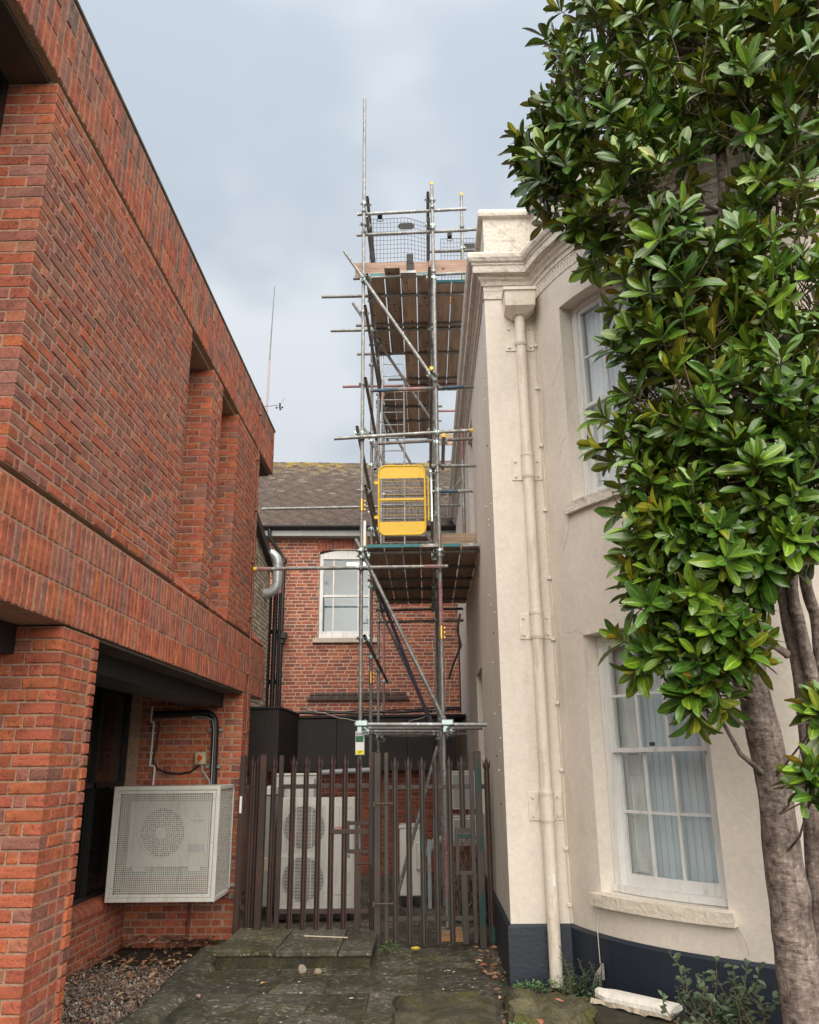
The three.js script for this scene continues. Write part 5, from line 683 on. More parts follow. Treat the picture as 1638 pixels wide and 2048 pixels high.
  part(u, 'cabinet', new B().box(-3.28, 0.80, -9.86, -2.42, 1.46, zf - 0.12).box(-3.28, 0.80, zf - 0.12, -3.26, 1.46, zf - 0.02).box(-2.44, 0.80, zf - 0.12, -2.42, 1.46, zf - 0.02).box(-3.26, 1.44, zf - 0.12, -2.44, 1.46, zf - 0.02).box(-3.26, 0.80, zf - 0.12, -2.44, 0.82, zf - 0.02), M.acWhite);
  const fan = part(u, 'fan', new B().cyl([-2.93, 1.135, zf - 0.11], [-2.93, 1.135, zf - 0.108], 0.26, 0.26, 28), M.blackMat); const gr = new B(); for (let k = 1; k < 13; k++) { const r = 0.07 + k * 0.0155; let prev = null; for (let s2 = 0; s2 <= 36; s2++) { const q = s2 / 36 * Math.PI * 2, c = [-2.93 + r * Math.cos(q), 1.135 + r * Math.sin(q)]; if (prev) gr.cyl([prev[0], prev[1], zf + 0.006], [c[0], c[1], zf + 0.006], 0.0022, 0.0022, 4, false); prev = c; } } for (let k = 0; k < 12; k++) { const q = k / 12 * Math.PI * 2; gr.cyl([-2.93 + 0.06 * Math.cos(q), 1.135 + 0.06 * Math.sin(q), zf + 0.009], [-2.93 + 0.262 * Math.cos(q), 1.135 + 0.262 * Math.sin(q), zf + 0.006], 0.003, 0.003, 4, false); } part(fan, 'grille', gr, M.acWhite); part(fan, 'hub_cap', new B().cyl([-2.93, 1.135, zf + 0.0], [-2.93, 1.135, zf + 0.016], 0.068, 0.064, 20), M.acGrey.clone().copy(M.acWhite));
  for (const [dx, dy] of [[0, 0.024], [-0.0185, -0.008], [0.0185, -0.008]]) part(u, 'emblem', new B().quad([-2.535 + dx, 1.315 + dy - 0.018, zf + 0.003], [-2.535 + dx + 0.0105, 1.315 + dy, zf + 0.003], [-2.535 + dx, 1.315 + dy + 0.018, zf + 0.003], [-2.535 + dx - 0.0105, 1.315 + dy, zf + 0.003]), M.red);
  text(u, 'MITSUBISHI', 0.018, [-2.535, 1.26, zf + 0.002], M.darkSteel); text(u, 'ELECTRIC', 0.014, [-2.535, 1.232, zf + 0.002], M.darkSteel); part(u, 'rating_label', new B().box(-2.63, 0.93, zf + 0.0005, -2.45, 1.02, zf + 0.002), mat({ color: [0.30, 0.31, 0.42], roughness: 0.5 }));
  for (const x of [-3.16, -2.55]) part(u, 'foot', new B().cbox(x - 0.06, 0.745, -9.83, x + 0.06, 0.799, zf - 0.01, 0.006), M.pvc); part(u, 'support_rail', new B().cbox(-3.36, 0.705, -9.84, -2.29, 0.744, -9.80, 0.003).cbox(-3.36, 0.705, -9.58, -2.29, 0.744, -9.54, 0.003), M.galv);
}
// pipework and switch on the recess wall
{
  const z = -9.975; const t = thing('white_conduit', 'white plastic conduit with two offsets on the recess wall', 'conduit', [-3.3, 1.6, z]); part(t, 'tube', new B().sweep([[-3.29, 2.52, z], [-3.295, 2.36, z], [-3.29, 2.34, z], [-3.262, 2.335, z], [-3.258, 2.32, z], [-3.262, 1.86, z], [-3.268, 1.84, z], [-3.215, 1.832, z], [-3.205, 1.815, z], [-3.21, 1.60, z]], 0.013, 8), M.pvc); for (const y of [2.2, 1.97]) part(t, 'clip', new B().cbox(-3.28, y, z - 0.02, -3.238, y + 0.02, z + 0.016, 0.003), M.pvc);
  const p = thing('lagged_pipe', 'black lagged pipe bending down the recess wall to the cage', 'pipe', [-2.5, 1.6, z]); part(p, 'lagging', new B().sweep([[-3.25, 2.42, z], [-2.75, 2.435, z], [-2.62, 2.43, z], [-2.555, 2.40, z], [-2.525, 2.34, z], [-2.515, 2.25, z], [-2.50, 1.60, z]], 0.042, 12), M.black); part(p, 'cable', new B().sweep([[-2.75, 2.39, z + 0.04], [-2.62, 2.385, z + 0.045], [-2.54, 2.35, z + 0.05], [-2.52, 2.25, z + 0.048], [-2.515, 1.62, z + 0.046]], 0.006, 6), M.greyPvc); for (const y of [2.22, 1.80]) part(p, 'clamp', new B().cbox(-2.60, y, z - 0.02, -2.555, y + 0.035, z + 0.02, 0.004).cbox(-2.47, y, z - 0.02, -2.42, y + 0.035, z + 0.02, 0.004), M.galv); part(p, 'clamp', new B().cbox(-2.80, 2.35, z - 0.02, -2.765, 2.40, z + 0.02, 0.004), M.galv);
  const s = thing('isolator_switch', 'cream isolator switch with red rotary handle on the recess wall', 'switch', [-2.66, 1.83, z]); part(s, 'box', new B().cbox(-2.728, 1.848, z - 0.02, -2.60, 1.985, z + 0.05, 0.008), M.beige); part(s, 'dial', new B().cyl([-2.664, 1.92, z + 0.05], [-2.664, 1.92, z + 0.062], 0.042, 0.042, 16), mat({ color: [0.62, 0.50, 0.16], roughness: 0.5 })); part(s, 'handle', new B().cyl([-2.664, 1.92, z + 0.062], [-2.664, 1.92, z + 0.075], 0.03, 0.028, 14).cbox(-2.674, 1.875, z + 0.075, -2.654, 1.955, z + 0.09, 0.004), M.red); part(s, 'padlock', new B().cbox(-2.70, 1.835, z + 0.07, -2.68, 1.87, z + 0.085, 0.003), M.galv);
  single('black_flex', new B().sweep([[-3.19, 2.35, z], [-3.20, 2.1, z], [-3.23, 1.90, z], [-3.17, 1.80, z], [-3.05, 1.755, z], [-2.9, 1.745, z], [-2.78, 1.765, z], [-2.70, 1.82, z], [-2.68, 1.855, z]], 0.011, 8), M.black, 'black flex looping across the recess wall to the isolator', 'cable'); single('grey_flex', new B().sweep([[-2.64, 1.85, z + 0.02], [-2.635, 1.78, z + 0.03], [-2.58, 1.72, z + 0.04], [-2.54, 1.66, z + 0.04], [-2.535, 1.60, z + 0.04]], 0.008, 8), M.greyPvc, 'short grey flex from the isolator into the cage', 'cable');
  const d = thing('rusty_drain', 'reddish brown iron pipe on the brick below the cage', 'pipe', [-2.5, 0, z]); const dm = mat({ color: [0.17, 0.06, 0.04], roughness: 0.8 }); part(d, 'upright', new B().cyl([-2.70, -0.1, z], [-2.685, 0.43, z], 0.018, 0.018, 8), dm); part(d, 'arm', new B().cyl([-2.685, 0.41, z], [-2.30, 0.42, z], 0.011, 0.011, 8), dm); part(d, 'joint', new B().cyl([-2.698, 0.14, z], [-2.697, 0.17, z], 0.028, 0.028, 8), dm);
  const h = thing('drain_hose', 'silver grey drain hose drooping from the cage corner', 'hose', [-2.2, 0.3, -9.9]); part(h, 'hose', new B().sweep([[-2.26, 0.52, -9.9], [-2.20, 0.56, -9.88], [-2.15, 0.55, -9.86], [-2.125, 0.48, -9.85], [-2.115, 0.40, -9.85]], 0.013, 8), M.duct); part(h, 'ferrule', new B().cbox(-2.135, 0.355, -9.87, -2.095, 0.40, -9.83, 0.004), M.pvc); part(h, 'wall_clip', new B().cbox(-2.265, 0.40, -10.0, -2.205, 0.455, -9.965, 0.004), M.galv);
}
// ================================================================== tube and fitting scaffold
{
  const t = thing('scaffold', 'galvanised tube scaffold tower with timber decks against the cream flank', 'scaffold', [-0.3, 0, -12]);
  const T = [];   // kind, end, end, material, painted band [from, to, material]
  const add = (kind, a, b, m = M.galv, bands = []) => T.push({ kind, a, b, m, bands });
  const zs = [-10.1, -12.0, -13.9, -15.7], XL = -0.80, XR = 0.20;
  add('standard', [XL, 0.02, zs[0]], [XL, 11.60, zs[0]]); add('standard', [XR, 0.07, zs[0]], [XR, 10.02, zs[0]], M.galv, [[0.30, 1.0, M.pink], [3.35, 3.95, M.pink]]);
  add('standard', [XL, 0, zs[1]], [XL, 10.55, zs[1]], M.galvDull); add('standard', [XR, 0, zs[1]], [XR, 9.2, zs[1]], M.galvDull); add('standard', [XL, 0, zs[2]], [XL, 10.1, zs[2]]); add('standard', [XR, 0, zs[2]], [XR, 9.9, zs[2]], M.galvDull); add('standard', [XL, 0, zs[3]], [XL, 9.6, zs[3]], M.galvDull, [[2.2, 4.6, M.pink]]); add('standard', [XR, 0, zs[3]], [XR, 9.6, zs[3]], M.galvDull);
  add('standard', [0.66, 8.54, -10.9], [0.68, 10.45, -10.9]); add('standard', [0.56, 4.55, -10.9], [0.575, 6.45, -10.9], M.galv, [[0.0, 0.45, M.pink], [1.4, 1.9, M.pink]]);
  add('standard', [-0.55, 4.52, -13.2], [-0.55, 5.35, -13.2], M.galvDull, [[0.3, 0.8, M.pink]]);
  const zf = zs[0] - 0.06, F = 0.06;
  // front rails and transoms
  add('guard_rail', [-0.90, 9.555, zf], [0.70, 9.61, zf], M.galvBright); add('guard_rail', [-0.91, 9.20, zf], [0.71, 9.245, zf]); add('transom', [-0.95, 8.475, zf], [0.67, 8.53, zf]);
  add('guard_rail', [0.16, 9.82, -10.96], [1.0, 9.84, -10.96]); add('guard_rail', [0.16, 9.45, -10.96], [1.0, 9.46, -10.96], M.galvDull);
  add('transom', [-0.70, 6.71, zf], [0.75, 6.745, zf], M.galvDull, [[0.05, 0.38, M.bluePaint], [0.5, 0.7, M.pink], [0.98, 1.28, M.bluePaint]]); add('transom', [-1.17, 5.965, zs[0] + F], [0.66, 6.05, zs[0] + F], M.galvBright); add('transom', [-0.62, 6.15, -10.7], [0.72, 6.20, -10.7], M.galvDull);
  add('guard_rail', [0.12, 5.60, zf], [0.74, 5.595, zf]); add('guard_rail', [0.12, 5.24, zf], [0.655, 5.245, zf], M.galv, [[0.12, 0.34, M.bluePaint]]); add('tie_tube', [-2.15, 4.205, zs[0] + F], [0.30, 4.205, zs[0] + F], M.galv, [[0.02, 0.2, M.pink], [2.15, 2.4, M.pink]]); add('tie_tube', [-2.7, 5.93, -13.0], [0.62, 5.945, -13.0], M.galv);
  add('base_transom', [-0.86, 2.285, zs[0] + F], [0.78, 2.265, zs[0] + F], M.galvBright); for (const [z, m, e] of [[-10.9, M.galvDull, 0.72], [-12.06, M.galv, 0.40], [-13.2, M.galvDull, 0.62], [-13.96, M.galvDull, 0.45]]) add('base_transom', [-0.86, 2.275, z], [e, 2.26, z], m);
  // deck transoms, upper deck and its rear bay
  for (const [z, x0, m] of [[-10.62, -1.46, M.galv], [-11.62, -1.44, M.galv], [-11.47, -1.02, M.galvDull], [-12.42, -1.08, M.galvDull], [-13.4, -0.6, M.galvDull], [-13.66, -1.45, M.pink]]) add('transom', [x0, 8.475, z], [0.70, 8.475, z], m);
  for (const z of [-14.6, -15.3, -16.1]) add('transom', [-0.85, 8.475, z], [0.4, 8.475, z], M.galvDull);
  for (const [z, x1] of [[-10.16, 0.76], [-11.05, 0.74], [-11.8, 0.735], [-12.5, 0.72], [-13.4, 0.70]]) add('transom', [-0.84, 4.425, z], [x1, 4.43, z], M.galvDull);
  add('transom', [-0.85, 4.36, -13.96], [0.66, 4.37, -13.96], M.galvDull); add('transom', [-0.85, 4.16, -13.98], [0.66, 4.17, -13.98], M.galv); for (const y of [7.05, 6.55]) add('guard_rail', [-0.85, y, zs[3] - F], [0.62, y, zs[3] - F], M.galvDull); for (const y of [9.0, 7.85]) add('guard_rail', [0.1, y, -16.0], [0.75, y, -16.0], M.pink); for (const y of [5.56, 5.35]) add('guard_rail', [-0.85, y, zs[2] - F], [0.66, y, zs[2] - F], M.galvDull);
  // ledgers along the flank
  const xl = XL + F, xr = XR - F; for (const y of [9.69, 9.33]) { add('ledger', [xl, y, -9.95], [xl, y, -14.2], M.galvDull); } for (const y of [9.73, 9.29]) add('ledger', [xr, y, -9.93], [xr, y, -13.9], M.galvDull);
  add('ledger', [xl, 8.42, -9.98], [xl, 8.42, -16.3], M.galvDull); add('ledger', [xr, 8.42, -9.85], [xr, 8.42, -16.3], M.galvDull); add('ledger', [xl, 4.37, -9.88], [xl, 4.37, -14.2]); add('ledger', [xr, 4.37, -9.88], [xr, 4.37, -14.2]); add('ledger', [xl, 2.215, -9.88], [xl, 2.215, -14.2], M.galvBright); add('ledger', [xr + 0.11, 2.21, -9.90], [xr + 0.11, 2.21, -14.2], M.galvBright); add('ledger', [xl, 3.32, -9.92], [xl, 3.32, -16.1], M.galvDull);
  add('ledger', [xl, 5.25, -9.92], [xl, 5.28, -13.2], M.galvDull); add('ledger', [xl - 0.01, 6.78, -9.92], [xl - 0.005, 6.86, -12.3], M.galvDull); add('brace', [xl - 0.02, 7.88, -9.92], [xl + 0.01, 8.33, -15.4], M.galvDull); add('brace', [-0.86, 6.10, -9.97], [-0.735, 5.42, -12.4], M.galvDull); add('ledger', [xr, 6.90, -9.90], [xr, 6.86, -14.1], M.galvDull); add('swivel_tube', [0.285, 5.96, -9.98], [0.275, 5.72, -10.6], M.galvDull); add('ledger', [xr, 5.5, -10.0], [xr, 5.5, -14.1], M.galvDull);
  // braces
  add('brace', [-1.07, 8.85, zs[0] + 0.055], [0.19, 6.78, zs[0] + 0.055]); add('brace', [-0.87, 4.58, zs[0] + 0.055], [0.26, 2.22, zs[0] + 0.055]); add('brace', [-0.72, 4.40, -12.06], [0.10, 2.26, -12.06], M.purplePaint); add('brace', [-1.12, 9.17, zs[1] + 0.055], [0.17, 7.0, zs[1] + 0.055], M.galvDull); add('brace', [-0.92, 6.91, zs[1] + 0.055], [0.12, 5.02, zs[1] + 0.055], M.galvDull); add('brace', [-0.74, 4.28, zs[2] + 0.055], [0.10, 2.45, zs[2] + 0.055], M.galvDull); add('brace', [-0.82, 8.2, zs[2] + 0.055], [0.2, 6.2, zs[2] + 0.055], M.galvDull); add('brace', [0.14, 2.05, -11.4], [-0.46, 0.05, -11.5], M.galv); add('brace', [-0.79, 8.3, -13.8], [-0.74, 6.2, -11.9], M.galvDull); add('brace', [-0.74, 4.4, -14.0], [-0.76, 5.9, -15.5], M.galvDull);
  let uo = 0; for (const q of T) {
    uo += 0.37; const me = part(t, q.kind, new B().pipe(q.a, q.b, 0.02415, 0.004, 12, uo), q.m); const A = V(...q.a), D = V(...q.b).sub(A).normalize();
    for (const [f, g, m] of q.bands) part(me, 'paint_band', new B().cyl(A.clone().addScaledVector(D, f).toArray(), A.clone().addScaledVector(D, g).toArray(), 0.0247, 0.0247, 12, false), m);
  }
  // plastic caps on tube ends
  const cap = (p, d) => part(t, 'end_cap', new B().cyl([p[0] - d[0] * 0.03, p[1] - d[1] * 0.03, p[2] - d[2] * 0.03], [p[0] + d[0] * 0.012, p[1] + d[1] * 0.012, p[2] + d[2] * 0.012], 0.0275, 0.0275, 12), M.yellowCap); cap([XR, 10.02, zs[0]], [0, 1, 0]); cap([0.68, 10.45, -10.9], [0, 1, 0]); cap([xr, 6.90, -9.90], [0, 0, 1]); cap([0.285, 5.96, -9.98], [0, 0, 1]); cap([0.75, 6.745, zf], [1, 0, 0]); cap([0.66, 6.05, zs[0] + F], [1, 0, 0]); cap([-2.15, 4.205, zs[0] + F], [-1, 0, 0]); cap([0.72, 4.43, -12.5], [1, 0, 0]); cap([0.76, 4.43, -10.16], [1, 0, 0]); cap([0.74, 4.43, -11.05], [1, 0, 0]);
  // clamps wherever two tubes pass close
  const clampGeo = (() => { const b = new B(); b.cyl([0, 0, -0.024], [0, 0, 0.024], 0.0305, 0.0305, 12, true); b.cyl([0, 0.0, -0.012], [0, 0.0, 0.012], 0.0335, 0.0335, 12, true); b.box(0.024, -0.012, -0.018, 0.05, 0.012, 0.018); b.cyl([0.042, -0.045, 0], [0.042, 0.042, 0], 0.0065, 0.0065, 6); b.cyl([0.042, 0.018, 0], [0.042, 0.032, 0], 0.012, 0.012, 6); b.box(-0.046, -0.009, -0.016, -0.026, 0.009, 0.016); return b.geo(); })();
  const cm = [M.galvBright, M.galvBlue, M.galv]; let nc = 0; const cr = rng32(17);
  for (let i = 0; i < T.length; i++) for (let j = i + 1; j < T.length; j++) {
    const a = V(...T[i].a), u = V(...T[i].b).sub(a), c = V(...T[j].a), v = V(...T[j].b).sub(c), w0 = a.clone().sub(c), A = u.dot(u), Bb = u.dot(v), C = v.dot(v), D = u.dot(w0), E = v.dot(w0), den = A * C - Bb * Bb; if (den < 1e-6 * A * C) continue; const s = (Bb * E - C * D) / den, q = (A * E - Bb * D) / den; if (s < 0 || s > 1 || q < 0 || q > 1) continue; const P = a.clone().addScaledVector(u, s), Q = c.clone().addScaledVector(v, q); if (P.distanceTo(Q) > 0.085) continue;
    for (const [pt, dir, oth, big] of [[P, u, Q, T[i]], [Q, v, P, T[j]]]) { const z = dir.clone().normalize(), toward = oth.clone().sub(pt); toward.addScaledVector(z, -toward.dot(z)); if (toward.length() < 1e-4) toward.set(1, 0, 0).addScaledVector(z, -z.x); toward.normalize(); const x = toward.clone().negate(); if (cr() < 0.5) x.applyAxisAngle(z, 0.6); const y = z.clone().cross(x); const me = new THREE.Mesh(clampGeo, cm[Math.floor(cr() * 3)]); me.name = 'coupler'; me.quaternion.setFromRotationMatrix(new THREE.Matrix4().makeBasis(x, y, z)); me.position.copy(pt).sub(t.position); t.add(me); nc++; }
  }
  console.log('tubes', T.length, 'coupler halves', nc);
  // decks: boards 225 x 38 with banded ends
  const board = (x, y, z0, z1, k, ends = true) => { const m = M.wood[k % 4], me = part(t, 'scaffold_board', new B().cbox(x + 0.003, y, z1, x + 0.222, y + 0.038, z0, 0.004, k * 0.73, k * 0.41), m); if (ends) part(me, 'end_band', new B().box(x + 0.002, y - 0.001, z0 - 0.03, x + 0.223, y + 0.039, z0 + 0.0015), k % 5 === 3 ? M.galv : M.teal); };
  // the boards' grain runs along z
  const swapUV = t.children.length;
  for (let k = 0; k < 4; k++) { const x = -0.735 + k * 0.231; board(x, 4.452, -9.99 - 0.004 * (k % 2), -13.9, k); board(x, 8.50 + (k === 1 ? 0.042 : 0), (k === 1 ? -10.02 : -10.14 + 0.03 * (k % 3)), k < 2 ? -12.55 : -13.95, k + 1, k !== 1); } for (let k = 0; k < 2; k++) { board(0.245 + k * 0.236, 4.452, -10.0, -13.9, k + 2); board(0.235 + k * 0.23, 8.50, -10.34, -13.96, k + 4); }
  for (let k = 0; k < 4; k++) board(-0.735 + k * 0.225, 8.50, -13.98, -16.3, k + 2, false);
  for (const me of t.children) if (me.name === 'scaffold_board') { const uv = me.geometry.attributes.uv; for (let i = 0; i < uv.count; i++) { const a = uv.getX(i), b = uv.getY(i); uv.setXY(i, b, a); } }
  part(t, 'toe_board', new B().cbox(-0.93, 8.55, -10.26, 0.13, 8.775, -10.222, 0.004, 0.4), M.woodRed); part(t, 'toe_board', new B().cbox(0.135, 8.575, -10.265, 0.70, 8.80, -10.227, 0.004, 1.4), M.woodRed); part(t, 'toe_board', new B().cbox(0.15, 4.50, -10.62, 0.70, 4.785, -10.58, 0.004, 2.2), M.wood[1]); part(t, 'toe_board', new B().cbox(0.2, 8.25, -16.1, 0.75, 8.5, -16.06, 0.004), M.wood[0]); part(t, 'toe_board', new B().cbox(0.20, 8.54, -10.99, 0.78, 8.72, -10.955, 0.004), M.woodFresh); part(t, 'toe_board', new B().cbox(-0.775, 4.50, -13.5, -0.742, 4.72, -10.2, 0.004), M.woodFresh);
  part(t, 'board_bracket', new B().cbox(-0.775, 4.49, -10.075, -0.74, 4.83, -10.06, 0.003), M.pvc);
  for (const [x, y, z] of [[XR + 0.028, 3.38, zs[0]], [XL + 0.028, 5.05, zs[0]], [XL + 0.028, 3.03, zs[1]]]) part(t, 'sleeve_coupler', new B().cyl([x - 0.028, y - 0.08, z], [x - 0.028, y + 0.08, z], 0.031, 0.031, 12).cbox(x, y - 0.07, z - 0.012, x + 0.022, y - 0.045, z + 0.012, 0.004).cbox(x, y - 0.01, z - 0.012, x + 0.022, y + 0.015, z + 0.012, 0.004).cbox(x, y + 0.045, z - 0.012, x + 0.022, y + 0.07, z + 0.012, 0.004), M.brass);
  // bright beam clamps on the lowest lift
  for (const [x, s] of [[XL + 0.03, 1], [0.25, 1]]) part(t, 'beam_clamp', new B().cbox(x - 0.075, 2.265, -10.03, x + 0.065, 2.325, -9.965, 0.006).cbox(x - 0.06, 2.18, -10.03, x + 0.0, 2.262, -9.99, 0.008), M.galvBlue);
  part(t, 'base_plate', new B().cbox(XR - 0.075, 0.048, zs[0] - 0.075, XR + 0.075, 0.056, zs[0] + 0.075, 0.002), M.galv);
  single('sole_board', new B().cbox(0.08, -0.005, -10.28, 0.36, 0.0475, -9.72, 0.004), M.woodFresh, 'short new timber sole board under the front scaffold pole', 'board');
  // ladder through the upper deck
  const ld = thing('ladder', 'aluminium ladder rising through the gap in the upper deck', 'ladder', [-0.5, 4.5, -13.1]); const la = y => -12.75 - (y - 4.5) * 0.14; for (const x of [-0.70, -0.31]) part(ld, 'stile', new B().cyl([x, 4.50, la(4.5)], [x, 9.45, la(9.45)], 0.016, 0.016, 8), M.galvBright); for (let y = 4.68; y < 9.4; y += 0.255) part(ld, 'rung', new B().cyl([-0.70, y, la(y)], [-0.31, y, la(y)], 0.011, 0.011, 6), M.galvBright);
  // yellow safety gate
  const sg = thing('safety_gate', 'yellow steel safety gate with wire mesh hung on the lower deck', 'gate', [-0.28, 4.68, -10.22]), gx0 = -0.585, gx1 = 0.025, gy0 = 4.68, gy1 = 5.63, gz = -10.22, rc = 0.09;
  const outline = []; for (const [cx, cy, s] of [[gx1 - rc, gy1 - rc, 0], [gx0 + rc, gy1 - rc, 1], [gx0 + rc, gy0 + rc, 2], [gx1 - rc, gy0 + rc, 3]]) for (let k = 0; k <= 5; k++) { const a = (s + k / 5) * Math.PI / 2; outline.push([cx + rc * Math.cos(a), cy + rc * Math.sin(a), gz]); } outline.push(outline[0]); part(sg, 'frame', new B().sweep(outline, 0.0135, 8, false), M.yellow);
  const plate = (y0, y1, top) => { const s = new THREE.Shape(), r = 0.075, a = gx0 + 0.012, b = gx1 - 0.012; if (top) { s.moveTo(a, y0); s.lineTo(b, y0); s.lineTo(b, y1 - r); s.absarc(b - r, y1 - r, r, 0, Math.PI / 2); s.lineTo(a + r, y1); s.absarc(a + r, y1 - r, r, Math.PI / 2, Math.PI); } else { s.moveTo(a, y1); s.lineTo(a, y0 + r); s.absarc(a + r, y0 + r, r, Math.PI, Math.PI * 1.5); s.lineTo(b - r, y0); s.absarc(b - r, y0 + r, r, Math.PI * 1.5, Math.PI * 2); s.lineTo(b, y1); } s.closePath(); const g = new THREE.ExtrudeGeometry(s, { depth: 0.003, bevelEnabled: false }); g.translate(0, 0, gz - 0.0015); return g; };
  part(sg, 'kick_plate', plate(gy0 + 0.008, gy0 + 0.175, false), M.yellow); part(sg, 'top_plate', plate(gy1 - 0.175, gy1 - 0.008, true), M.yellow); part(sg, 'mid_rail', new B().cbox(gx0 + 0.014, 5.145, gz - 0.012, gx1 - 0.014, 5.175, gz + 0.012, 0.003), M.yellow);
  for (let k = 1; k < 12; k++) { const x = lerp(gx0 + 0.014, gx1 - 0.014, k / 12); part(sg, 'mesh_wire', new B().cyl([x, gy0 + 0.17, gz], [x, gy1 - 0.17, gz], 0.003, 0.003, 5, false), M.galv); } for (let k = 1; k < 13; k++) { const y = lerp(gy0 + 0.17, gy1 - 0.17, k / 13); part(sg, 'mesh_wire', new B().cyl([gx0 + 0.014, y, gz + 0.004], [gx1 - 0.014, y, gz + 0.004], 0.003, 0.003, 5, false), k % 2 ? M.galv : M.yellow); }
  for (const y of [4.92, 5.40]) { part(sg, 'hinge', new B().cyl([gx1, y, gz], [XR - 0.03, y, gz + 0.06], 0.007, 0.007, 6), M.galvBright); part(sg, 'stop', new B().cbox(gx0 - 0.06, y - 0.025, gz - 0.006, gx0 - 0.005, y + 0.02, gz + 0.006, 0.003), M.yellow); } part(sg, 'hinge_bar', new B().cyl([gx1 + 0.045, 4.86, gz + 0.02], [gx1 + 0.045, 5.45, gz + 0.02], 0.011, 0.011, 8), M.yellow); part(sg, 'hinge_plate', new B().cbox(gx1 + 0.075, 4.84, gz + 0.02, gx1 + 0.10, 5.50, gz + 0.045, 0.003), M.galvBlue);
  // brick guards: bowed plastic coated mesh
  const guard = (label, x0, x1, y0, y1, z, bow, hookX) => {
    const q = thing('brick_guard', label, 'mesh panel', [(x0 + x1) / 2, y0, z], 'brick guards'), zz = (u, v) => z - bow * (sstep(0.55, 1, u) * 0.9 + 0.1 * Math.sin(u * 5)) * (0.5 + 0.5 * v), pt = (u, v) => [lerp(x0, x1, u) - bow * 0.12 * sstep(0.8, 1, u), lerp(y0, y1, v) + bow * 0.10 * Math.sin(u * Math.PI * 0.9), zz(u, v)], nx = Math.round((x1 - x0) / 0.052), ny = Math.round((y1 - y0) / 0.075);
    for (let k = 0; k <= nx; k++) { const p = []; for (let s = 0; s <= 6; s++) p.push(pt(k / nx, s / 6)); part(q, 'wire', new B().sweep(p, k === 0 || k === nx ? 0.004 : 0.0026, 4, false), M.bluePlastic); } for (let k = 0; k <= ny; k++) { const p = []; for (let s = 0; s <= 16; s++) p.push(pt(s / 16, k / ny)); part(q, 'wire', new B().sweep(p, k === 0 || k === ny ? 0.0045 : 0.003, 4, false), M.bluePlastic); }
    const c = pt(0.62, 0.80); { const s = new THREE.Shape(); s.absarc(-0.065, 0, 0.055, Math.PI / 2, Math.PI * 1.5); s.absarc(0.065, 0, 0.055, -Math.PI / 2, Math.PI / 2); s.closePath(); const g = new THREE.ExtrudeGeometry(s, { depth: 0.004, bevelEnabled: false }); g.translate(c[0], c[1], c[2] + 0.005); part(q, 'name_plate', g, M.darkSteel); }
    const hk = pt(hookX, 1); part(q, 'hook', new B().sweep([[hk[0] - 0.045, hk[1], hk[2]], [hk[0] - 0.035, hk[1] - 0.045, hk[2] + 0.01], [hk[0] + 0.035, hk[1] - 0.045, hk[2] + 0.01], [hk[0] + 0.045, hk[1], hk[2]]], 0.006, 5).cbox(hk[0] - 0.035, hk[1] + 0.005, hk[2] - 0.02, hk[0] + 0.035, hk[1] + 0.075, hk[2] + 0.07, 0.006), M.darkSteel);
    if (bow > 0.1) { const f = pt(0.68, 0.0); part(q, 'toe_clip', new B().cbox(f[0] - 0.05, 8.72, -10.21, f[0] + 0.055, 8.76, -10.19, 0.006).cbox(f[0] - 0.045, 8.60, -10.205, f[0] + 0.05, 8.72, -10.185, 0.006).cbox(f[0] - 0.05, 8.76, -10.23, f[0] + 0.045, 8.90, -10.20, 0.008), M.darkSteel); }
  };
  guard('bowed dark wire mesh guard above the front toe board of the upper deck', -0.72, 0.14, 8.78, 9.53, -10.24, 0.16, 0.17); guard('flat dark wire mesh guard next to the parapet', 0.34, 1.05, 8.95, 9.72, -11.02, 0.01, 0.2);
  // inspection tag hanging on the front pole
  const tg = thing('scaffold_tag', 'green white and yellow inspection tag hanging on the front scaffold pole', 'tag', [-0.785, 1.93, -10.0]); const tx = -0.842, tw = 0.098, tz = -9.985; part(tg, 'holder', new B().cbox(tx - 0.004, 1.935, tz - 0.006, tx + tw + 0.004, 2.20, tz - 0.001, 0.002), M.label); part(tg, 'green_panel', new B().box(tx, 2.08, tz, tx + tw - 0.006, 2.15, tz + 0.001), mat({ color: [0.01, 0.13, 0.05], roughness: 0.5 })); part(tg, 'yellow_panel', new B().box(tx, 1.942, tz, tx + tw, 1.99, tz + 0.001), mat({ color: [0.85, 0.72, 0.02], roughness: 0.5 })); part(tg, 'white_panel', new B().box(tx, 1.99, tz, tx + tw, 2.075, tz + 0.0008), M.label); part(tg, 'tag_header', new B().box(tx, 2.155, tz, tx + tw, 2.19, tz + 0.0008), M.greyPvc); text(tg, '27', 0.024, [tx + 0.05, 1.968, tz + 0.001], M.black);
  { const g = new B().sweep([[-0.70, 8.62, -13.5], [-0.71, 8.4, -13.5], [-0.69, 8.2, -13.5], [-0.70, 8.05, -13.5]], [0.008, 0.018, 0.013, 0.006], 6); single('orange_netting', g, mat({ color: [0.62, 0.16, 0.07], roughness: 0.8 }), 'strip of orange netting hanging beside the ladder', 'netting'); }
  single('white_rope', new B().sweep([[0.55, 5.7, -10.9], [0.40, 5.52, -11.0], [0.30, 5.45, -11.1]], 0.006, 5), M.rope, 'thin white rope slanting to the pink pole', 'rope');
}
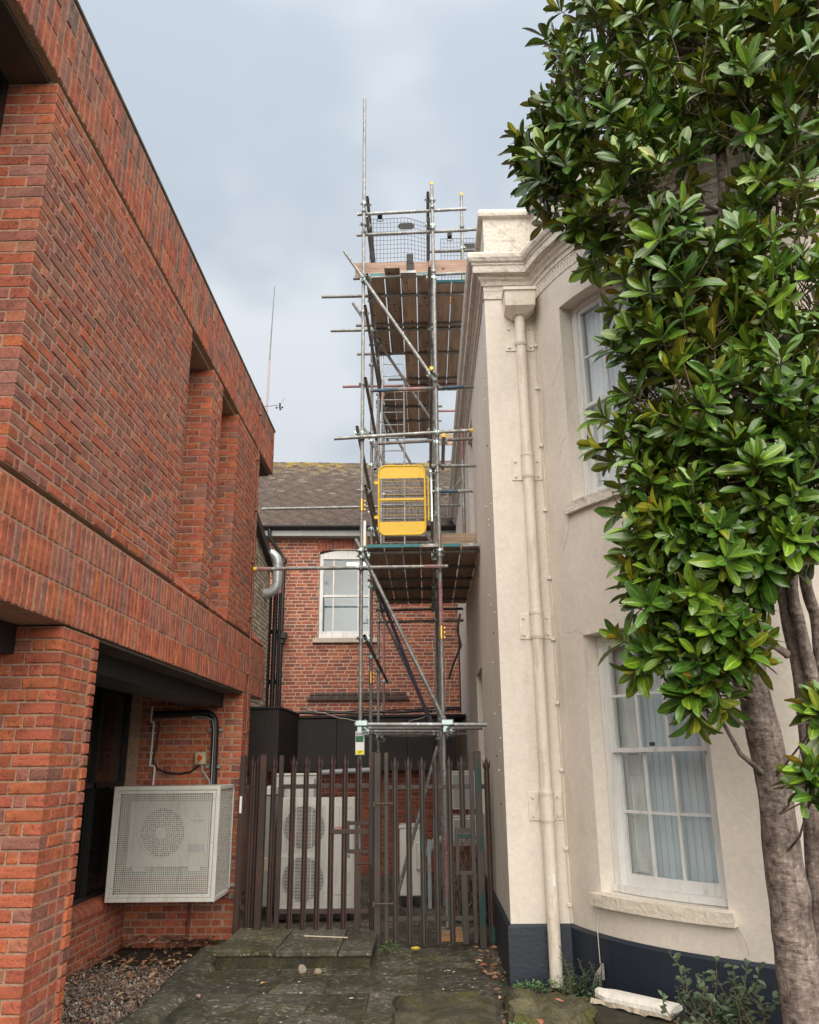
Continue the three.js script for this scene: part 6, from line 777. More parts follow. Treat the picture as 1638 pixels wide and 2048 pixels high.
// ================================================================== ground
struct('ground', new B().quad([-60, -0.11, 40], [60, -0.11, 40], [60, -0.11, -60], [-60, -0.11, -60]), M.ground);
function sheet(x0, x1, z0, z1, nx, nz, fy) { const b = new B(), id = []; for (let j = 0; j <= nz; j++) for (let i = 0; i <= nx; i++) { const x = lerp(x0, x1, i / nx), z = lerp(z0, z1, j / nz), e = 0.02, y = fy(x, z), dx = (fy(x + e, z) - y) / e, dz = (fy(x, z + e) - y) / e, l = Math.hypot(dx, 1, dz); id.push(b.vert(x, y, z, -dx / l, 1 / l, -dz / l, x, z)); } const W = nx + 1; for (let j = 0; j < nz; j++) for (let i = 0; i < nx; i++) { const a = j * W + i; z1 < z0 ? b.i.push(a, a + 1, a + W + 1, a, a + W + 1, a + W) : b.i.push(a, a + W + 1, a + 1, a, a + W, a + W + 1); } return b; }
const nz2 = (x, z, f, s) => vnoise(x * f + 100, z * f + 100, 4096, 4096, s) - 0.5;
struct('yard_floor', sheet(-2.9, 0.9, -9.9, -15.3, 60, 80, (x, z) => -0.012 + 0.03 * nz2(x, z, 1.7, 3) + 0.012 * nz2(x, z, 7, 4)), mat({ color: [0.62, 0.60, 0.50], map: T_pave, bumpMap: T_paveB, bumpScale: 0.012, roughness: 0.8 }));
struct('soil', sheet(0.35, 6, -4.0, -8.0, 90, 70, (x, z) => -0.035 + 0.06 * nz2(x, z, 2.1, 5) + 0.02 * nz2(x, z, 9, 6) + 0.05 * sstep(2.2, 0, Math.hypot(x - 2.2, z + 5.5))), mat({ color: [0.36, 0.30, 0.23], map: T_pave, bumpMap: T_paveB, bumpScale: 0.02, roughness: 0.95 }));
{
  // worn flagstones in front of the gates
  const pv = new THREE.Group(); pv.name = 'paving'; pv.userData = { kind: 'structure' }; scene.add(pv); const rn = rng32(55); let z = -4.6, row = 0, n = 0;
  const bed = new THREE.Mesh(sheet(-2.3, 0.75, -4.4, -9.95, 90, 140, (x, zz) => -0.007 + 0.014 * nz2(x, zz, 5, 8) + 0.014 * nz2(x, zz, 19, 9)).geo(), M.mossDark); bed.name = 'joint_moss'; pv.add(bed);
  while (z > -9.9) { const d = 0.52 + rn() * 0.2; let x = -2.02 + 0.15 * Math.sin(row * 2.3); while (x < 0.69) { const w0 = Math.min(0.45 + rn() * 0.42, 0.70 - x); if (w0 < 0.12) break; const j = () => (rn() - 0.5) * 0.022, t = (rn() - 0.5) * 0.009, u = (rn() - 0.5) * 0.009, K = 9, b = new B(), ox = rn() * 7, oz = rn() * 7; const c = [[x + 0.006 + j(), z - 0.006 + j()], [x + w0 - 0.006 + j(), z - 0.006 + j()], [x + w0 - 0.006 + j(), z - d + 0.006 + j()], [x + 0.006 + j(), z - d + 0.006 + j()]];
    const P = (s, q) => { const a = lerp(lerp(c[0][0], c[1][0], s), lerp(c[3][0], c[2][0], s), q), e = lerp(lerp(c[0][1], c[1][1], s), lerp(c[3][1], c[2][1], s), q), edge = Math.min(s, 1 - s, q, 1 - q); return [a, 0.002 + t * (s - 0.5) + u * (q - 0.5) + 0.014 * nz2(a, e, 6, 12) + 0.007 * nz2(a, e, 23, 13) - 0.007 * sstep(0.08, 0, edge), e]; };
    const id = []; for (let q = 0; q <= K; q++) for (let s = 0; s <= K; s++) { const p = P(s / K, q / K), px = P(Math.min(1, s / K + 0.03), q / K), pz = P(s / K, Math.min(1, q / K + 0.03)), A = V(px[0] - p[0] + 1e-6, px[1] - p[1], px[2] - p[2]), C = V(pz[0] - p[0], pz[1] - p[1], pz[2] - p[2] - 1e-6), nn = A.cross(C).normalize(); if (nn.y < 0) nn.negate(); id.push(b.vert(...p, nn.x, nn.y, nn.z, p[0] + ox, p[2] + oz)); } for (let q = 0; q < K; q++) for (let s = 0; s < K; s++) { const a = q * (K + 1) + s; b.i.push(a, a + 1, a + K + 2, a, a + K + 2, a + K + 1); }
    for (let k = 0; k < K; k++) for (const [p, r] of [[P(k / K, 0), P((k + 1) / K, 0)], [P(1, k / K), P(1, (k + 1) / K)], [P(1 - k / K, 1), P(1 - (k + 1) / K, 1)], [P(0, 1 - k / K), P(0, 1 - (k + 1) / K)]]) b.quad([p[0], -0.05, p[2]], [r[0], -0.05, r[2]], r, p);
    const me = new THREE.Mesh(b.geo(), rn() < 0.7 ? M.pave : M.mossPave); me.name = n ? `flagstone_${String(n).padStart(3, '0')}` : 'flagstone'; pv.add(me); n++; x += w0; } z -= d; row++; }
}
function rock(x0, y0, z0, x1, y1, z1, seed, amp = 0.1, seg = 9) { const g = new THREE.BoxGeometry(1, 1, 1, seg, 5, seg), p = g.attributes.position, uv = g.attributes.uv; for (let i = 0; i < p.count; i++) { let x = p.getX(i), y = p.getY(i), z = p.getZ(i); const l = Math.pow(Math.pow(Math.abs(2 * x), 6) + Math.pow(Math.abs(2 * z), 6) + 1e-6, 1 / 6) || 1, f = 1 - 0.10 * sstep(0.15, 0.5, y) * l; x *= f; z *= f; const n = 1 + amp * 2 * (vnoise(x * 5 + seed * 7 + 20, z * 5 + y * 3 + 20, 999, 999, seed) - 0.5) + amp * (vnoise(x * 13 + 50, z * 13 + y * 9 + 50, 999, 999, seed + 2) - 0.5); x *= n; z *= n; const top = y > 0 ? (vnoise(x * 4 + 30, z * 4 + 30, 999, 999, seed + 4) - 0.5) * amp * 2.2 + (vnoise(x * 12 + 30, z * 12 + 30, 999, 999, seed + 5) - 0.5) * amp : 0; const X = lerp(x0, x1, x + 0.5), Y = lerp(y0, y1, y + 0.5) + top * (y1 - y0), Z = lerp(z0, z1, z + 0.5); p.setXYZ(i, X, Y, Z); uv.setXY(i, X + Y * 0.7, Z + Y * 0.9); } g.computeVertexNormals(); return g; }
{ const g = new B(), N = 60, K = 8, id = []; for (let i = 0; i <= N; i++) { const t = i / N, z = lerp(-9.40, -5.3, t), cx = -2.235 + 0.05 * Math.sin(t * 3.1) + 0.012 * Math.sin(t * 17), w = 0.17 + 0.02 * Math.sin(t * 7 + 1); for (let k = 0; k <= K; k++) { const a = k / K * Math.PI, c = Math.cos(a), sn = Math.sin(a), x = cx - w * Math.sign(c) * Math.pow(Math.abs(c), 0.6), y = -0.10 + 0.145 * Math.pow(sn, 0.45) + 0.014 * nz2(x * 4, z, 4, 31) + 0.008 * nz2(x, z, 21, 33); id.push(g.vert(x, y, z, 0, 1, 0, x, z)); } } for (let i = 0; i < N; i++) for (let k = 0; k < K; k++) { const a = i * (K + 1) + k; g.i.push(a, a + K + 1, a + K + 2, a, a + K + 2, a + 1); } const ge = g.geo(); ge.computeVertexNormals(); single('kerb_stone', ge, M.mossPave, 'long rounded worn kerb stone between the gravel and the paving', 'kerb'); }
single('drain_cover', rock(-3.36, -0.13, -9.7, -2.46, -0.055, -8.75, 8, 0.02, 12), mat({ color: [0.10, 0.10, 0.098], map: T_moss, bumpMap: T_paveB, bumpScale: 0.006, roughness: 0.7 }), 'dark stone slab cover in the corner of the recess below the cage', 'slab');
single('mossy_stone', rock(0.56, -0.1, -7.32, 1.20, 0.11, -6.60, 13, 0.20, 16), M.mossBright, 'flat mossy green boulder beside the blue plinth', 'stone', 'edging stones'); single('mossy_stone', rock(-0.28, -0.12, -7.42, 0.58, 0.06, -6.25, 17, 0.20, 18), M.moss2, 'broad dark edging stone jutting into the paving', 'stone', 'edging stones');
single('slate_slab', rock(1.08, 0.0, -7.26, 1.74, 0.055, -6.45, 21, 0.06), M.slate, 'dark slate slab at the bottom of the small pile', 'slab', 'pile of slabs'); single('slate_slab', rock(1.16, 0.058, -7.10, 1.84, 0.108, -6.34, 23, 0.06), M.slate, 'green slate slab at the top of the small pile', 'slab', 'pile of slabs'); single('slate_slab', rock(1.55, -0.02, -6.75, 2.15, 0.06, -5.95, 27, 0.05), mat({ color: [0.17, 0.12, 0.07], map: T_moss, bumpMap: T_paveB, bumpScale: 0.006, roughness: 0.85 }), 'brownish slab leaning toward the tree beside the pile', 'slab', 'pile of slabs'); single('half_brick', rock(1.10, -0.01, -6.66, 1.32, 0.055, -6.50, 29, 0.03), mat({ color: [0.36, 0.20, 0.12], map: T_brick, roughness: 0.9 }), 'broken orange half brick under the slate slabs', 'brick');
{ // broken length of plaster moulding
  const t = thing('plaster_moulding', 'broken white plaster moulding lying on the slate slabs', 'rubble', [1.48, 0.09, -6.7]); const DY = 0.03, A = [1.25, -6.98], C = [1.71, -6.50], D = [C[0] - A[0], C[1] - A[1]], L = Math.hypot(...D), ux = D[0] / L, uz = D[1] / L, nx = -uz, nzv = ux, P = (s, o, y) => [A[0] + ux * s + nx * o, y + DY, A[1] + uz * s + nzv * o];
  const b = new B(), n = 16, prof = s => { const e = Math.min(1, s / 0.12), j = (hash2(Math.round(s * 100), 1, 5) - 0.5) * 0.014; return [[0.075 * (0.35 + 0.65 * e) + j, 0.118], [0.070 * (0.35 + 0.65 * e) + j, 0.145], [0.02, 0.166], [-0.03, 0.172], [-0.085 * (0.4 + 0.6 * e), 0.166], [-0.09 * (0.4 + 0.6 * e), 0.13]]; }; const rng = rng32(4);
  for (let i = 0; i < n; i++) { const s0 = L * i / n, s1 = L * (i + 1) / n, p0 = prof(s0), p1 = prof(s1); for (let k = 0; k < 5; k++) b.quad(P(s0, ...p0[k + 1]), P(s1, ...p1[k + 1]), P(s1, ...p1[k]), P(s0, ...p0[k]), q => [q[0], q[2] + q[1]]); } { const p0 = prof(0), p1 = prof(L); for (const [s, p] of [[0, p0], [L, p1]]) for (let k = 1; k < 5; k++) b.tri(P(s, ...p[0]), P(s, ...p[k]), P(s, ...p[k + 1])); } part(t, 'moulding', b, M.plaster);
  const c = new B(), g0 = s => [0.068 + 0.022 * vnoise(s * 30 + 4, 2, 999, 999, 6), 0.078 + 0.03 * vnoise(s * 22 + 8, 5, 999, 999, 7)]; for (let i = 0; i < n; i++) { const s0 = L * i / n, s1 = L * (i + 1) / n, a = g0(s0), e = g0(s1); c.quad(P(s0, ...a), P(s0, 0.074, 0.12), P(s1, 0.074, 0.12), P(s1, ...e)); c.quad(P(s0, -0.085, 0.13), P(s0, ...a), P(s1, ...e), P(s1, -0.085, 0.13)); } const mm = M.plasterCore.clone(); mm.side = THREE.DoubleSide; part(t, 'broken_edge', c, mm);
}
{ const g = new THREE.TorusGeometry(0.035, 0.014, 8, 16); g.rotateX(Math.PI / 2 - 0.35); g.translate(-0.15, 0.045, -9.17); single('yellow_ring', g, mat({ color: [0.62, 0.46, 0.06], roughness: 0.55 }), 'small dirty yellow plastic ring on the paving before the gate', 'litter'); }
const pebble = (x, y, z, sx, sy, sz, seed) => { const g = new THREE.IcosahedronGeometry(1, 3), p = g.attributes.position; for (let i = 0; i < p.count; i++) { const a = p.getX(i), b = p.getY(i), c = p.getZ(i), f = 0.7 + 0.6 * vnoise(a * 1.8 + 20 + seed, b * 1.8 + c * 2.1 + 20, 99, 99, seed); p.setXYZ(i, x + a * sx * f, y + b * sy * f + sy * 0.6, z + c * sz * f); } g.computeVertexNormals(); return g; };
single('pale_stone', pebble(-1.19, 0, -8.41, 0.034, 0.045, 0.03, 33), mat({ color: [0.46, 0.42, 0.36], map: T_mortar, roughness: 0.9 }), 'pointed pale pebble standing against the stone step', 'stone'); single('pale_stone', pebble(-1.04, 0, -8.39, 0.03, 0.024, 0.028, 35), mat({ color: [0.50, 0.42, 0.33], map: T_mortar, roughness: 0.9 }), 'small rounded buff pebble near the stone step', 'stone');
// ------------------------------------------------------------------ gravel, litter, chips
function scatter(name, geo, m, n, fn) { const o = new THREE.InstancedMesh(geo, m, n), q = new THREE.Object3D(), c = new THREE.Color(); let k = 0; for (let i = 0; i < n; i++) { const col = fn(q, i); if (!col) continue; q.updateMatrix(); o.setMatrixAt(k, q.matrix); o.setColorAt(k, c.setRGB(...col)); k++; } o.count = k; o.name = name; o.userData = { kind: 'stuff' }; return o; }
{
  const rn = rng32(61), r2 = (a, b) => a + (b - a) * rn(), peb = new THREE.IcosahedronGeometry(1, 1); { const p = peb.attributes.position; for (let i = 0; i < p.count; i++) { const f = 0.75 + 0.5 * vnoise(p.getX(i) * 2 + 9, p.getY(i) * 2 + p.getZ(i) * 3 + 9, 99, 99, 4); p.setXYZ(i, p.getX(i) * f, p.getY(i) * f * 0.62, p.getZ(i) * f * 0.8); } peb.computeVertexNormals(); }
  scene.add(scatter('gravel', peb, mat({ roughness: 0.85 }), 11000, q => { const x = r2(-3.42, -2.32), z = r2(-8.95, -5.55); if (x > -2.42 && rn() < 0.8) return null; const s = r2(0.005, 0.0135); q.position.set(x, -0.085 + r2(0, 0.035) + 0.02 * nz2(x, z, 2, 3), z); q.scale.set(s * r2(.8, 1.4), s, s * r2(.8, 1.3)); q.rotation.set(rn() * 6, rn() * 6, rn() * 6); const u = rn(), k = r2(0.5, 1.1); return u < 0.35 ? [0.25 * k, 0.19 * k, 0.155 * k] : u < 0.58 ? [0.34 * k, 0.29 * k, 0.245 * k] : u < 0.9 ? [0.15 * k, 0.10 * k, 0.08 * k] : [0.52 * k, 0.47 * k, 0.41 * k]; }));
  struct('gravel_bed', sheet(-3.42, -2.3, -5.4, -9.98, 24, 60, (x, z) => -0.088 + 0.03 * nz2(x, z, 2, 3)), mat({ color: [0.16, 0.12, 0.09], map: T_pave, roughness: 0.95 }));
  const lf = new THREE.PlaneGeometry(1, 2, 4, 6); { const p = lf.attributes.position; for (let i = 0; i < p.count; i++) { const t = p.getY(i) / 2 + 0.5, w = Math.pow(Math.sin(Math.PI * clamp(t, 0.02, 0.98)), 0.8), x = p.getX(i) * w; p.setXYZ(i, x, p.getY(i), 0.5 * x * x * 1.6 + 0.22 * Math.sin(t * 3) * (0.4 + x)); } lf.rotateX(-Math.PI / 2); lf.computeVertexNormals(); }
  const brown = () => { const u = rn(), k = r2(0.6, 1.15); return u < 0.5 ? [0.28 * k, 0.135 * k, 0.075 * k] : u < 0.8 ? [0.20 * k, 0.12 * k, 0.08 * k] : [0.42 * k, 0.29 * k, 0.17 * k]; }, lm = mat({ roughness: 0.7, side: THREE.DoubleSide });
  scene.add(scatter('leaf_litter', lf, lm, 760, (q, i) => { let x, z, y = -0.055, a = rn(); if (a < 0.36) { x = r2(-3.40, -2.36); z = -9.0 + r2(-0.9, 0.9) * Math.abs(r2(-1, 1)); y = r2(-0.05, 0.0); if (rn() < 0.35) { z = r2(-9.96, -9.75); y = r2(-0.06, 0.04); } } else if (a < 0.66) { x = r2(-3.42, -2.4); z = r2(-8.7, -6.6); y = r2(-0.06, -0.02); } else if (a < 0.93) { x = r2(0.5, 2.3); z = r2(-7.7, -5.9); y = r2(0.0, 0.05); if (x > 1.35 && z < -6.9) x -= 0.8; } else { x = r2(0.45, 0.69); z = r2(-9.3, -8.1); y = r2(0.01, 0.03); } const s = r2(0.018, 0.034); q.position.set(x, y, z); q.scale.set(s, s, s * r2(0.9, 1.5)); q.rotation.set(r2(-.5, .5), rn() * 6.28, r2(-.5, .5)); return brown(); }));
  scene.add(scatter('paint_chips', peb, mat({ roughness: 0.8 }), 330, q => { const a = rn(); let x = r2(-2.0, 0.68), z = r2(-9.3, -6.3), y = 0.012; if (a < 0.25) { x = r2(0.1, 0.69); z = r2(-9.2, -7.6); } else if (a < 0.33) { x = r2(-2.0, -0.6); z = r2(-9.5, -8.6); y = 0.13; } else if (a < 0.5) { x = r2(-1.6, 0.6); z = r2(-14, -10); y = 0.006; } const s = Math.pow(rn(), 4) * 0.010 + 0.002; q.position.set(x, y, z); q.scale.set(s * r2(.7, 1.8), s * 0.5, s * r2(.7, 1.6)); q.rotation.set(0, rn() * 6, 0); const k = r2(0.4, 0.85); return rn() < 0.75 ? [0.8 * k, 0.78 * k, 0.72 * k] : [0.5 * k, 0.42 * k, 0.33 * k]; }));
  const fl = [[-1.92, -7.55, 0.034, [0.46, 0.30, 0.25]], [-1.46, -7.95, 0.026, [0.50, 0.27, 0.12]], [-1.76, -8.1, 0.028, [0.30, 0.16, 0.10]], [-1.05, -8.28, 0.030, [0.34, 0.13, 0.07]], [0.50, -8.55, 0.038, [0.36, 0.12, 0.08]], [-2.55, -8.95, 0.045, [0.40, 0.25, 0.15]], [-2.95, -8.75, 0.045, [0.42, 0.38, 0.16]], [0.95, -6.95, 0.04, [0.40, 0.15, 0.09]], [0.75, -6.45, 0.05, [0.42, 0.16, 0.10]]]; fl.forEach(([x, z, s, c], i) => { const g = lf.clone(); g.scale(s, s, s * 1.3); g.rotateY(i * 1.9 + 0.6); g.translate(x, (x > 0.7 ? 0.12 : x < -2.4 ? 0.0 : 0.024), z); const m = mat({ color: c, roughness: 0.65, side: THREE.DoubleSide }); single('fallen_leaf', g, m, ['pinkish fallen leaf on the kerb edge, largest on the paving', 'small orange fallen leaf alone on the paving', 'dark curled leaf in the kerb joint', 'rust coloured leaf at the foot of the stone step', 'red brown leaf beside the blue plinth', 'tan leaf on the dark corner slab', 'yellow green leaf among the gravel near the slab', 'red leaf on the mossy boulder', 'long russet leaf at the front of the boulder'][i], 'leaf', 'fallen leaves'); });
}
// ================================================================== magnolia
const leafGeo = (fold, droop, wid, seg = 6) => {   // base at origin, tip at +y, upper face +z
  const b = new B(), cs = [-1, -0.5, 0, 0.5, 1], rows = []; for (let r = 0; r <= seg; r++) { const t = r / seg, w = wid * Math.pow(Math.sin(Math.PI * clamp(0.02 + 0.965 * Math.pow(t, 1.15), 0, 0.99)), 0.66) * (0.62 + 0.50 * t) * 1.06 + 0.003; rows.push(cs.map(c => { const x = c * w; return [x, t * (1 - 0.18 * droop * droop * t), fold * Math.abs(x) - droop * t * t * 0.42 - 0.05 * c * c * Math.sin(t * 7) * wid]; })); }
  for (const side of [1, -1]) { const o = side > 0 ? 0 : -0.006, id = rows.map((R0, r) => R0.map((p, c) => { const rp = rows[Math.min(r + 1, seg)][c], rm = rows[Math.max(r - 1, 0)][c], cp = R0[Math.min(c + 1, 4)], cm = R0[Math.max(c - 1, 0)], T = V(rp[0] - rm[0], rp[1] - rm[1], rp[2] - rm[2]), S2 = V(cp[0] - cm[0], cp[1] - cm[1], cp[2] - cm[2]); const n = S2.cross(T).normalize(); if (n.z < 0) n.negate(); n.multiplyScalar(side); return b.vert(p[0], p[1], p[2] + o, n.x, n.y, n.z, (side > 0 ? 0 : 0.5) + 0.02 + 0.46 * (c / 4), r / seg); })); for (let r = 0; r < seg; r++) for (let c = 0; c < 4; c++) { const q = [id[r][c], id[r][c + 1], id[r + 1][c + 1], id[r + 1][c]]; side > 0 ? b.i.push(q[0], q[1], q[2], q[0], q[2], q[3]) : b.i.push(q[2], q[1], q[0], q[3], q[2], q[0]); } }
  return b.geo();
};
{
  const tree = thing('magnolia_tree', 'evergreen magnolia with glossy leaves and leaning grey trunk before the bow front', 'tree', [2.2, 0, -5.5]); const rn = rng32(2024), r2 = (a, b) => a + (b - a) * rn();
  const smooth = (pts, rad, n = 5) => { const c = new THREE.CatmullRomCurve3(pts.map(p => V(...p))), N = (pts.length - 1) * n, P = c.getPoints(N).map((p, i) => [p.x + 0.006 * Math.sin(i * 0.23), p.y, p.z + 0.006 * Math.cos(i * 0.31)]), r = P.map((_, i) => { const f = i / N * (rad.length - 1), k = Math.min(Math.floor(f), rad.length - 2); return lerp(rad[k], rad[k + 1], f - k) * (1 + 0.02 * Math.sin(i * 0.31) + 0.015 * Math.sin(i * 0.77)); }); return [P, r]; };
  const trunkPts = [[2.22, -0.1, -5.5], [2.205, 0.35, -5.5], [2.2, 0.58, -5.5], [2.19, 0.88, -5.5], [2.2, 1.27, -5.5], [2.19, 1.71, -5.5], [2.16, 2.21, -5.5], [2.11, 2.56, -5.45], [2.02, 3.03, -5.4], [2.02, 3.56, -5.4], [2.05, 4.12, -5.4], [2.12, 4.68, -5.35], [2.22, 5.23, -5.3], [2.33, 5.83, -5.3], [2.36, 6.39, -5.3], [2.44, 7.37, -5.3]];
  const bumpy = (g, amp) => { const p = g.attributes.position, n = g.attributes.normal; for (let i = 0; i < p.count; i++) { const x = p.getX(i), y = p.getY(i), z = p.getZ(i); const a = Math.atan2(z + 5.5, x - 2.2); const k = amp * ((vnoise(Math.cos(a) * 1.6 + 50, y * 3 + Math.sin(a) * 1.6 + 50, 9999, 9999, 3) - 0.5) + 0.5 * (vnoise(Math.cos(a) * 4 + 50, y * 9 + Math.sin(a) * 4 + 50, 9999, 9999, 4) - 0.5)); p.setXYZ(i, x + n.getX(i) * k, y, z + n.getZ(i) * k); } g.computeVertexNormals(); return g; };
  { const [P, r] = smooth(trunkPts, [0.165, 0.142, 0.130, 0.120, 0.112, 0.106, 0.104, 0.092, 0.085, 0.075, 0.068, 0.06, 0.05, 0.045, 0.04, 0.03], 12); const g = new B().sweep(P, r, 28).geo(), p = g.attributes.position, nn = g.attributes.normal; for (const [kx, ky, kz, ks, ka] of [[2.08, 0.86, -5.42, 0.07, 0.035], [2.27, 1.05, -5.39, 0.06, 0.025], [2.10, 1.52, -5.42, 0.08, 0.02], [2.22, 0.42, -5.35, 0.09, 0.03], [2.11, 2.0, -5.4, 0.07, 0.02]]) for (let i = 0; i < p.count; i++) { const d = Math.hypot(p.getX(i) - kx, (p.getY(i) - ky) * 0.8, p.getZ(i) - kz), e = ka * Math.exp(-d * d / (ks * ks)); p.setXYZ(i, p.getX(i) + nn.getX(i) * e, p.getY(i), p.getZ(i) + nn.getZ(i) * e); } part(tree, 'trunk', bumpy(g, 0.014), M.bark); }
  const stem = (pts, rad, name = 'stem') => { const [P, r] = smooth(pts, rad, 6); part(tree, name, bumpy(new B().sweep(P, r, 14).geo(), 0.02), M.barkDark); };
  stem([[2.40, -0.1, -5.62], [2.38, 0.33, -5.6], [2.42, 0.86, -5.6], [2.49, 1.59, -5.6], [2.53, 2.03, -5.6], [2.52, 2.41, -5.6], [2.48, 2.75, -5.6], [2.45, 3.05, -5.55], [2.44, 3.58, -5.5], [2.48, 4.15, -5.5]], [0.11, 0.10, 0.09, 0.085, 0.08, 0.062, 0.055, 0.05, 0.045, 0.04], 'second_trunk'); stem([[2.51, 1.86, -5.58], [2.53, 2.27, -5.5], [2.52, 2.63, -5.5], [2.5, 2.94, -5.5], [2.54, 3.37, -5.4], [2.5, 4.0, -5.3]], [0.06, 0.05, 0.045, 0.04, 0.035, 0.03], 'limb'); stem([[2.56, 1.92, -5.62], [2.65, 2.44, -5.6], [2.67, 2.75, -5.6], [2.6, 3.04, -5.5], [2.74, 3.54, -5.4], [2.7, 4.2, -5.2]], [0.055, 0.048, 0.045, 0.042, 0.035, 0.03], 'limb'); stem([[2.13, 2.42, -5.5], [2.22, 2.52, -5.5], [2.3, 2.57, -5.5], [2.43, 2.51, -5.55]], [0.035, 0.028, 0.026, 0.03], 'limb');
  const blobs = [[1.19, 6.61, -5.7, 0.44], [1.35, 7.29, -5.6, 0.47], [1.09, 6.7, -5.8, 0.32], [1.65, 7.93, -5.6, 0.52], [2.15, 7.81, -5.4, 0.59], [2.72, 7.67, -5.3, 0.62], [3.16, 7.34, -5.2, 0.56], [1.63, 6.84, -5.35, 0.52], [2.07, 6.78, -5.1, 0.5], [2.51, 6.62, -5.0, 0.53], [2.97, 6.42, -5.0, 0.45], [1.42, 6.15, -5.75, 0.26], [1.53, 5.83, -5.7, 0.21], [1.73, 6.04, -5.25, 0.4], [1.76, 5.45, -5.0, 0.25], [2.61, 5.77, -5.0, 0.43], [1.6, 5.24, -5.3, 0.31], [1.84, 5.07, -5.05, 0.35], [2.25, 5.19, -5.0, 0.33], [2.56, 4.96, -4.9, 0.41], [1.56, 4.83, -5.3, 0.29], [1.88, 4.65, -5.0, 0.36], [2.26, 4.51, -4.9, 0.37], [2.54, 4.33, -4.85, 0.29], [1.59, 4.39, -5.3, 0.28], [1.86, 4.16, -5.0, 0.37], [2.26, 4.0, -4.9, 0.36], [2.49, 3.77, -4.85, 0.25], [1.39, 3.99, -5.35, 0.22], [1.58, 3.86, -5.2, 0.31], [1.87, 3.7, -5.0, 0.36], [2.19, 3.52, -4.9, 0.35], [1.43, 3.59, -5.25, 0.25], [1.68, 3.35, -5.05, 0.34], [2.01, 3.21, -4.95, 0.33], [2.33, 3.19, -4.9, 0.26], [1.46, 3.2, -5.25, 0.25], [1.76, 3.0, -5.1, 0.3], [2.09, 2.97, -5.0, 0.2], [1.47, 2.93, -5.25, 0.22], [1.64, 2.69, -5.15, 0.25], [1.87, 2.67, -5.1, 0.22], [1.4, 2.56, -5.35, 0.14], [1.57, 2.51, -5.2, 0.2], [1.81, 2.43, -5.1, 0.2], [1.69, 2.27, -5.15, 0.15], [2.24, 2.09, -4.85, 0.12], [2.16, 1.73, -4.85, 0.11], [1.89, 8.67, -5.6, 0.63], [2.65, 8.51, -5.4, 0.69], [3.24, 8.13, -5.2, 0.62]];
  const twigs = new B(), leaves = [], near = y => { let best = null, d = 9; for (const p of trunkPts) { const e = Math.abs(p[1] - y); if (e < d) { d = e; best = p; } } return best; };
  const whorl = (p, axis, n, L, spread0, spread1, tone) => {
    const z = axis.clone().normalize(), x = Math.abs(z.y) > 0.9 ? V(1, 0, 0) : V(0, 1, 0); x.cross(z).normalize(); const y = z.clone().cross(x); let ph = rn() * 6.28;
    for (let k = 0; k < n; k++) { ph += 2.4 + r2(-0.25, 0.25); const f = k / n, a = lerp(spread1, spread0, f) + r2(-0.15, 0.15), s = L * r2(0.78, 1.1) * lerp(1.05, 0.72, f * f), out = x.clone().multiplyScalar(Math.cos(ph)).addScaledVector(y, Math.sin(ph)), dir = z.clone().multiplyScalar(Math.cos(a)).addScaledVector(out, Math.sin(a)); dir.y -= 0.10 + 0.1 * rn(); dir.normalize(); const up = z.clone().multiplyScalar(Math.sin(a)).addScaledVector(out, -Math.cos(a)); up.addScaledVector(dir, -up.dot(dir)).normalize(); up.applyAxisAngle(dir, r2(-0.5, 0.5)); const side = dir.clone().cross(up); leaves.push({ p: p.clone().addScaledVector(z, -0.075 * (1 - f)), dir, up, side, s, w: r2(0.85, 1.15), tone: tone + r2(-0.5, 0.5), young: f > 0.72 ? rn() : 0 }); }
  };
  for (let [bx, by, bz, br] of blobs) { if (bx < 1.65 && by > 2.4 && by < 5.4) bx += by > 3.3 ? 0.09 : 0.07;
    const c = V(bx, by, bz), tp = near(by - 0.35), jr = br < 0.13 ? 0.009 : 0.016 + 0.02 * br; part(tree, 'limb', new B().sweep([tp, [lerp(tp[0], bx, 0.45) + r2(-.05, .05), lerp(tp[1], by, 0.3), lerp(tp[2], bz, 0.5)], [lerp(tp[0], bx, 0.8), lerp(tp[1], by, 0.75), lerp(tp[2], bz, 0.85)], [bx, by, bz]], [jr, jr * 0.8, jr * 0.6, jr * 0.4], 7), M.barkDark);
    const n = Math.round(170 * br * br + 5);
    for (let k = 0; k < n; k++) {
      const d = V(r2(-1, 1), r2(-0.85, 1), r2(-1, 1)); if (d.length() > 1) { k--; continue; } d.normalize(); const rad = br * Math.pow(rn(), 0.38) * r2(0.9, 1.12), p = c.clone().addScaledVector(d, rad); if (Math.hypot(p.x - BX, p.z - BZ) < BR + 0.12) continue;
      const ax = d.clone().multiplyScalar(0.75); ax.y += 0.68; ax.z += 0.22; ax.x -= 0.08; ax.add(V(r2(-.35, .35), r2(-.3, .3), r2(-.35, .35))).normalize();
      const b0 = p.clone().addScaledVector(ax, -r2(0.16, 0.30)).addScaledVector(d, -0.1 * rad), mid = p.clone().addScaledVector(ax, -0.10); twigs.sweep([c.clone().lerp(b0, 0.7).toArray(), b0.toArray(), mid.toArray(), p.toArray()], [0.0062, 0.0055, 0.0042, 0.003], 5, false);
      whorl(p, ax, 6 + Math.floor(rn() * 5), r2(0.14, 0.245), 0.26, 1.2, rn());
    }
  }
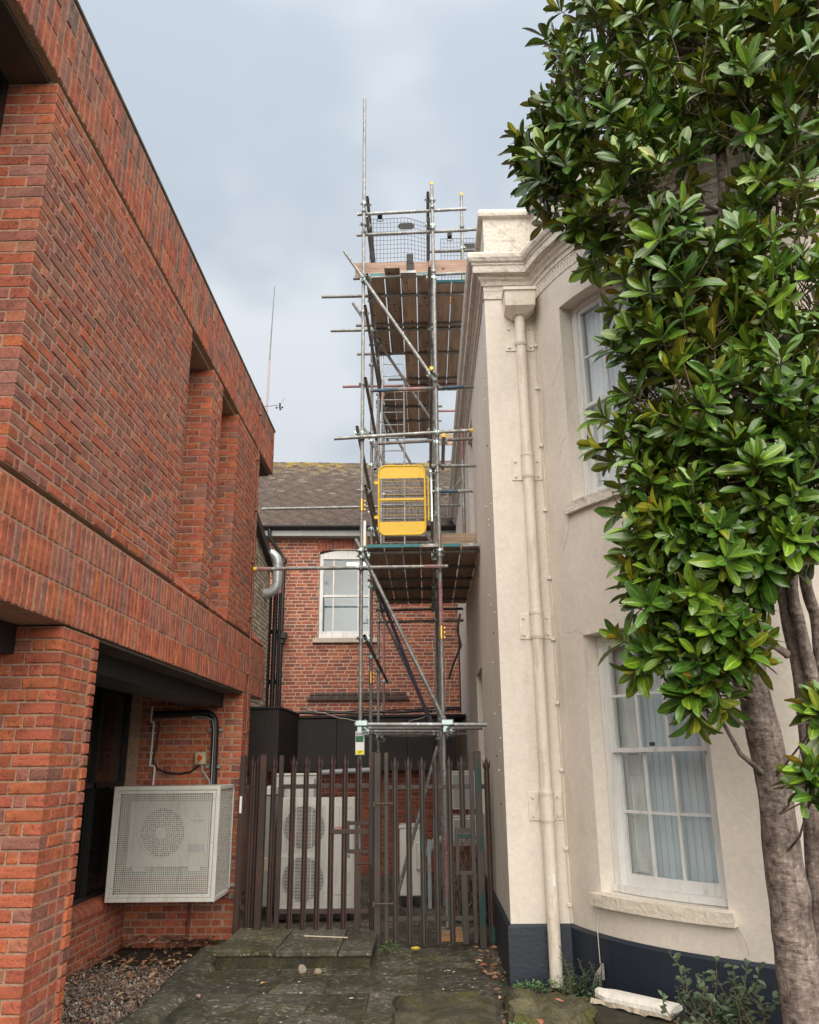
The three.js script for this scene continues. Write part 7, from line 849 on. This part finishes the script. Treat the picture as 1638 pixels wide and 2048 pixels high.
  // individual shoots that break the outline
  for (const [x, y, z, ax, ay, az] of [[0.98, 6.42, -5.75, -0.9, 0.2, 0.3], [0.93, 6.75, -5.7, -0.8, 0.7, 0.2], [1.12, 7.15, -5.6, -0.7, 0.8, 0.2], [1.36, 5.62, -5.7, -0.5, -0.8, 0.2], [1.50, 5.60, -5.65, -0.2, -0.9, 0.3], [1.22, 3.98, -5.4, -0.9, 0.35, 0.1], [1.30, 4.20, -5.4, -0.7, 0.7, 0.2], [1.32, 3.45, -5.3, -0.8, -0.2, 0.3], [1.27, 2.62, -5.4, -0.8, 0.5, 0.2], [1.35, 2.40, -5.35, -0.8, -0.2, 0.4], [1.62, 2.10, -5.1, -0.1, -0.9, 0.4], [1.78, 2.15, -5.05, 0.2, -0.9, 0.4], [2.02, 2.42, -5.0, 0.9, 0.1, 0.3], [2.06, 2.55, -5.0, 0.9, 0.4, 0.2], [1.55, 6.35, -4.95, -0.1, 0.9, 0.4], [2.1, 6.9, -4.6, 0.1, 0.9, 0.4], [2.55, 6.9, -4.55, 0.2, 0.9, 0.4], [2.0, 3.55, -4.6, 0.1, 0.6, 0.7], [1.8, 3.0, -4.75, -0.1, 0.3, 0.9], [2.2, 4.2, -4.5, 0.0, 0.7, 0.6], [1.62, 4.6, -4.95, -0.4, 0.6, 0.6], [1.7, 5.9, -4.85, -0.3, 0.7, 0.5]]) { const p = V(x, y, z), a = V(ax, ay, az).normalize(); twigs.sweep([p.clone().addScaledVector(a, -0.42).toArray(), p.clone().addScaledVector(a, -0.2).toArray(), p.toArray()], [0.008, 0.006, 0.004], 5, false); whorl(p, a, 10, r2(0.19, 0.24), 0.25, 1.3, 0.7); whorl(p.clone().addScaledVector(a, -0.13), a, 4, 0.18, 0.9, 1.4, 0.5); }
  part(tree, 'twigs', twigs, M.twig).userData.kind = 'stuff';
  // leaf colours: deep green, mid green, olive, fresh yellow green, bronze young leaves
  const tones = [[0.62, 0.74, 0.56], [0.95, 1.02, 0.70], [1.35, 1.24, 0.74], [2.0, 1.66, 0.8], [2.6, 1.45, 0.7]], lm = c => { const m = mat({ phys: 1, color: c, map: T_leaf, roughness: 0.38, clearcoat: 0.4, clearcoatRoughness: 0.25 }); return m; };
  for (const l of leaves) { l.c = l.young > 0.84 ? 4 : l.young > 0.45 ? 3 : l.tone > 0.95 ? 3 : l.tone > 0.6 ? 2 : l.tone > 0.2 ? 1 : 0; const d = l.p.clone().sub(camera.position), D = d.length(), q = l.p.clone().applyMatrix4(camera.matrixWorldInverse).applyMatrix4(camera.projectionMatrix); const vis = Math.abs(q.x) < 0.99 && Math.abs(q.y) < 0.99; l.score = vis ? l.s * l.s * (0.15 + Math.abs(d.dot(l.up)) / D) / (D * D) : 0; }
  // those in front hide those behind: keep the largest in each small cell of the view
  leaves.sort((a, b) => b.score - a.score); const cell = {}, solo = []; for (const l of leaves) { if (solo.length >= 298) break; const q = l.p.clone().applyMatrix4(camera.matrixWorldInverse).applyMatrix4(camera.projectionMatrix), k = Math.round(q.x * 26) + '|' + Math.round(q.y * 32); const z = l.p.distanceTo(camera.position); if (cell[k] !== undefined && z > cell[k] + 0.02) continue; cell[k] = Math.min(cell[k] ?? 99, z); l.solo = true; solo.push(l); }
  const variants = [leafGeo(0.35, 0.30, 0.172), leafGeo(0.25, 0.55, 0.185), leafGeo(0.5, 0.15, 0.158), leafGeo(0.2, -0.15, 0.18)], mats = tones.map(lm), base = tree.position, mtx = l => new THREE.Matrix4().makeBasis(l.side.clone().multiplyScalar(l.s * l.w), l.dir.clone().multiplyScalar(l.s), l.up.clone().multiplyScalar(l.s * (l.b ??= r2(0.25, 1.7)))).setPosition(l.p.clone().sub(base));
  solo.forEach((l, k) => { const me = new THREE.Mesh(variants[k % 4], mats[l.c]); me.name = k ? `leaf_${String(k).padStart(3, '0')}` : 'leaf'; me.applyMatrix4(mtx(l)); tree.add(me); });
  const rest = leaves.filter(l => !l.solo), inst = new THREE.InstancedMesh(leafGeo(0.32, 0.35, 0.176), lm([1, 1, 1]), rest.length), cc = new THREE.Color(); rest.forEach((l, k) => { inst.setMatrixAt(k, mtx(l)); const c = tones[l.c], f = 0.85 + 0.3 * rn(); inst.setColorAt(k, cc.setRGB(c[0] * f, c[1] * f, c[2] * f)); }); inst.name = 'crown'; inst.userData = { kind: 'stuff' }; tree.add(inst); console.log('leaves', leaves.length);
}
// ================================================================== small plants
const smallLeaf = leafGeo(0.3, 0.2, 0.30, 4);
function bush(name, label, base, n, fn, mt, leafMat) { const t = thing(name, label, 'plant', base), st = new B(), rn = rng32(n * 7 + 1), list = []; fn(rn, st, list); part(t, 'stems', st, mt).userData.kind = 'stuff'; const inst = new THREE.InstancedMesh(smallLeaf, leafMat, list.length), c = new THREE.Color(); list.forEach((l, k) => { const d = l.d.normalize(), u = l.u || V(0, 1, 0.3); u.addScaledVector(d, -u.dot(d)).normalize(); inst.setMatrixAt(k, new THREE.Matrix4().makeBasis(d.clone().cross(u).multiplyScalar(l.s * (l.w || 1)), d.clone().multiplyScalar(l.s), u.clone().multiplyScalar(l.s)).setPosition(l.p.clone().sub(t.position))); inst.setColorAt(k, c.setRGB(...l.c)); }); inst.name = 'leaves'; inst.userData = { kind: 'stuff' }; t.add(inst); return t; }
const plainLeaf = mat({ phys: 1, color: [1, 1, 1], roughness: 0.5, clearcoat: 0.15, side: THREE.DoubleSide });
bush('ivy_shrub', 'low leafy dark green shrub in front of the blue plinth by the trunk', [2.0, 0, -6.0], 230, (rn, st, L) => { const r2 = (a, b) => a + (b - a) * rn(); for (let k = 0; k < 30; k++) { const x0 = r2(1.72, 2.15), z0 = r2(-6.1, -5.85), hgt = r2(0.25, 0.62), lx = r2(-0.35, 0.18), lz = r2(-0.1, 0.18), P = []; for (let s = 0; s <= 5; s++) { const t = s / 5; P.push([x0 + lx * t + 0.03 * Math.sin(s * 2 + k), hgt * Math.pow(t, 0.85), z0 + lz * t]); } st.sweep(P, [0.006, 0.005, 0.0045, 0.004, 0.003, 0.002], 5, false); for (let s = 6; s < 26; s++) { const t = s / 25, i = Math.min(4, Math.floor(t * 5)), f = t * 5 - i, p = V(lerp(P[i][0], P[i + 1][0], f), lerp(P[i][1], P[i + 1][1], f), lerp(P[i][2], P[i + 1][2], f)), kk = r2(0.7, 1.2) * (t > 0.85 ? 1.5 : 1); L.push({ p, d: V(r2(-1, 1), r2(-0.2, 0.9), r2(-0.6, 1)), s: r2(0.035, 0.072), c: [0.055 * kk, 0.085 * kk, 0.045 * kk], u: V(r2(-.4, .4), 1, r2(0, .6)) }); } } }, M.twig, plainLeaf);
bush('fern_weed', 'feathery dark green weed growing at the foot of the downpipe', [1.22, 0, -7.35], 231, (rn, st, L) => { const r2 = (a, b) => a + (b - a) * rn(); for (let k = 0; k < 15; k++) { const x0 = r2(1.10, 1.34), z0 = r2(-7.46, -7.2), hgt = k === 0 ? 0.46 : r2(0.14, 0.34), lx = r2(-0.13, 0.13), lz = r2(-0.02, 0.14); const P = []; for (let s = 0; s <= 4; s++) { const t = s / 4; P.push([x0 + lx * t * t, hgt * t, z0 + lz * t * t]); } st.sweep(P, 0.0025, 4, false); for (let s = 2; s < 44; s++) { const t = s / 44, i = Math.min(3, Math.floor(t * 4)), f = t * 4 - i, p = V(lerp(P[i][0], P[i + 1][0], f), lerp(P[i][1], P[i + 1][1], f), lerp(P[i][2], P[i + 1][2], f)), kk = r2(0.7, 1.25), a = rn() * 6.28; L.push({ p, d: V(Math.cos(a), r2(0.2, 0.7), Math.sin(a)), s: r2(0.035, 0.075) * (1.1 - 0.75 * t), w: 0.42, c: [0.030 * kk, 0.075 * kk, 0.030 * kk] }); } } }, M.twig, plainLeaf);
const clump = (label, x, z, r, n, h, y = 0) => bush('weed_clump', label, [x, y, z], n, (rn, st, L) => { const r2 = (a, b) => a + (b - a) * rn(); for (let k = 0; k < n; k++) { const a = rn() * 6.28, q = Math.sqrt(rn()) * r, p = V(x + Math.cos(a) * q, y + r2(0.0, h), z + Math.sin(a) * q), kk = r2(0.7, 1.5); if (k % 4 === 0) st.sweep([[p.x, y - 0.01, p.z], [p.x, p.y, p.z]], 0.0018, 4, false); L.push({ p, d: V(Math.cos(a) + r2(-.5, .5), r2(0.1, 1), Math.sin(a) + r2(-.5, .5)), s: r2(0.016, 0.034), c: [0.065 * kk, 0.135 * kk, 0.035 * kk] }); } }, M.twig, plainLeaf);
clump('small leafy green weed at the foot of the post between the gates', -0.42, -9.18, 0.10, 90, 0.09); clump('low bright green weeds along the corner of the blue plinth', 0.82, -7.62, 0.13, 150, 0.06, 0.02); clump('round leaved weeds under the end of the downpipe', 1.06, -7.52, 0.10, 110, 0.12, 0.02); clump('tiny fresh green sprout in front of the mossy boulder', 0.60, -6.55, 0.05, 50, 0.06, 0.02);
// ------------------------------------------------------------------ shadows on, draw
scene.traverse(o => { if (o.isMesh) { o.castShadow = true; o.receiveShadow = true; } });
renderer.render(scene, camera);
